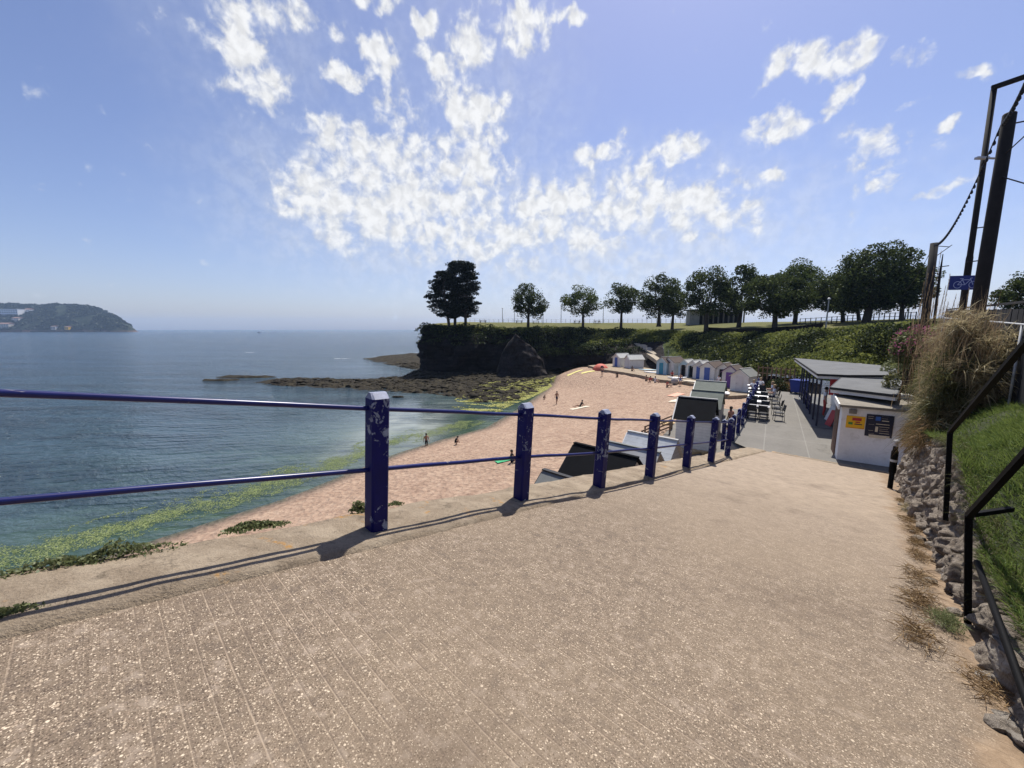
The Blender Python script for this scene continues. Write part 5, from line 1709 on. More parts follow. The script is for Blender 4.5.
tree('round green tree standing alone between the pines and the next park tree', 529, 282, 317, 511, 547, 324, 528, 95, leaves=4200, clumps=30)
tree('domed open-crowned tree on the park grass, second to the right of the pines', 583, 283.5, 315, 564, 601, 322, 583, 97, 'broadleaf_fresh', leaves=3600, clumps=30)
tree('dark round tree at the head of the gully, third to the right of the pines', 622, 280, 312, 605, 640, 322, 621, 98, leaves=4200, clumps=30)
tree('tall green tree just left of the park pavilion, with its trunk clear of the grass', 660, 271, 319, 640, 684, 324.5, 659, 88, leaves=5600, clumps=36)
tree('slender tree directly behind the tall one left of the park pavilion', 674, 282, 317, 663, 690, 323, 672, 93, leaves=2400, clumps=18)
tree('spreading tree in front of the left half of the park pavilion', 708, 263, 317, 686, 731, 326, 706, 78, leaves=5600, clumps=36)
tree('darkest tall tree of the row, standing in front of the right end of the pavilion', 744, 258, 316, 727, 764, 326, 738, 80, leaves=5400, clumps=34)
tree('broad low dark tree with a short thick trunk right of the pavilion', 776, 271, 317, 748, 808, 327, 776, 62, leaves=8200, clumps=42, leaf=0.36, trunk_r=0.42)
tree('lighter green tall tree behind the broad dark one right of the pavilion', 799, 260, 312, 772, 829, 322, 795, 76, 'broadleaf_fresh', leaves=7000, clumps=40)
tree('tree left of the biggest crown with a single clear trunk', 842, 269, 312, 818, 868, 322, 842, 66, leaves=6400, clumps=38, leaf=0.38)
tree('biggest wind-shaped tree of the park row with twin thick trunks', 876, 241, 314, 836, 912, 322.5, 866, 58, 'broadleaf', leaves=13000, clumps=70, leaf=0.36, stems=2, trunk_r=0.5)
tree('low spreading tree at the right end of the row, partly behind the far pole', 903, 264, 311, 880, 930, 320, 900, 55, leaves=6400, clumps=36, leaf=0.34)
tree('slim trunked tree hidden between the biggest crown and its left neighbour', 856, 274, 312, 836, 880, 322, 858.5, 72, leaves=4200, clumps=28)
tree('dark tree cut by the right frame edge above the board fence', 1024, 270, 312, 1004, 1046, 320, 1027, 34, leaves=4200, clumps=34, leaf=0.22, trunk_r=0.2)

# ------------------------------------------------------------------ growth on slope and cliff
def growth(name, u0, u1, w0, w1, mats, nb, rlo, rhi, per, leaf, label, seed, aspect=0.7):
    r_ = np.random.default_rng(seed)
    buckets = {m: [] for m in mats}
    for q in range(nb):
        u = r_.uniform(u0, u1); w = r_.uniform(w0, w1)
        p = face_pt(min(u, len(SECT) - 1.01), w)
        rad = r_.uniform(rlo, rhi)
        m = mats[0] if fbm(p, 0.13, 3) + r_.uniform(-0.25, 0.25) > -0.30 or len(mats) == 1 else mats[1]
        n = int(per * (rad / rhi) ** 2 * r_.uniform(0.7, 1.3)) + 8
        d = unit(n); d[:, 2] = np.abs(d[:, 2]) * 0.9 - 0.15
        rr = r_.uniform(0.55, 1.0, n) ** 0.5
        pt = np.array(p) + d * (rr * rad)[:, None] * np.array([1.1, 1.1, 0.75])
        tint = np.clip(r_.normal(r_.uniform(0.25, 0.75), 0.17, n), 0, 1)
        buckets[m].append((pt, r_.uniform(0.6, 1.3, n) * leaf, tint))
    return buckets
def build_growth(name, label, bucket_list, cat):
    # one object per kind of growth
    merged = {}
    for b in bucket_list:
        for m, lst in b.items(): merged.setdefault(m, []).extend(lst)
    for m, lst in merged.items():
        if not lst: continue
        P = np.concatenate([a for a, _, _ in lst]); S = np.concatenate([a for _, a, _ in lst]); T = np.concatenate([a for _, _, a in lst])
        v, f, t = leaf_quads(P, S, up=0.5, aspect=0.75, tint=T)
        nm, lb = name[m]
        tag(link_mesh(nm, np_mesh(nm, v, f, t), m), lb, cat, kind='stuff')
build_growth({'scrub': ('slope_scrub', 'bright green bramble and scrub covering the hillside behind huts and cafe'), 'dark_scrub': ('dark_bushes', 'dark bushes among the green scrub and along the cliff top')}, '',
    [growth('', 12.2, 20, 0.05, 0.99, ('scrub', 'dark_scrub'), 1700, 0.5, 1.3, 95, 0.24, '', 21),
     growth('', 15.5, 20, 0.35, 0.85, ('dark_scrub',), 12, 1.2, 2.0, 150, 0.26, '', 33),
     growth('', 12.4, 15.0, 0.15, 0.75, ('dark_scrub',), 110, 0.9, 1.9, 110, 0.30, '', 22),
     growth('', 2.0, 5.8, 0.62, 1.02, ('dark_scrub',), 150, 0.6, 1.5, 90, 0.34, '', 23),
     growth('', 5.8, 11.0, 0.30, 1.0, ('dark_scrub',), 330, 0.8, 2.0, 90, 0.36, '', 24),
     growth('', 3.0, 9.0, 0.86, 1.03, ('scrub',), 220, 0.4, 0.9, 60, 0.28, '', 27),
     growth('', 8.4, 12.6, 0.55, 1.0, ('scrub',), 420, 0.5, 1.3, 80, 0.30, '', 25)], 'scrub')

def slope_path():
    # pale path cut across the slope from the park down to the huts
    cb = BVHTree.FromObject(cliff, DG)
    pts = []
    for px, py in ((615, 335), (622, 337.5), (630, 341), (638, 345.5), (646, 350), (654, 354.5), (661, 359), (667, 363.5)):
        r = ray(px, py).normalized()
        hs = [h for h in (b_.ray_cast(Vector((0, 0, 0)), r) for b_ in (cb, slope_bvh, park_bvh)) if h[0] is not None]
        if hs: pts.append(min(hs, key=lambda h: h[3])[0] - r * 0.6)
    mb = MB()
    for k in range(len(pts) - 1):
        a, b = pts[k], pts[k + 1]
        d = (b - a); n = Vector((-d.y, d.x, 0)).normalized()
        if n.y < 0: n = -n
        w = 1.5
        mb.prism([a, b, b + n * w + Vector((0, 0, 0.25)), a + n * w + Vector((0, 0, 0.25))], (0, 0, -0.7))
    tag(mb.build('slope_path', 'path'), kind='structure')
slope_path()

# triangular slab of rock at the cliff foot
def slab():
    c = onz(521, 369, -9.6); c.y = 83
    x0 = at(497, 368, 83).x; x1 = at(547, 368, 83).x
    apex = at(515, 334, 85)
    zb = -10.4
    def fn(i, j):
        u = i / 40; w = j / 24
        x = lerp(x0, x1, u)
        ux = (apex.x - x0) / (x1 - x0)
        hh = (u / ux if u < ux else max(0, (1 - u) / (1 - ux)))
        H = (apex.z - zb) * max(0.02, min(1, hh)) ** 0.48
        if w < 0.8:
            t = w / 0.8
            p = Vector((x, 82 + 2.5 * t + 1.5 * abs(u - 0.5), zb + H * t))
        else:
            t = (w - 0.8) / 0.2
            p = Vector((x, 84.5 + 1.5 * abs(u - 0.5) + 4 * t, zb + H * (1 - 0.1 * t)))
        return p + Vector((0.3 * fbm(p, 0.5, 4), -0.7 * fbm(p, 0.35, 4) - 0.25 * fbm(p, 1.4, 3), 0.3 * fbm(p, 0.6, 3)))
    o = grid_mesh('rock_outcrop', fn, 41, 25, 'slab_rock', smooth=False)
    tag(o, 'big triangular grey rock outcrop leaning against the dark cliff beside the reef', 'rock')
slab()

# ------------------------------------------------------------------ beach huts
def hut(label, c, az, W, L, eave, ridge, wall='ship_white', roof='roof_grey', door='hut_blue', trim='hut_white', open_door=False, group=None, cap='ridge_pale', win=False, mast=False):
    """gable and door face local -X; c is the middle of the floor"""
    root = thing('beach_hut', c, az, label, 'beach hut', group)
    hl, hw = L / 2, W / 2
    mb = MB()
    mb.prism([(-hl, -hw, 0), (-hl, hw, 0), (-hl, hw, eave), (-hl, 0, ridge), (-hl, -hw, eave)], (L, 0, 0))
    wl = mb.build('wall', wall, root, world=False)
    th = 0.06; oh = 0.14
    mb = MB()
    sl = (ridge - eave) / hw
    for sg in (-1, 1):
        ye = sg * (hw + oh); ze = eave - sl * oh
        a = Vector((-hl - oh, 0, ridge + 0.012)); b = Vector((-hl - oh, ye, ze + 0.012))
        n = Vector((0, sg * sl, 1)).normalized() * th
        mb.prism([a, b, b + n, a + n], (L + 2 * oh, 0, 0))
    rf = mb.build('roof', roof, root, world=False)
    mb = MB(); mb.beam((-hl - oh - 0.01, 0, ridge + 0.075), (hl + oh + 0.01, 0, ridge + 0.075), 0.16, 0.05)
    mb.build('ridge_cap', cap, rf, world=False)
    mb = MB()
    for sg in (-1, 1):
        mb.beam((-hl - oh - 0.012, sg * 0.02, ridge - 0.03), (-hl - oh - 0.012, sg * (hw + oh), eave - sl * oh - 0.03), 0.025, 0.13, up=Vector((1, 0, 0)))
    mb.build('barge_board', trim, root, world=False)
    dw = min(0.8, W * 0.42); dh = min(1.85, eave - 0.05)
    mb = MB(); mb.box((-hl - 0.012, 0, dh / 2 + 0.03), (0.03, dw + 0.14, dh + 0.08)); mb.build('door_frame', trim, root, world=False)
    if open_door:
        mb = MB(); mb.box((-hl - 0.03, 0, dh / 2 + 0.03), (0.012, dw, dh)); mb.build('doorway', 'dark', root, world=False)
        for sg in (-1, 1):
            mb = MB(); mb.box((-hl - 0.03 - dw * 0.22, sg * (dw / 2 + 0.03), dh / 2 + 0.03), (dw * 0.46, 0.035, dh - 0.04)); mb.build('door', door, root, world=False)
    else:
        mb = MB(); mb.box((-hl - 0.035, 0, dh / 2 + 0.03), (0.035, dw, dh)); d = mb.build('door', door, root, world=False)
        mb = MB(); mb.box((-hl - 0.065, dw * 0.36, dh * 0.5), (0.03, 0.03, 0.12)); mb.build('handle', 'steel', d, world=False)
    if win:
        mb = MB(); mb.box((0, -hw - 0.015, eave * 0.62), (0.5, 0.03, 0.55)); mb.build('window', 'glass_dark', root, world=False)
    if mast:
        mb = MB(); mb.tube([(hl * 0.3, 0, ridge), (hl * 0.3, 0, ridge + 1.1)], 0.035, 6); mb.tube([(hl * 0.3 - 0.25, 0, ridge + 0.9), (hl * 0.3 + 0.25, 0, ridge + 0.9)], 0.02, 6); mb.build('mast', 'steel', root, world=False)
    return root
azV = math.atan2(V.y, V.x); azN = math.atan2(PN.y, PN.x)
GH = 'beach huts below the ramp and around the bay'
def hut_sv(label, s, v0, v1, zr, W, **kw):
    c = SVz(s, (v0 + v1) / 2, 0); L = v1 - v0
    ridge = kw.pop('h', 2.65); eave = kw.pop('eave', 1.75)
    return hut(label, Vector((c.x, c.y, zr - ridge)), azV, W, L, eave, ridge, group=GH, **kw)
hut_sv('grey roofed beach hut lowest below the ramp, only its roof peak showing', 10.05, -7.75, -5.3, -4.85, 2.15, wall='ship_grey', roof='roof_grey', cap='fascia_black', trim='fascia_black')
hut_sv('black roofed beach hut below the ramp railing with a pale gable end', 13.35, -8.7, -6.15, -4.82, 2.5, wall='ship_white', roof='felt_black', cap='felt_black', trim='fascia_black', eave=1.55)
hut_sv('pale grey boarded beach hut between the black roofed one and the whitish roof', 15.3, -8.2, -6.1, -5.08, 1.95, wall='ship_grey', roof='ship_grey', cap='roof_grey', eave=1.7)
hut_sv('beach hut with a blotchy whitish blue roof, farthest of the four by the ramp', 17.25, -8.2, -6.1, -4.98, 2.1, wall='ship_pale', roof='ship_pale', cap='ridge_pale', eave=1.6)
def hut_nq(label, n0, n1, q, zr, W, base, **kw):
    c = NQ((n0 + n1) / 2, q, 0); eave = kw.pop('eave', 1.85)
    return hut(label, Vector((c.x, c.y, base)), azN, W, n1 - n0, eave, zr - base, group=GH, **kw)
hut_nq('white beach hut with black slated roof and pale ridge standing behind the fifth railing post', -4.2, -2.45, 23.75, -3.93, 2.0, -6.72, wall='ship_white', roof='felt_black', cap='ridge_pale', door='hut_blue')
hut_nq('beach hut with green grey roof directly behind the black slated one', -4.1, -2.5, 27.7, -4.05, 2.0, -6.72, wall='ship_grey', roof='roof_green_grey', cap='roof_green_grey')
hut_nq('beach hut with green grey roof, farther of the two along the sea wall', -4.75, -2.9, 33.5, -4.1, 2.4, -6.72, wall='ship_grey', roof='roof_green_grey', cap='ridge_pale')
fa = R(18)
def hut_far(label, px, py, W, L, ridge, rz, **kw):
    p = onz(px, py, LEDGE)
    d = Vector((math.cos(rz), math.sin(rz), 0))
    c = p + d * (L / 2)
    hut(label, Vector((c.x, c.y, LEDGE)), rz, W, L, kw.pop('eave', ridge - 0.75), ridge, group=GH, **kw)
hut_far('white beach hut with blue door, leftmost of the far pair under the cliff', 616, 366.6, 2.2, 2.6, 2.55, R(22), wall='hut_white', roof='ridge_pale', door='hut_blue')
hut_far('plain white beach hut, right one of the far pair under the cliff', 627, 368, 2.2, 2.8, 2.45, R(10), wall='hut_white', roof='ridge_pale', door='hut_white', trim='hut_cream', win=False)
hut_far('teal doored pale blue beach hut at the left end of the main row', 661, 374.2, 1.9, 2.4, 2.75, R(32), wall='hut_pale_blue', roof='roof_brown', door='hut_teal', mast=True)
hut_far('white beach hut with an open dark doorway beside the teal door hut', 667.5, 374.4, 2.1, 3.2, 2.75, R(34), wall='hut_white', roof='roof_brown', open_door=True, door='hut_cream')
hut_far('pale beach hut with open dark door, third from the left of the main row', 683.5, 376.3, 1.8, 2.4, 2.55, R(40), wall='hut_pale_blue', roof='ridge_pale', open_door=True, door='hut_white')
hut_far('white beach hut with open dark door, fourth from the left of the main row', 691.5, 377.6, 1.8, 2.6, 2.55, R(40), wall='hut_white', roof='ridge_pale', open_door=True, door='hut_pale_blue')
hut_far('cream beach hut with blue door, fifth from the left of the main row', 698.5, 379, 1.8, 2.6, 2.6, R(42), wall='hut_cream', roof='ridge_pale', door='hut_blue', trim='hut_white')
hut_far('white beach hut with narrow blue door and dark roof, mid right of the main row', 706.5, 380.7, 2.1, 3.2, 2.65, R(36), wall='hut_white', roof='roof_brown', door='hut_blue')
hut_far('white gabled beach hut with one dark window left of the purple door', 722, 382, 1.9, 2.6, 2.55, R(44), wall='hut_white', roof='roof_brown', open_door=True, door='hut_white')
hut_far('beach hut with purple door and purple trim near the promenade', 729, 387.6, 1.9, 2.4, 2.75, R(40), wall='hut_cream', roof='roof_brown', door='hut_purple', trim='hut_purple')
hut_far('white beach hut with grey roof, nearest of the far row against the sea wall', 738.5, 391.3, 2.0, 2.7, 2.6, R(36), wall='hut_white', roof='roof_grey', door='hut_cream', trim='hut_white')

def hut_steps():
    a = NQ(-5.2, 26.5, -6.75); b = NQ(-6.9, 26.3, -7.7)
    root = thing('beach_steps', a, 0, 'brown timber steps with handrails going down to the sand beside the black slated hut', 'steps')
    mb = MB()
    for k in range(7):
        p = a.lerp(b, (k + 0.5) / 7); mb.box(p, (0.5, 1.3, 0.06), math.atan2((b - a).y, (b - a).x))
    mb.build('treads', 'deck_wood', root)
    d = (b - a); n = Vector((-d.y, d.x, 0)).normalized() * 0.68
    for sg in (-1, 1):
        mb = MB()
        for h in (0.5, 0.95): mb.beam(a + n * sg + Vector((0, 0, h)), b + n * sg + Vector((0, 0, h)), 0.06, 0.09)
        for u in (0, 0.5, 1): mb.beam(a.lerp(b, u) + n * sg + Vector((0, 0, -0.8)), a.lerp(b, u) + n * sg + Vector((0, 0, 1.0)), 0.09, 0.09, up=V)
        mb.beam(a + n * sg + Vector((0, 0, -0.08)), b + n * sg + Vector((0, 0, -0.08)), 0.06, 0.2)
        mb.build('handrail', 'deck_wood', root)
    # platform in front of the hut
    mb = MB(); mb.box(NQ(-5.0, 23.6, -6.70), (1.6, 2.4, 0.08), azN); mb.build('platform', 'deck_wood', root)
hut_steps()
def pallet(label, px, py, z, rz, tilt=0.0):
    c = onz(px, py, z)
    root = thing('pallet', c, rz, label, 'pallet', 'pale timber pallets by the hut')
    mb = MB()
    for k in range(5): mb.box((-0.48 + 0.24 * k, 0, 0.13), (0.15, 1.0, 0.025))
    mb.build('top_slats', 'pallet', root, world=False)
    mb = MB()
    for y in (-0.44, 0, 0.44): mb.box((0, y, 0.06), (1.15, 0.09, 0.11))
    mb.build('bearers', 'pallet', root, world=False)
pallet('pale timber pallet lying below the hut between the fourth and fifth railing posts', 686, 452, -6.72, R(20))
pallet('pale timber pallet beside the first, partly behind the fifth railing post', 701, 451, -6.72, R(32))
pallet('pale timber pallet left of the black slated hut by the steps', 666, 424, -6.95, R(10))

# ------------------------------------------------------------------ cafe and shop
def cafe():
    o = NQ(3.5, 21, PROM)
    shop = thing('shop_block', NQ(3.6, 20, PROM), 0, 'white rendered flat roofed shop block with yellow sign and dark menu board', 'shop')
    n0, n1, q0, q1 = 2.42, 4.75, 19.35, 21.05
    zt = -2.98
    mb = MB(); mb.prism([NQ(n0, q0, PROM), NQ(n1, q0, PROM), NQ(n1, q1, PROM), NQ(n0, q1, PROM)], (0, 0, zt - PROM))
    wl = mb.build('wall', 'white_wall', shop)
    mb = MB(); e = 0.10
    mb.prism([NQ(n0 - e, q0 - e, zt), NQ(n1, q0 - e, zt), NQ(n1, q1 + 0.05, zt + 0.16), NQ(n0 - e, q1 + 0.05, zt + 0.16)], (0, 0, 0.09))
    rf = mb.build('roof', 'felt_brown', shop)
    mb = MB(); mb.prism([NQ(n0 - e - 0.05, q0 - e - 0.03, zt - 0.10), NQ(n0 - e, q0 - e - 0.03, zt - 0.10), NQ(n0 - e, q1 + 0.05, zt + 0.05), NQ(n0 - e - 0.05, q1 + 0.05, zt + 0.05)], (0, 0, 0.22))
    mb.build('verge_board', 'fascia_white', rf)
    mb = MB(); mb.prism([NQ(n0 - 0.03, q0 + 0.62, PROM), NQ(n0 - 0.003, q0 + 0.62, PROM), NQ(n0 - 0.003, q1 - 0.05, PROM), NQ(n0 - 0.03, q1 - 0.05, PROM)], (0, 0, 2.0))
    mb.build('brick_panel', 'brick', shop)
    pf = NQ(n0, q0, 0)
    def fp(px, py, off=0.0):
        return onplane(px, py, pf - PQ * off, PQ)
    def board(name, x0, y0, x1, y1, m, off, parent, th=0.02):
        a, b = fp(x0, y0, off), fp(x1, y1, off)
        na, nb = a.dot(PN), b.dot(PN); za, zb = a.z, b.z
        mb = MB(); q = q0 - off
        mb.prism([NQ(na, q, za), NQ(nb, q, za), NQ(nb, q, zb), NQ(na, q, zb)], -PQ * th)
        return mb.build(name, m, parent)
    s1 = thing('ice_cream_sign', fp(855, 422), 0, 'bright yellow advertising sign with red lettering blocks on the white shop wall', 'sign')
    board('panel', 846.8, 415.2, 864, 429.3, 'yellow', 0.003, s1)
    board('red_print', 852.5, 417.5, 861.5, 421.3, 'red', 0.026, s1, 0.004); board('red_print', 855.5, 421.6, 860, 423.2, 'red', 0.026, s1, 0.004)
    board('green_print', 848.5, 421.8, 852.5, 424.6, 'green', 0.026, s1, 0.004); board('dark_print', 854.5, 423.6, 862, 425.3, 'navy', 0.026, s1, 0.004)
    board('orange_strip', 847.2, 426.8, 863.7, 428.9, 'red', 0.0255, s1, 0.002)
    s2 = thing('menu_board', fp(879, 426), 0, 'large dark menu board with small pictures and text on the white shop wall', 'sign')
    board('panel', 867, 413.8, 891.5, 438.5, 'navy', 0.003, s2)
    rr = random.Random(2)
    board('picture', 876, 416.5, 880.5, 421, 'cloth_blue', 0.026, s2, 0.004); board('picture', 875.5, 426.5, 877.5, 432, 'cream', 0.026, s2, 0.004)
    board('picture', 882, 420.5, 889, 422.0, 'cream', 0.026, s2, 0.004)
    mb = MB()
    for (x0, x1, y) in ((868.3, 874, 416), (868.3, 873, 418), (868.3, 874.2, 424), (868.3, 873, 430), (868.3, 874, 433), (868.5, 889.5, 435.8), (868.5, 886, 437.1), (879, 889.5, 427), (879, 888, 429), (879, 889, 431), (882, 889.5, 416.5), (882, 888, 418.5), (879, 889, 433.3), (876, 889.6, 424.2)):
        a, b = fp(x0, y, 0.026), fp(x1, y + 0.75, 0.026)
        mb.prism([NQ(a.dot(PN), q0 - 0.026, a.z), NQ(b.dot(PN), q0 - 0.026, a.z), NQ(b.dot(PN), q0 - 0.026, b.z), NQ(a.dot(PN), q0 - 0.026, b.z)], -PQ * 0.004)
    mb.build('text_lines', 'cream', s2)
    c = fp(853, 411.5, 0.05); mb = MB(); mb.box(c, (0.22, 0.10, 0.16), azN); mb.build('wall_vent', 'felt_brown', shop)

    ck = thing('beach_cafe', NQ(4.5, 27, PROM), 0, 'long low beach cafe with grey flat roofs and an open blue posted verandah', 'cafe')
    # middle block
    mb = MB(); mb.prism([NQ(2.95, 21.06, PROM), NQ(4.7, 21.06, PROM), NQ(4.7, 25.3, PROM), NQ(2.95, 25.3, PROM)], (0, 0, 2.52)); mb.build('wall', 'white_wall', ck)
    def slab(name, pts, th, top, edge, parent, lift=0.0):
        mb = MB(); mb.prism([p + Vector((0, 0, -th)) for p in pts], (0, 0, th)); r = mb.build(name, top, parent)
        cen = sum(pts, Vector()) / len(pts)
        out = [cen + (p - cen) * 1.006 for p in pts]
        mb = MB()
        for k in range(len(out)):
            a, b = out[k], out[(k + 1) % len(out)]
            d = (b - a).normalized(); nn = Vector((d.y, -d.x, 0)) * 0.03
            mb.prism([a, b, b + Vector((0, 0, -0.10)), a + Vector((0, 0, -0.10))], nn)
        mb.build('fascia', edge, r)
        mb = MB()
        for k in range(len(out)):
            a, b = cen + (pts[k] - cen) * 0.985, cen + (pts[(k + 1) % len(pts)] - cen) * 0.985
            d = (b - a).normalized(); nn = Vector((d.y, -d.x, 0)) * 0.03
            mb.prism([a + Vector((0, 0, -th)), b + Vector((0, 0, -th)), b + Vector((0, 0, -th - 0.14)), a + Vector((0, 0, -th - 0.14))], nn)
        mb.build('under_board', 'fascia_white', r)
        return r
    def Z(px, py, z): return onz(px, py, z)
    mid = [Z(831, 387, -2.42), Z(896.7, 394.7, -2.42), Z(903, 380, -2.35), Z(902, 376, -2.30), Z(844, 375.4, -2.30)]
    slab('roof', mid, 0.10, 'felt', 'fascia_black', ck)
    ver = [Z(794.6, 358, -2.2), Z(818, 373.7, -2.2), Z(847, 374.9, -2.2), Z(903, 375, -2.12), Z(900, 371, -2.05), Z(889, 366.0, -2.0)]
    slab('verandah_roof', ver, 0.10, 'felt', 'fascia_black', ck)
    # verandah back wall, counter and boards
    mb = MB(); mb.prism([NQ(4.05, 25.3, PROM), NQ(5.2, 25.31, PROM), NQ(5.2, 36.0, PROM), NQ(4.05, 36.0, PROM)], (0, 0, 2.72)); mb.build('back_wall', 'grey_wall', ck)
    mb = MB(); mb.prism([NQ(3.55, 25.32, PROM), NQ(4.04, 25.32, PROM), NQ(4.04, 34.0, PROM), NQ(3.55, 34.0, PROM)], (0, 0, 1.05)); ct = mb.build('counter', 'white_wall', ck)
    mb = MB(); mb.prism([NQ(3.45, 25.33, PROM + 1.053), NQ(4.04, 25.33, PROM + 1.053), NQ(4.04, 34.05, PROM + 1.053), NQ(3.45, 34.05, PROM + 1.053)], (0, 0, 0.05)); mb.build('counter_top', 'felt', ct)
    for (qa, qb, m) in ((25.6, 27.4, 'red'), (27.6, 28.9, 'cream'), (29.1, 30.6, 'red'), (30.8, 31.6, 'cloth_blue'), (31.8, 33.6, 'cloth_red')):
        mb = MB(); mb.prism([NQ(3.9, qa, -3.35), NQ(4.03, qa, -3.35), NQ(4.03, qb, -3.35), NQ(3.9, qb, -3.35)], (0, 0, 0.72)); mb.build('menu_panel', m, ck)
    mb = MB(); mb.prism([NQ(2.55, 25.31, -3.35), NQ(4.0, 25.31, -3.35), NQ(4.0, 25.36, -3.35), NQ(2.55, 25.36, -3.35)], (0, 0, 0.85)); mb.build('menu_panel', 'red', ck)
    mb = MB(); mb.prism([NQ(1.95, 25.2, PROM), NQ(4.05, 25.2, PROM), NQ(4.05, 36.5, PROM), NQ(1.85, 36.5, PROM)], (0, 0, 0.02)); mb.build('verandah_floor', 'felt', ck)
    # posts
    for k, q in enumerate((25.6, 27.3, 29.0, 30.9, 32.8, 34.7, 36.2)):
        n = lerp(2.22, 1.95, (q - 25.6) / 10.6)
        mb = MB(); b = NQ(n, q, PROM); mb.beam(b, Vector((b.x, b.y, -2.32)), 0.085, 0.085, up=V); mb.build('post', 'navy', ck)
    for q in (26.5, 28.2, 30.0, 31.8):
        mb = MB(); b = NQ(lerp(2.2, 1.97, (q - 25.6) / 10.6), q, PROM)
    # low screen between the far posts
    mb = MB()
    for k in range(14):
        q = 29.1 + k * 0.42; b = NQ(lerp(2.2, 1.97, (q - 25.6) / 10.6) + 0.05, q, PROM); mb.beam(b, b + Vector((0, 0, 0.95)), 0.035, 0.035, up=V)
    for h in (0.5, 0.95): mb.beam(NQ(2.16, 29.1, PROM + h), NQ(2.02, 34.6, PROM + h), 0.04, 0.05)
    mb.build('balustrade', 'blue_paint', ck)
cafe()

def bin_(label, px, py, rz):
    c = onz(px, py, PROM)
    root = thing('waste_bin', c, rz, label, 'bin')
    mb = MB(); mb.add([(x * w, y * w, z) for z, w in ((0.12, 0.40), (1.02, 0.50)) for x, y in ((-1, -1), (1, -1), (1, 1), (-1, 1))], [(3, 2, 1, 0), (4, 5, 6, 7), (0, 1, 5, 4), (1, 2, 6, 5), (2, 3, 7, 6), (3, 0, 4, 7)])
    mb.build('body', 'blue_bin', root, bevel=0.02, world=False)
    mb = MB(); mb.add([(x * 0.54, y * 0.54, z) for z in (1.03, 1.10) for x, y in ((-1, -1), (1, -1), (1, 1), (-1, 1))], [(3, 2, 1, 0), (4, 5, 6, 7), (0, 1, 5, 4), (1, 2, 6, 5), (2, 3, 7, 6), (3, 0, 4, 7)]); mb.build('lid', 'blue_bin', root, bevel=0.02, world=False)
    for x in (-0.34, 0.34):
        mb = MB(); mb.tube([(x - 0.04, 0.38, 0.11), (x + 0.04, 0.38, 0.11)], 0.11, 12); mb.build('wheel', 'tyre', root, world=False)
def a_board(label, n, q, m):
    c = NQ(n, q, PROM + 0.02); root = thing('pavement_sign', c, azN + PI / 2 + 0.3, label, 'sign')
    for sg in (-1, 1):
        mb = MB(); mb.prism([(-0.3, sg * 0.28, 0.0), (0.3, sg * 0.28, 0.0), (0.3, sg * 0.02, 0.8), (-0.3, sg * 0.02, 0.8)], (0, sg * 0.025, 0)); mb.build('panel', m, root, world=False)
a_board('red folding board standing under the verandah beside the middle block', 3.0, 26.1, 'red')
a_board('white folding board standing under the verandah behind the red one', 3.1, 27.6, 'fascia_white')
bin_('big dark blue lidded waste bin at the far corner of the cafe verandah', 798.5, 393.5, R(30))

# ------------------------------------------------------------------ tables and chairs
def table(label, p, m, first=None):
    root = thing('cafe_table', p, azN, label, 'table', 'cafe tables along the railing')
    mb = MB(); mb.box((0, 0, 0.71), (1.15, 0.72, 0.035)); mb.build('table_top', m, root, bevel=0.008, world=False)
    for x in (-0.5, 0.5):
        for y in (-0.29, 0.29):
            mb = MB(); mb.tube([(x, y, 0.0), (x * 0.92, y * 0.92, 0.69)], 0.018, 6); mb.build('leg', 'chair_black', root, world=False)
    return root
TP = [onz(758.3, 405.7, -4.38), onz(758, 401, -4.38), onz(758, 396, -4.38), onz(758, 392, -4.38), onz(757.5, 388.5, -4.38), onz(756, 385.4, -4.38)]
ORD = ['nearest', 'second nearest', 'third nearest', 'third farthest', 'second farthest', 'farthest']
for k, p in enumerate(TP):
    table(('grey' if k == 0 else 'white') + ' topped cafe table by the promenade railing, %s in the line' % ORD[k], Vector((p.x, p.y, PROM)), 'table_grey' if k == 0 else 'table_white')
def make_chair():
    root = thing('cafe_chair', (0, 0, 0), 0, 'x', 'chair', 'black cafe chairs round the tables')
    mb = MB(); mb.box((0, 0, 0.45), (0.44, 0.43, 0.035)); mb.build('seat', 'chair_black', root, bevel=0.008, world=False)
    mb = MB(); mb.prism([(-0.22, 0.21, 0.56), (0.22, 0.21, 0.56), (0.21, 0.27, 0.90), (-0.21, 0.27, 0.90)], (0, 0.02, 0)); mb.build('backrest', 'chair_black', root, world=False)
    for x in (-0.2, 0.2):
        mb = MB(); mb.tube([(x, -0.22, 0), (x, -0.19, 0.44)], 0.014, 6); mb.build('leg', 'chair_black', root, world=False)
        mb = MB(); mb.tube([(x, 0.25, 0), (x, 0.20, 0.45), (x, 0.275, 0.92)], 0.014, 6); mb.build('leg', 'chair_black', root, world=False)
        mb = MB(); mb.tube([(x * 1.12, 0.22, 0.66), (x * 1.12, -0.2, 0.65), (x, -0.2, 0.45)], 0.014, 6); mb.build('armrest', 'chair_black', root, world=False)
    return root
def dup(root, loc, rz, label):
    r = root.copy(); COL.objects.link(r); r.location = loc; r.rotation_euler = (0, 0, rz); r['label'] = label
    for ch in list(root.children):
        c = ch.copy(); COL.objects.link(c); c.parent = r
    return r
chair0 = make_chair(); used = False
def place_chair(loc, rz, label):
    global used
    if not used:
        chair0.location = loc; chair0.rotation_euler = (0, 0, rz); chair0['label'] = label; used = True; return chair0
    return dup(chair0, loc, rz, label)
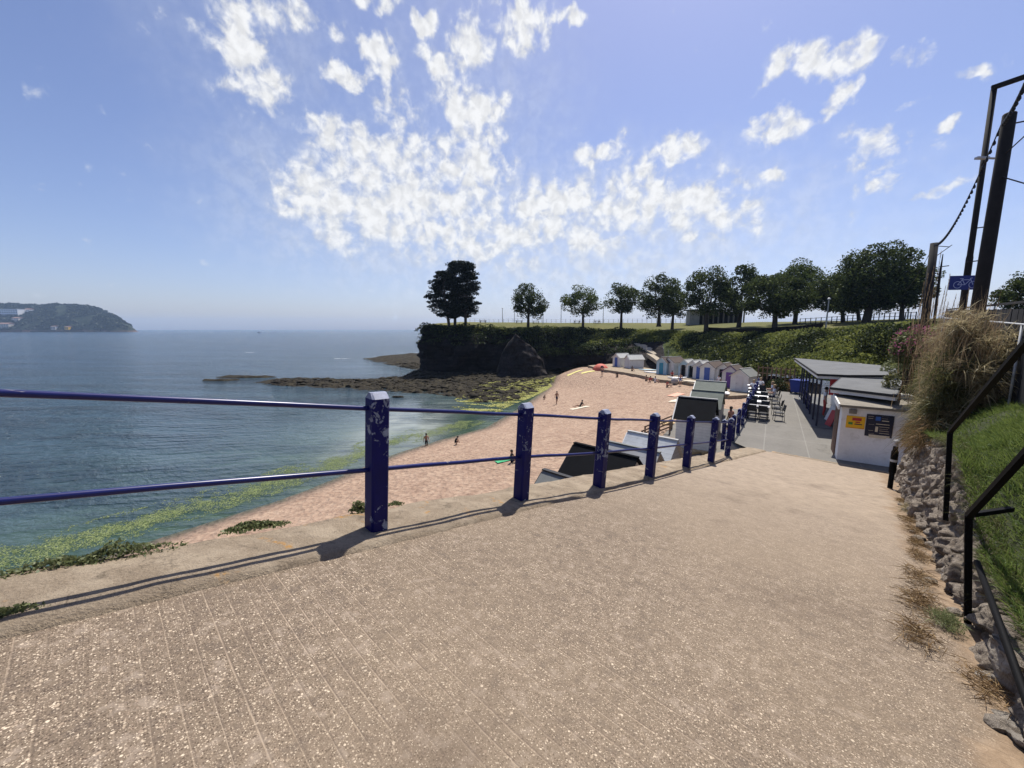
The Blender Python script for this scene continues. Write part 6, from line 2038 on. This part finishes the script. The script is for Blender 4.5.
for k, p in enumerate(TP):
    b = Vector((p.x, p.y, PROM))
    for sx, sd in ((-0.28, 'railing'), (0.28, 'cafe')):
        for sy, wh in ((-0.62, 'near'), (0.62, 'far')):
            if (k == 5 and sy > 0) or (k > 0 and sy < 0): continue
            pos = b + PN * sx + PQ * sy * rng.uniform(0.9, 1.1)
            place_chair(pos, azN + (PI if sy < 0 else 0) + rng.uniform(-.2, .2), 'black cafe chair on the %s side of the %s table, at its %s end' % (wh, ORD[k], sd))
    if k < 5:
        place_chair(b + PN * 1.0 + PQ * rng.uniform(-0.1, 0.1), azN - PI / 2 + rng.uniform(-.3, .3), 'black cafe chair pulled out on the walkway at the end of the %s table' % ORD[k])
# ------------------------------------------------------------------ people
STAND = {'pel': (0, 0, .94), 'sp': (0, .01, 1.14), 'ch': (0, .0, 1.34), 'nk': (0, -.01, 1.48), 'hd': (0, -.03, 1.57), 'ht': (0, -.03, 1.70),
         'shl': (-.18, 0, 1.41), 'ell': (-.24, .03, 1.13), 'wrl': (-.25, -.05, .88), 'hal': (-.25, -.08, .79),
         'shr': (.18, 0, 1.41), 'elr': (.24, .03, 1.13), 'wrr': (.25, -.05, .88), 'har': (.25, -.08, .79),
         'hil': (-.09, 0, .90), 'knl': (-.10, -.02, .49), 'anl': (-.10, .02, .09), 'tol': (-.11, -.15, .035),
         'hir': (.09, 0, .90), 'knr': (.10, -.02, .49), 'anr': (.10, .02, .09), 'tor': (.11, -.15, .035)}
def pose(**kw):
    d = dict(STAND); d.update(kw); return d
def shifted(dz, **kw):
    d = {k: (v[0], v[1], v[2] + dz) for k, v in STAND.items()}; d.update(kw); return d
WALK = pose(knl=(-.1, -.16, .50), anl=(-.1, -.14, .09), tol=(-.11, -.31, .05), knr=(.1, .06, .50), anr=(.1, .28, .14), tor=(.1, .14, .04), elr=(.23, -.06, 1.13), wrr=(.22, -.25, .95), har=(.22, -.32, .9), wrl=(-.25, .1, .9), hal=(-.25, .12, .81))
SIT = shifted(-.82, knl=(-.13, -.42, .36), anl=(-.12, -.62, .07), tol=(-.12, -.78, .05), knr=(.13, -.40, .36), anr=(.13, -.62, .07), tor=(.13, -.78, .05),
              ell=(-.25, -.14, .40), wrl=(-.14, -.36, .38), hal=(-.08, -.43, .38), elr=(.25, -.14, .40), wrr=(.14, -.36, .38), har=(.08, -.43, .38))
LEAN = shifted(-.82, sp=(0, .10, .30), ch=(0, .22, .45), nk=(0, .28, .58), hd=(0, .27, .67), ht=(0, .26, .80), shl=(-.18, .25, .52), shr=(.18, .25, .52), ell=(-.24, .42, .28), wrl=(-.24, .46, .06), hal=(-.24, .53, .03), elr=(.24, .42, .28), wrr=(.24, .46, .06), har=(.24, .53, .03),
               knl=(-.11, -.40, .20), anl=(-.11, -.82, .06), tol=(-.13, -.92, .16), knr=(.11, -.38, .30), anr=(.12, -.66, .06), tor=(.13, -.80, .05))
CROUCH = shifted(-.60, knl=(-.15, -.36, .46), anl=(-.12, -.08, .08), tol=(-.13, -.24, .035), knr=(.15, -.36, .46), anr=(.12, -.08, .08), tor=(.13, -.24, .035),
                 sp=(0, -.06, .52), ch=(0, -.16, .68), nk=(0, -.24, .78), hd=(0, -.30, .85), ht=(0, -.36, .97), shl=(-.18, -.18, .74), shr=(.18, -.18, .74), ell=(-.22, -.34, .52), wrl=(-.12, -.46, .34), hal=(-.09, -.5, .26), elr=(.22, -.34, .52), wrr=(.12, -.46, .34), har=(.09, -.5, .26))
CHAIR = shifted(-.44, knl=(-.11, -.42, .48), anl=(-.11, -.44, .09), tol=(-.12, -.60, .035), knr=(.11, -.42, .48), anr=(.11, -.44, .09), tor=(.12, -.60, .035),
                ell=(-.24, -.06, .72), wrl=(-.17, -.30, .72), hal=(-.14, -.38, .73), elr=(.24, -.06, .72), wrr=(.17, -.30, .72), har=(.14, -.38, .73))
BONES = [('pel', 'sp'), ('sp', 'ch'), ('ch', 'nk'), ('nk', 'hd'), ('hd', 'ht'), ('ch', 'shl'), ('shl', 'ell'), ('ell', 'wrl'), ('wrl', 'hal'), ('ch', 'shr'), ('shr', 'elr'), ('elr', 'wrr'), ('wrr', 'har'),
         ('pel', 'hil'), ('hil', 'knl'), ('knl', 'anl'), ('anl', 'tol'), ('pel', 'hir'), ('hir', 'knr'), ('knr', 'anr'), ('anr', 'tor')]
RAD = {'pel': (.145, .105), 'sp': (.125, .09), 'ch': (.145, .105), 'nk': .055, 'hd': .085, 'ht': .07, 'sh': .062, 'el': .043, 'wr': .030, 'ha': .032, 'hi': .085, 'kn': .056, 'an': .038, 'to': .032}
def person(label, loc, rz, P, scale=1.0, skin='skin', top='cloth_navy', bottom='cloth_navy', hair='hair_dark', bare_top=False, long_legs=False):
    root = thing('person', loc, rz, label, 'person')
    names = list(P.keys()); ix = {k: i for i, k in enumerate(names)}
    me = bpy.data.meshes.new('body_cage')
    bm = bmesh.new(); lay = bm.verts.layers.skin.verify()
    vs = []
    for k in names:
        v = bm.verts.new(Vector(P[k]) * scale); vs.append(v)
        r = RAD.get(k) or RAD[k[:2]]
        r = r if isinstance(r, tuple) else (r, r)
        v[lay].radius = (r[0] * scale, r[1] * scale)
        v[lay].use_root = (k == 'pel')
    for a, b in BONES: bm.edges.new((vs[ix[a]], vs[ix[b]]))
    bm.to_mesh(me); bm.free()
    tmp = bpy.data.objects.new('tmp', me); COL.objects.link(tmp)
    tmp.modifiers.new('skin', 'SKIN').use_smooth_shade = True
    ss = tmp.modifiers.new('sub', 'SUBSURF'); ss.levels = 1; ss.render_levels = 1
    dg = bpy.context.evaluated_depsgraph_get()
    out = bpy.data.meshes.new_from_object(tmp.evaluated_get(dg))
    bpy.data.objects.remove(tmp)
    out.name = 'body'
    o = bpy.data.objects.new('body', out); COL.objects.link(o); o.parent = root
    out.materials.clear()
    for m in (skin, top, bottom): out.materials.append(M[m])
    segs = [(a, b, Vector(P[a]) * scale, Vector(P[b]) * scale) for a, b in BONES]
    for pl in out.polygons:
        c = pl.center; best = None
        for a, b, pa, pb in segs:
            d = pb - pa; t = max(0, min(1, (c - pa).dot(d) / (d.length_squared + 1e-9)))
            q = (c - pa - d * t).length
            if best is None or q < best[0]: best = (q, a, b, t)
        _, a, b, t = best
        m = 0
        if b in ('sp',) and t < 0.45 or a == 'pel' and b[:2] == 'hi' or (a[:2] == 'hi' and (t < 0.5 or long_legs)) or (a[:2] == 'kn' and long_legs): m = 2
        elif not bare_top and (a in ('pel', 'sp') or (a == 'ch') or (a[:2] == 'sh' and t < 0.6)) and not (b == 'nk' and t > 0.75): m = 1
        pl.material_index = m
    # hair cap following the head
    h = Vector(P['hd']) * scale; tt = Vector(P['ht']) * scale; ax = (tt - h).normalized()
    bm = bmesh.new(); bmesh.ops.create_uvsphere(bm, u_segments=12, v_segments=8, radius=0.104 * scale)
    q = Vector((0, 0, 1)).rotation_difference(ax).to_matrix()
    for v in bm.verts:
        v.co = h + ax * 0.075 * scale + q @ (Vector((v.co.x * 0.95, v.co.y * 1.02 + 0.022 * scale, v.co.z * 1.08)))
    geom = [v for v in bm.verts if (v.co - h).dot(ax) < 0.02 * scale]
    bmesh.ops.delete(bm, geom=geom, context='VERTS')
    hm = bpy.data.meshes.new('hair'); bm.to_mesh(hm); bm.free()
    link_mesh('hair', hm, hair, root, world=False)
    return root
person('standing person in dark trunks alone on the open sand by the green weed', on_sand(556.7, 404), R(15), WALK, 1.0, 'skin_tan', bare_top=True, bottom='cloth_navy')
person('small child crouching on the sand left of the standing person', on_sand(543.5, 399.5), R(60), CROUCH, 0.75, 'skin_tan', top='cloth_black', bottom='cloth_black')
person('sunbather in dark clothes propped up on a pale towel on the open sand', on_sand(580, 407), R(-75), LEAN, 1.0, 'skin_tan', top='cloth_black', bottom='cloth_black')
person('bather wading at the edge of the calm water left of the sand', Vector((*onz(426.5, 446.5, SEA)[:2], SEA - 0.35)), R(30), WALK, 0.92, 'skin_tan', bare_top=True, bottom='cloth_black')
person('dark dressed child crouching at the waterline right of the wading bather', on_sand(455, 445), R(90), CROUCH, 0.8, 'skin_tan', top='cloth_black', bottom='cloth_black')
person('dark dressed person sitting on the sand left of the second railing post', on_sand(511.5, 462.5), R(80), SIT, 0.95, 'skin_tan', top='cloth_black', bottom='cloth_navy')
person('person with bare shoulders standing on the sand by the leftmost pair of huts', on_sand(602, 376), R(0), STAND, 0.95, 'skin_tan', top='cloth_peach', bottom='cloth_navy')
person('sunbather sitting at the left end of the group in front of the teal door hut', on_sand(646, 381), R(20), SIT, 1.0, 'skin_tan', bare_top=True, bottom='cloth_navy')
person('sunbather leaning back in the middle of the group before the teal door hut', on_sand(650, 382), R(-30), LEAN, 1.0, 'skin', top='cloth_red', bottom='cloth_black')
person('pale sunbather sitting at the right end of the group before the teal door hut', on_sand(655, 382.5), R(30), SIT, 1.0, 'skin', top='cloth_white', bottom='cloth_white')
person('person sitting low in the shade beside the white hut with open doorway', onz(672, 376.5, LEDGE), R(-20), SIT, 1.0, 'skin_tan', top='cloth_red', bottom='cloth_navy')
person('bather sitting at the ledge under the far white pair of huts', onz(632, 371, LEDGE), R(10), SIT, 1.0, 'skin_tan', top='cloth_black', bottom='cloth_black')
person('person standing in the shade under the dark cliff left of the red tent', on_sand(571.5, 369.5), R(0), STAND, 0.95, 'skin_tan', top='cloth_white', bottom='cloth_navy')
person('dark haired person standing on the sand behind the black slated hut', NQ(-6.2, 27.5, sandz(*NQ(-6.2, 27.5, 0)[:2])[0] + 0.15), R(60), STAND, 1.0, 'skin_tan', bare_top=True, bottom='cloth_red')
person('person in a white top sitting between the huts and the sea wall', NQ(-1.9, 26.2, -6.72), R(150), SIT, 1.05, 'skin', top='cloth_white', bottom='cloth_white')
person('dark clothed person standing behind the seated one by the sea wall', NQ(-1.95, 28.4, -6.72), R(200), STAND, 1.0, 'skin_tan', top='cloth_peach', bottom='cloth_black')
bt = lambda k, n, q: Vector((TP[k].x, TP[k].y, PROM)) + PN * n + PQ * q
person('white shirted customer sitting at the cafe end of the third farthest table', bt(3, 0.95, 0.05), azN - PI / 2, CHAIR, 1.02, 'skin', top='cloth_white', bottom='cloth_navy', hair='hair_fair', long_legs=True)
person('white shirted customer sitting at the cafe end of the second farthest table', bt(4, 0.92, 0.1), azN - PI / 2, CHAIR, 1.02, 'skin', top='cloth_white', bottom='cloth_black', hair='hair_fair', long_legs=True)
person('customer in white on the far side of the second farthest table', bt(4, -0.28, 0.66), azN, CHAIR, 1.0, 'skin', top='cloth_white', bottom='cloth_navy', hair='hair_fair', long_legs=True)
person('customer in white by the railing at the farthest table', bt(5, 0.28, 0.68), azN, CHAIR, 1.0, 'skin', top='cloth_white', bottom='cloth_navy', hair='hair_fair', long_legs=True)
person('person in a white top standing at the cafe counter under the verandah', NQ(2.75, 28.6, PROM + 0.02), azN - PI / 2 + PI, STAND, 1.0, 'skin', top='cloth_white', bottom='cloth_red', long_legs=True)

person('bather in blue trunks standing at the ledge front before the third hut of the row', on_sand(680, 386), R(-25), STAND, 1.0, 'skin', bare_top=True, bottom='cloth_blue')
person('red topped person sitting on the sand below the white hut with open doorway', on_sand(667, 387), R(40), SIT, 1.0, 'skin', top='cloth_red', bottom='cloth_navy')
person('dark clothed person sitting alone on the sand before the far white pair of huts', on_sand(617, 377), R(-10), SIT, 1.0, 'skin_tan', top='cloth_black', bottom='cloth_navy')
person('person in a pale top standing on the ledge beside the purple door hut', onz(718, 389, LEDGE), R(-60), STAND, 1.0, 'skin', top='cloth_white', bottom='cloth_navy')

def towel(name, label, px, py, w, l, rz, m, cat='towel'):
    c = on_sand(px, py); mb = MB(); n = 6
    vs = []; fs = []
    for i in range(n + 1):
        for j in range(4):
            x, y = (i / n - .5) * l, (j / 3 - .5) * w
            ca, sa = math.cos(rz), math.sin(rz)
            X, Y = c.x + x * ca - y * sa, c.y + x * sa + y * ca
            vs.append((X, Y, sandz(X, Y)[0] + 0.05 + 0.02 * rng.random()))
    for i in range(n):
        for j in range(3): a = i * 4 + j; fs.append((a, a + 4, a + 5, a + 1))
    mb.add(vs, fs); o = mb.build(name, m); return tag(o, label, cat)
towel('beach_towel', 'pale towel under the propped up sunbather on the open sand', 580, 408, 1.0, 2.2, R(15), 'cream')
towel('beach_towel', 'bright green towel beside the person left of the second railing post', 503, 461, 0.8, 1.0, R(20), 'cloth_green')
towel('beach_towel', 'peach coloured towel on the sand left of the black slated hut', 676, 395, 1.1, 1.9, R(30), 'cloth_peach')
towel('beach_towel', 'cream towel just below the peach one left of the black slated hut', 676, 401, 1.0, 1.7, R(40), 'cream')
towel('beach_towel', 'yellow towel lying flat on the far sand under the dark cliff', 575, 372.5, 1.2, 3.0, R(5), 'cloth_yellow')
towel('beach_towel', 'second yellow towel on the far sand, nearer the red tent', 588, 372, 1.0, 2.4, R(-5), 'cloth_yellow')
def tent():
    c = on_sand(600.5, 370.5); root = thing('beach_tent', c, 0, 'small red dome beach tent at the foot of the cliff left of the huts', 'tent')
    mb = MB(); prof = [(1.55 * math.cos(a), 1.35 * math.sin(a)) for a in [k * PI / 2 / 7 for k in range(8)]]
    prof[-1] = (0.05, 1.35); mb.lathe(prof, (0, 0, -0.05), 10); mb.build('dome', 'tent_red', root, world=False)
    mb = MB(); mb.prism([(-0.5, -1.53, 0), (0.5, -1.53, 0), (0.2, -1.15, 1.0), (-0.2, -1.15, 1.0)], (0, -0.05, 0)); mb.build('doorway', 'dark', root, world=False)
tent()
def board(label, px, py, L, rz, m, z=LEDGE):
    c = onz(px, py, z); root_mb = MB(); n = 16
    pts = []
    for k in range(n):
        a = 2 * PI * k / n; pts.append((math.cos(a) * L / 2 * (1 if abs(math.cos(a)) < .98 else 1), math.sin(a) * 0.36, 0.05))
    ca, sa = math.cos(rz), math.sin(rz)
    W = [Vector((c.x + x * ca - y * sa, c.y + x * sa + y * ca, z + 0.05 + 0.10 * (abs(x) / (L / 2)) ** 3)) for x, y, _ in pts]
    root_mb.prism(W, (0, 0, 0.12)); o = root_mb.build('paddle_board', m); return tag(o, label, 'paddle board', 'boards laid out in front of the huts')
board('pale green paddle board lying on the ledge left of the teal door hut', 648, 370.5, 3.2, R(-20), 'hut_pale_blue')
board('white paddle board lying below the green one left of the teal door hut', 653, 373, 3.0, R(-28), 'boat_white')
board('white paddle board on the ledge right of the white hut with open doorway', 677, 378.5, 2.8, R(-10), 'boat_white')
board('cream paddle board lying along the ledge edge in front of the main hut row', 694, 382.5, 3.4, R(-32), 'cream')
board('white paddle board leaning low by the sea wall behind the black slated hut', 726, 394.5, 1.9, R(60), 'boat_white')
def beach_ball(label, px, py, r, m):
    c = on_sand(px, py); mb = MB(); mb.lathe([(max(0.01, r * math.sin(PI * k / 8)), r - r * math.cos(PI * k / 8)) for k in range(9)], c, 12)
    return tag(mb.build('storage_drum' if r > 0.45 else 'beach_ball', m, smooth=True), label, 'drum' if r > 0.45 else 'ball')
beach_ball('round dark and grey drum on the sand before the white hut with open doorway', 674.3, 384.5, 0.5, 'grey_wall')
beach_ball('pale blue ball on the sand in front of the third hut of the main row', 684, 380.5, 0.3, 'hut_pale_blue')

# ------------------------------------------------------------------ park furniture
pav_D = 100
def pavilion():
    a, b = at(689.5, 323, pav_D), at(745, 323, pav_D)
    gz = ground((a.x + b.x) / 2, pav_D, 1.5)
    zt = at(700, 310.5, pav_D).z; zt = max(zt, gz + 2.6)
    root = thing('park_pavilion', Vector(((a.x + b.x) / 2, pav_D, gz)), 0, 'long flat roofed park shelter with dark open bays and a pale end wall', 'pavilion')
    mb = MB(); mb.box(((a.x + b.x) / 2, pav_D + 2.4, (gz + zt) / 2 - 0.3), (b.x - a.x - 1.0, 0.3, zt - gz + 0.4)); mb.build('back_wall', 'dark', root)
    mb = MB(); mb.box((a.x + 1.3, pav_D + 1.2, (gz + zt) / 2 - 0.3), (2.5, 2.2, zt - gz + 0.4)); mb.build('end_wall', 'grey_wall', root)
    for k in range(9):
        x = lerp(a.x + 3.4, b.x - 0.4, k / 8); mb = MB(); mb.box((x, pav_D, (gz + zt) / 2 - 0.3), (0.28, 0.28, zt - gz + 0.5)); mb.build('pillar', 'felt_brown', root)
    mb = MB(); mb.box(((a.x + b.x) / 2, pav_D + 1.1, zt + 0.12), (b.x - a.x + 0.8, 4.2, 0.28)); mb.build('roof', 'felt', root, bevel=0.03)
pavilion()
def park_wall():
    pts = [at(705, 326, 76), at(740, 330, 64), at(780, 330.5, 57), at(810, 330, 52), at(832, 328.5, 50)]
    pts = [Vector((p.x + 2, p.y + 4, ground(p.x + 2, p.y + 4, -0.4))) for p in pts]
    mb = MB()
    for k in range(len(pts) - 1):
        a, b = pts[k], pts[k + 1]; mb.beam(a + Vector((0, 0, 0.35)), b + Vector((0, 0, 0.35)), 0.4, 0.9 + 0.006 * k)
    tag(mb.build('park_wall', 'cliff_rock'), 'long low dark stone wall along the foot of the park trees', 'wall')
park_wall()
def bench(label, px, py, D, rz=0.0, bdark=True):
    p = at(px, py, D); p.z = ground(p.x, p.y, p.z)
    root = thing('picnic_bench', p, rz, label, 'bench', 'benches on the park grass')
    mb = MB(); mb.box((0, 0, 0.75), (1.9, 0.75, 0.06)); mb.build('table_top', 'deck_wood', root, world=False)
    for y in (-0.65, 0.65): mb = MB(); mb.box((0, y, 0.45), (1.9, 0.28, 0.05)); mb.build('seat', 'deck_wood', root, world=False)
    for x in (-0.65, 0.65):
        mb = MB(); mb.beam((x, -0.7, 0), (x, -0.2, 0.74), 0.06, 0.1, up=Vector((1, 0, 0))); mb.beam((x + 0.01, 0.7, 0), (x + 0.01, 0.2, 0.74), 0.06, 0.1, up=Vector((1, 0, 0))); mb.beam((x + 0.04, -0.72, 0.40), (x + 0.04, 0.72, 0.40), 0.05, 0.08); mb.build('leg_frame', 'deck_wood', root, world=False)
bench('dark picnic bench on the grass right behind the pines', 483, 321, 104, 0.2)
bench('dark picnic bench left of the lone round tree', 519, 320, 106, 0.1)
bench('dark picnic bench right of the lone round tree', 536, 320, 106, -0.1)
bench('picnic bench near the trunk of the open-crowned tree', 577, 319.5, 106, 0.1)
bench('picnic bench right of the open-crowned tree by the gully head', 597, 320, 108, 0.3)
def column(label, px, top, base_y, D, arm=0.0):
    b = at(px, base_y, D); b.z = ground(b.x, b.y, b.z); t = at(px, top, D)
    root = thing('lamp_post', b, 0, label, 'lamp post', 'thin lamp posts across the park')
    mb = MB(); mb.tube([b - Vector((0, 0, .4)), Vector((b.x, b.y, t.z))], [0.11, 0.07], 6); mb.build('column', 'steel', root)
    mb = MB(); mb.lathe([(0.05, 0), (0.22, 0.05), (0.2, 0.22), (0.04, 0.3)], Vector((b.x, b.y, t.z)), 8); mb.build('lantern', 'steel', root)
column('thin lamp post on the park grass midway between pines and lone round tree', 502.5, 309, 321, 112)
column('thin lamp post directly left of the lone round tree', 514.5, 311, 321, 118)
column('thin lamp post just right of the lone round tree', 543, 310, 322, 104)
column('thin lamp post left of the open-crowned tree', 561, 306, 321, 112)
column('thin lamp post between the open-crowned tree and the gully tree', 603, 309, 322, 112)
column('lamp post standing in the gap right of the lighter green tree', 825.5, 300, 330, 54)
column('far lamp post seen under the biggest crown near the far pole', 907, 296, 322, 62)
def park_railing():
    root = thing('park_railing', at(570, 320, 118), 0, 'low dark railing along the far edge of the park skyline', 'railing')
    mb = MB()
    for D, x0, x1 in ((122, 470, 690),):
        n = 46; pts = []
        for k in range(n + 1):
            p = at(lerp(x0, x1, k / n), 320, D); p.z = ground(p.x, p.y, 1.6); pts.append(p)
            mb.box(p + Vector((0, 0, 0.6)), (0.09, 0.09, 1.3))
        for h in (0.65, 1.2):
            mb.tube([p + Vector((0, 0, h)) for p in pts], 0.03, 4)
    mb.build('rails_and_posts', 'steel', root)
    r2 = thing('park_railing', at(850, 321, 66), 0, 'dark post and rail fence under the biggest tree of the park row', 'railing')
    mb = MB(); n = 22; pts = []
    for k in range(n + 1):
        p = at(lerp(800, 915, k / n), 322, lerp(72, 56, k / n)); p.z = ground(p.x, p.y, 0.8); pts.append(p); mb.box(p + Vector((0, 0, 0.5)), (0.09, 0.09, 1.2))
    for h in (0.5, 1.02): mb.tube([p + Vector((0, 0, h)) for p in pts], 0.035, 4)
    mb.build('rails_and_posts', 'pole_wood', r2)
    r3 = thing('slope_railing', at(775, 380, 40), 0, 'rusty post and rail fence at the foot of the green slope behind the tables', 'railing')
    mb = MB(); pts = []
    for k in range(9):
        p = at(lerp(757, 793, k / 8), lerp(386, 389, k / 8), lerp(39, 36.5, k / 8)); p.z = -4.9; pts.append(p); mb.box(p + Vector((0, 0, 0.55)), (0.08, 0.08, 1.3))
    for h in (0.5, 1.05): mb.tube([p + Vector((0, 0, h)) for p in pts], 0.03, 5)
    mb.build('rails_and_posts', 'deck_wood', r3)
park_railing()
def low_bush(label, px, py, Y, r, m, n=1300, leaf=0.16):
    c = at(px, py, Y); root = thing('bush', c, 0, label, 'bush')
    P = np.array(c) + np.array([0, 0, r * 0.5]) + unit(n) * np.array([r, r, r * 0.85]) * (nrng.uniform(0.3, 1, n) ** 0.4)[:, None]
    P[:, 2] = np.maximum(P[:, 2], c.z - 0.1)
    v, f, t = leaf_quads(P, nrng.uniform(0.6, 1.3, n) * leaf); link_mesh('leaves', np_mesh('leaves', v, f, t), m, root)
    mb = MB(); mb.tube([c - Vector((0, 0, 0.3)), c + Vector((0, 0, r * 0.8))], [0.06, 0.03], 6); mb.build('stem', 'bark', root)
low_bush('dark green bush at the far end of the tables behind the white shirts', 776, 392, 37.5, 1.0, 'dark_scrub')
low_bush('reddish brown dry bush left of the blue waste bin', 786, 392, 37.8, 0.75, 'dry_weed')
low_bush('olive bush at the foot of the slope just left of the cafe roof corner', 791, 378, 41, 1.4, 'scrub')
low_bush('dark shrub on the slope above the right part of the cafe roof', 884, 352, 29.5, 1.7, 'dark_scrub', 2200, 0.2)
low_bush('grey green bush spilling over the right end of the cafe roof', 899, 378, 19.0, 0.75, 'weed', 1600, 0.10)
low_bush('straggly dry grass bush at the wall top behind the shop', 903, 392, 15.5, 0.7, 'straw_green', 1500, 0.10)

# ------------------------------------------------------------------ far shore houses, boats
def far_house(label, x0, x1, y0, y1, Y, wall, roof=None, rows=3, cols=8, name='far_house'):
    rr_ = ray((x0 + x1) / 2, y1).normalized(); hh_ = hill_bvh.ray_cast(Vector((0, 0, 0)), rr_)
    if hh_[0] is not None: Y = hh_[0].y - 2
    a, b = at(x0, y1, Y), at(x1, y0, Y)
    h = hill_bvh.ray_cast(Vector(((a.x + b.x) / 2, Y + 6, 300)), Vector((0, 0, -1)))
    z0, z1 = a.z, b.z
    dp = 22
    root = thing(name, Vector(((a.x + b.x) / 2, Y, z0)), 0, label, 'building', 'buildings on the far headland')
    mb = MB(); mb.box(((a.x + b.x) / 2, Y + dp / 2, (z0 + z1) / 2 - 1), (b.x - a.x, dp, z1 - z0 + 2)); mb.build('wall', wall, root)
    for r in range(rows):
        for c in range(cols):
            x = lerp(a.x, b.x, (c + 0.5) / cols); z = lerp(z0, z1, (r + 0.5) / rows)
            mb = MB(); mb.box((x, Y - 0.1, z), ((b.x - a.x) / cols * 0.5, 0.3, (z1 - z0) / rows * 0.5)); mb.build('window', 'glass_dark', root)
    mb = MB()
    if roof:
        W = b.x - a.x + 1; hh = (z1 - z0) * 0.35
        mb.prism([(a.x - .5, Y - .5, z1), (a.x - .5, Y + dp + .5, z1), (a.x - .5, Y + dp / 2, z1 + hh)], (W, 0, 0)); mb.build('roof', roof, root)
    else:
        mb.box(((a.x + b.x) / 2, Y + dp / 2, z1 + 0.5), (b.x - a.x + 1, dp + 1, 1.0)); mb.build('roof', 'ridge_pale', root)
far_house('long white hotel block on the far headland at the left frame edge', -14, 17, 309, 315.5, 1452, 'boat_white', None, 3, 14, 'hotel')
far_house('white villa just right of the hotel on the far headland', 24, 29, 309.5, 313, 1480, 'boat_white', 'house_roof', 2, 3)
far_house('cream house below the hotel on the far headland', 12, 18, 318, 321, 1416, 'render_pink', 'house_roof', 2, 3)
far_house('low pale house near the water at the left frame edge', -6, 8, 324, 328, 1398, 'render_pink', 'house_roof', 2, 6)
far_house('small yellowish boathouse by the water on the far headland', 51, 55, 326.5, 329.3, 1392, 'hut_cream', 'house_roof', 1, 2)
far_house('second small yellowish house by the water, right of the boathouse', 64.5, 68, 326.8, 329.3, 1394, 'yellow', 'house_roof', 1, 2)
def harbour():
    a, b = at(-30, 332.6, 1300), at(26, 332.6, 1300); mb = MB()
    mb.prism([(a.x, 1290, SEA - 1), (b.x, 1290, SEA - 1), (b.x + 4, 1306, SEA - 1), (a.x, 1306, SEA - 1)], (0, 0, 8.5))
    tag(mb.build('harbour_wall', 'hill_rock'), 'low reddish harbour wall on the water at the left frame edge', 'wall')
    a, b = at(30, 332, 1350), at(84, 332, 1350); mb = MB()
    mb.prism([(a.x, 1350, SEA - 1), (b.x, 1352, SEA - 1), (b.x - 20, 1372, SEA - 1), (a.x, 1372, SEA - 1)], (0, 0, 4.0))
    tag(mb.build('rock_shelf', 'reef_rock'), 'long dark flat rock shelf at the water in front of the far headland', 'rock')
harbour()
def boat(label, px, py, L, rz):
    c = onz(px, py, SEA); root = thing('motor_boat', c, rz, label, 'boat', 'white boats out on the bay')
    w = L * 0.15
    mb = MB(); deck = [(-L / 2, -w, 0), (L * .2, -w, 0), (L / 2, 0, 0), (L * .2, w, 0), (-L / 2, w, 0)]
    top = [Vector((x * 1.0, y, L * .14)) for x, y, _ in deck]; low = [Vector((x * .9, y * .75, -0.4)) for x, y, _ in deck]
    n = 5; mb.add(low + top, [tuple(range(n - 1, -1, -1)), tuple(range(n, 2 * n))] + [(i, (i + 1) % n, (i + 1) % n + n, i + n) for i in range(n)]); mb.build('hull', 'boat_white', root, world=False)
    mb = MB(); mb.box((-L * .05, 0, L * .20), (L * .4, w * 1.3, L * .12)); cb = mb.build('cabin', 'boat_white', root, bevel=0.1, world=False)
    mb = MB(); mb.box((-L * .05, 0, L * .21), (L * .405, w * 1.32, L * .045)); mb.build('windscreen', 'glass_dark', cb, world=False)
    return c
boat('small white motor boat far out below the horizon, left of centre', 259, 333.0, 13, R(170))
boat('white boat moored close under the far headland at the left', 26.5, 331.6, 12, R(20))
def foam_trail(label, px0, px1, py, th):
    a, b = onz(px0, py, SEA + 0.06), onz(px1, py, SEA + 0.06)
    mb = MB(); n = 14
    for k in range(n):
        u = k / n; p = a.lerp(b, u + rng.uniform(0, .04)); L = (b - a).length / n * rng.uniform(.4, 1.1); w = th * rng.uniform(.3, 1) * (1 - 0.5 * u)
        mb.poly([p + Vector((0, -w, 0)), p + Vector((L, -w * .4, 0)), p + Vector((L, w * .4, 0)), p + Vector((0, w, 0))])
    tag(mb.build('foam', 'foam'), label, 'foam', kind='stuff')
foam_trail('thin white wake trailing on the far water left of the motor boat', 200, 214, 331.9, 12)
foam_trail('patch of white foam on the water below the motor boat', 246, 254, 352.4, 1.6)
foam_trail('white breaking ripple beside the rock ledge off the headland', 334, 350, 358.6, 1.0)

# ------------------------------------------------------------------ the air
def haze():
    t = NT('haze_air'); pv = t.n('ShaderNodeVolumePrincipled')
    pv.inputs['Color'].default_value = (0.50, 0.70, 1.0, 1); pv.inputs['Density'].default_value = HAZE_D
    pv.inputs['Anisotropy'].default_value = 0.2
    t.l(pv.outputs[0], t.out.inputs['Volume']); M['haze'] = t.m
    mb = MB(); x0, x1, y0, y1, z0, z1 = -6700, 6700, -1300, 6700, -17, 165
    mb.box(((x0 + x1) / 2, (y0 + y1) / 2, (z0 + z1) / 2), (x1 - x0, y1 - y0, z1 - z0))
    o = mb.build('haze', 'haze'); tag(o, 'thin blue sea haze lying over the bay', 'haze', kind='stuff')
HAZE_D = 0.00012
if HAZE_D > 0: haze()
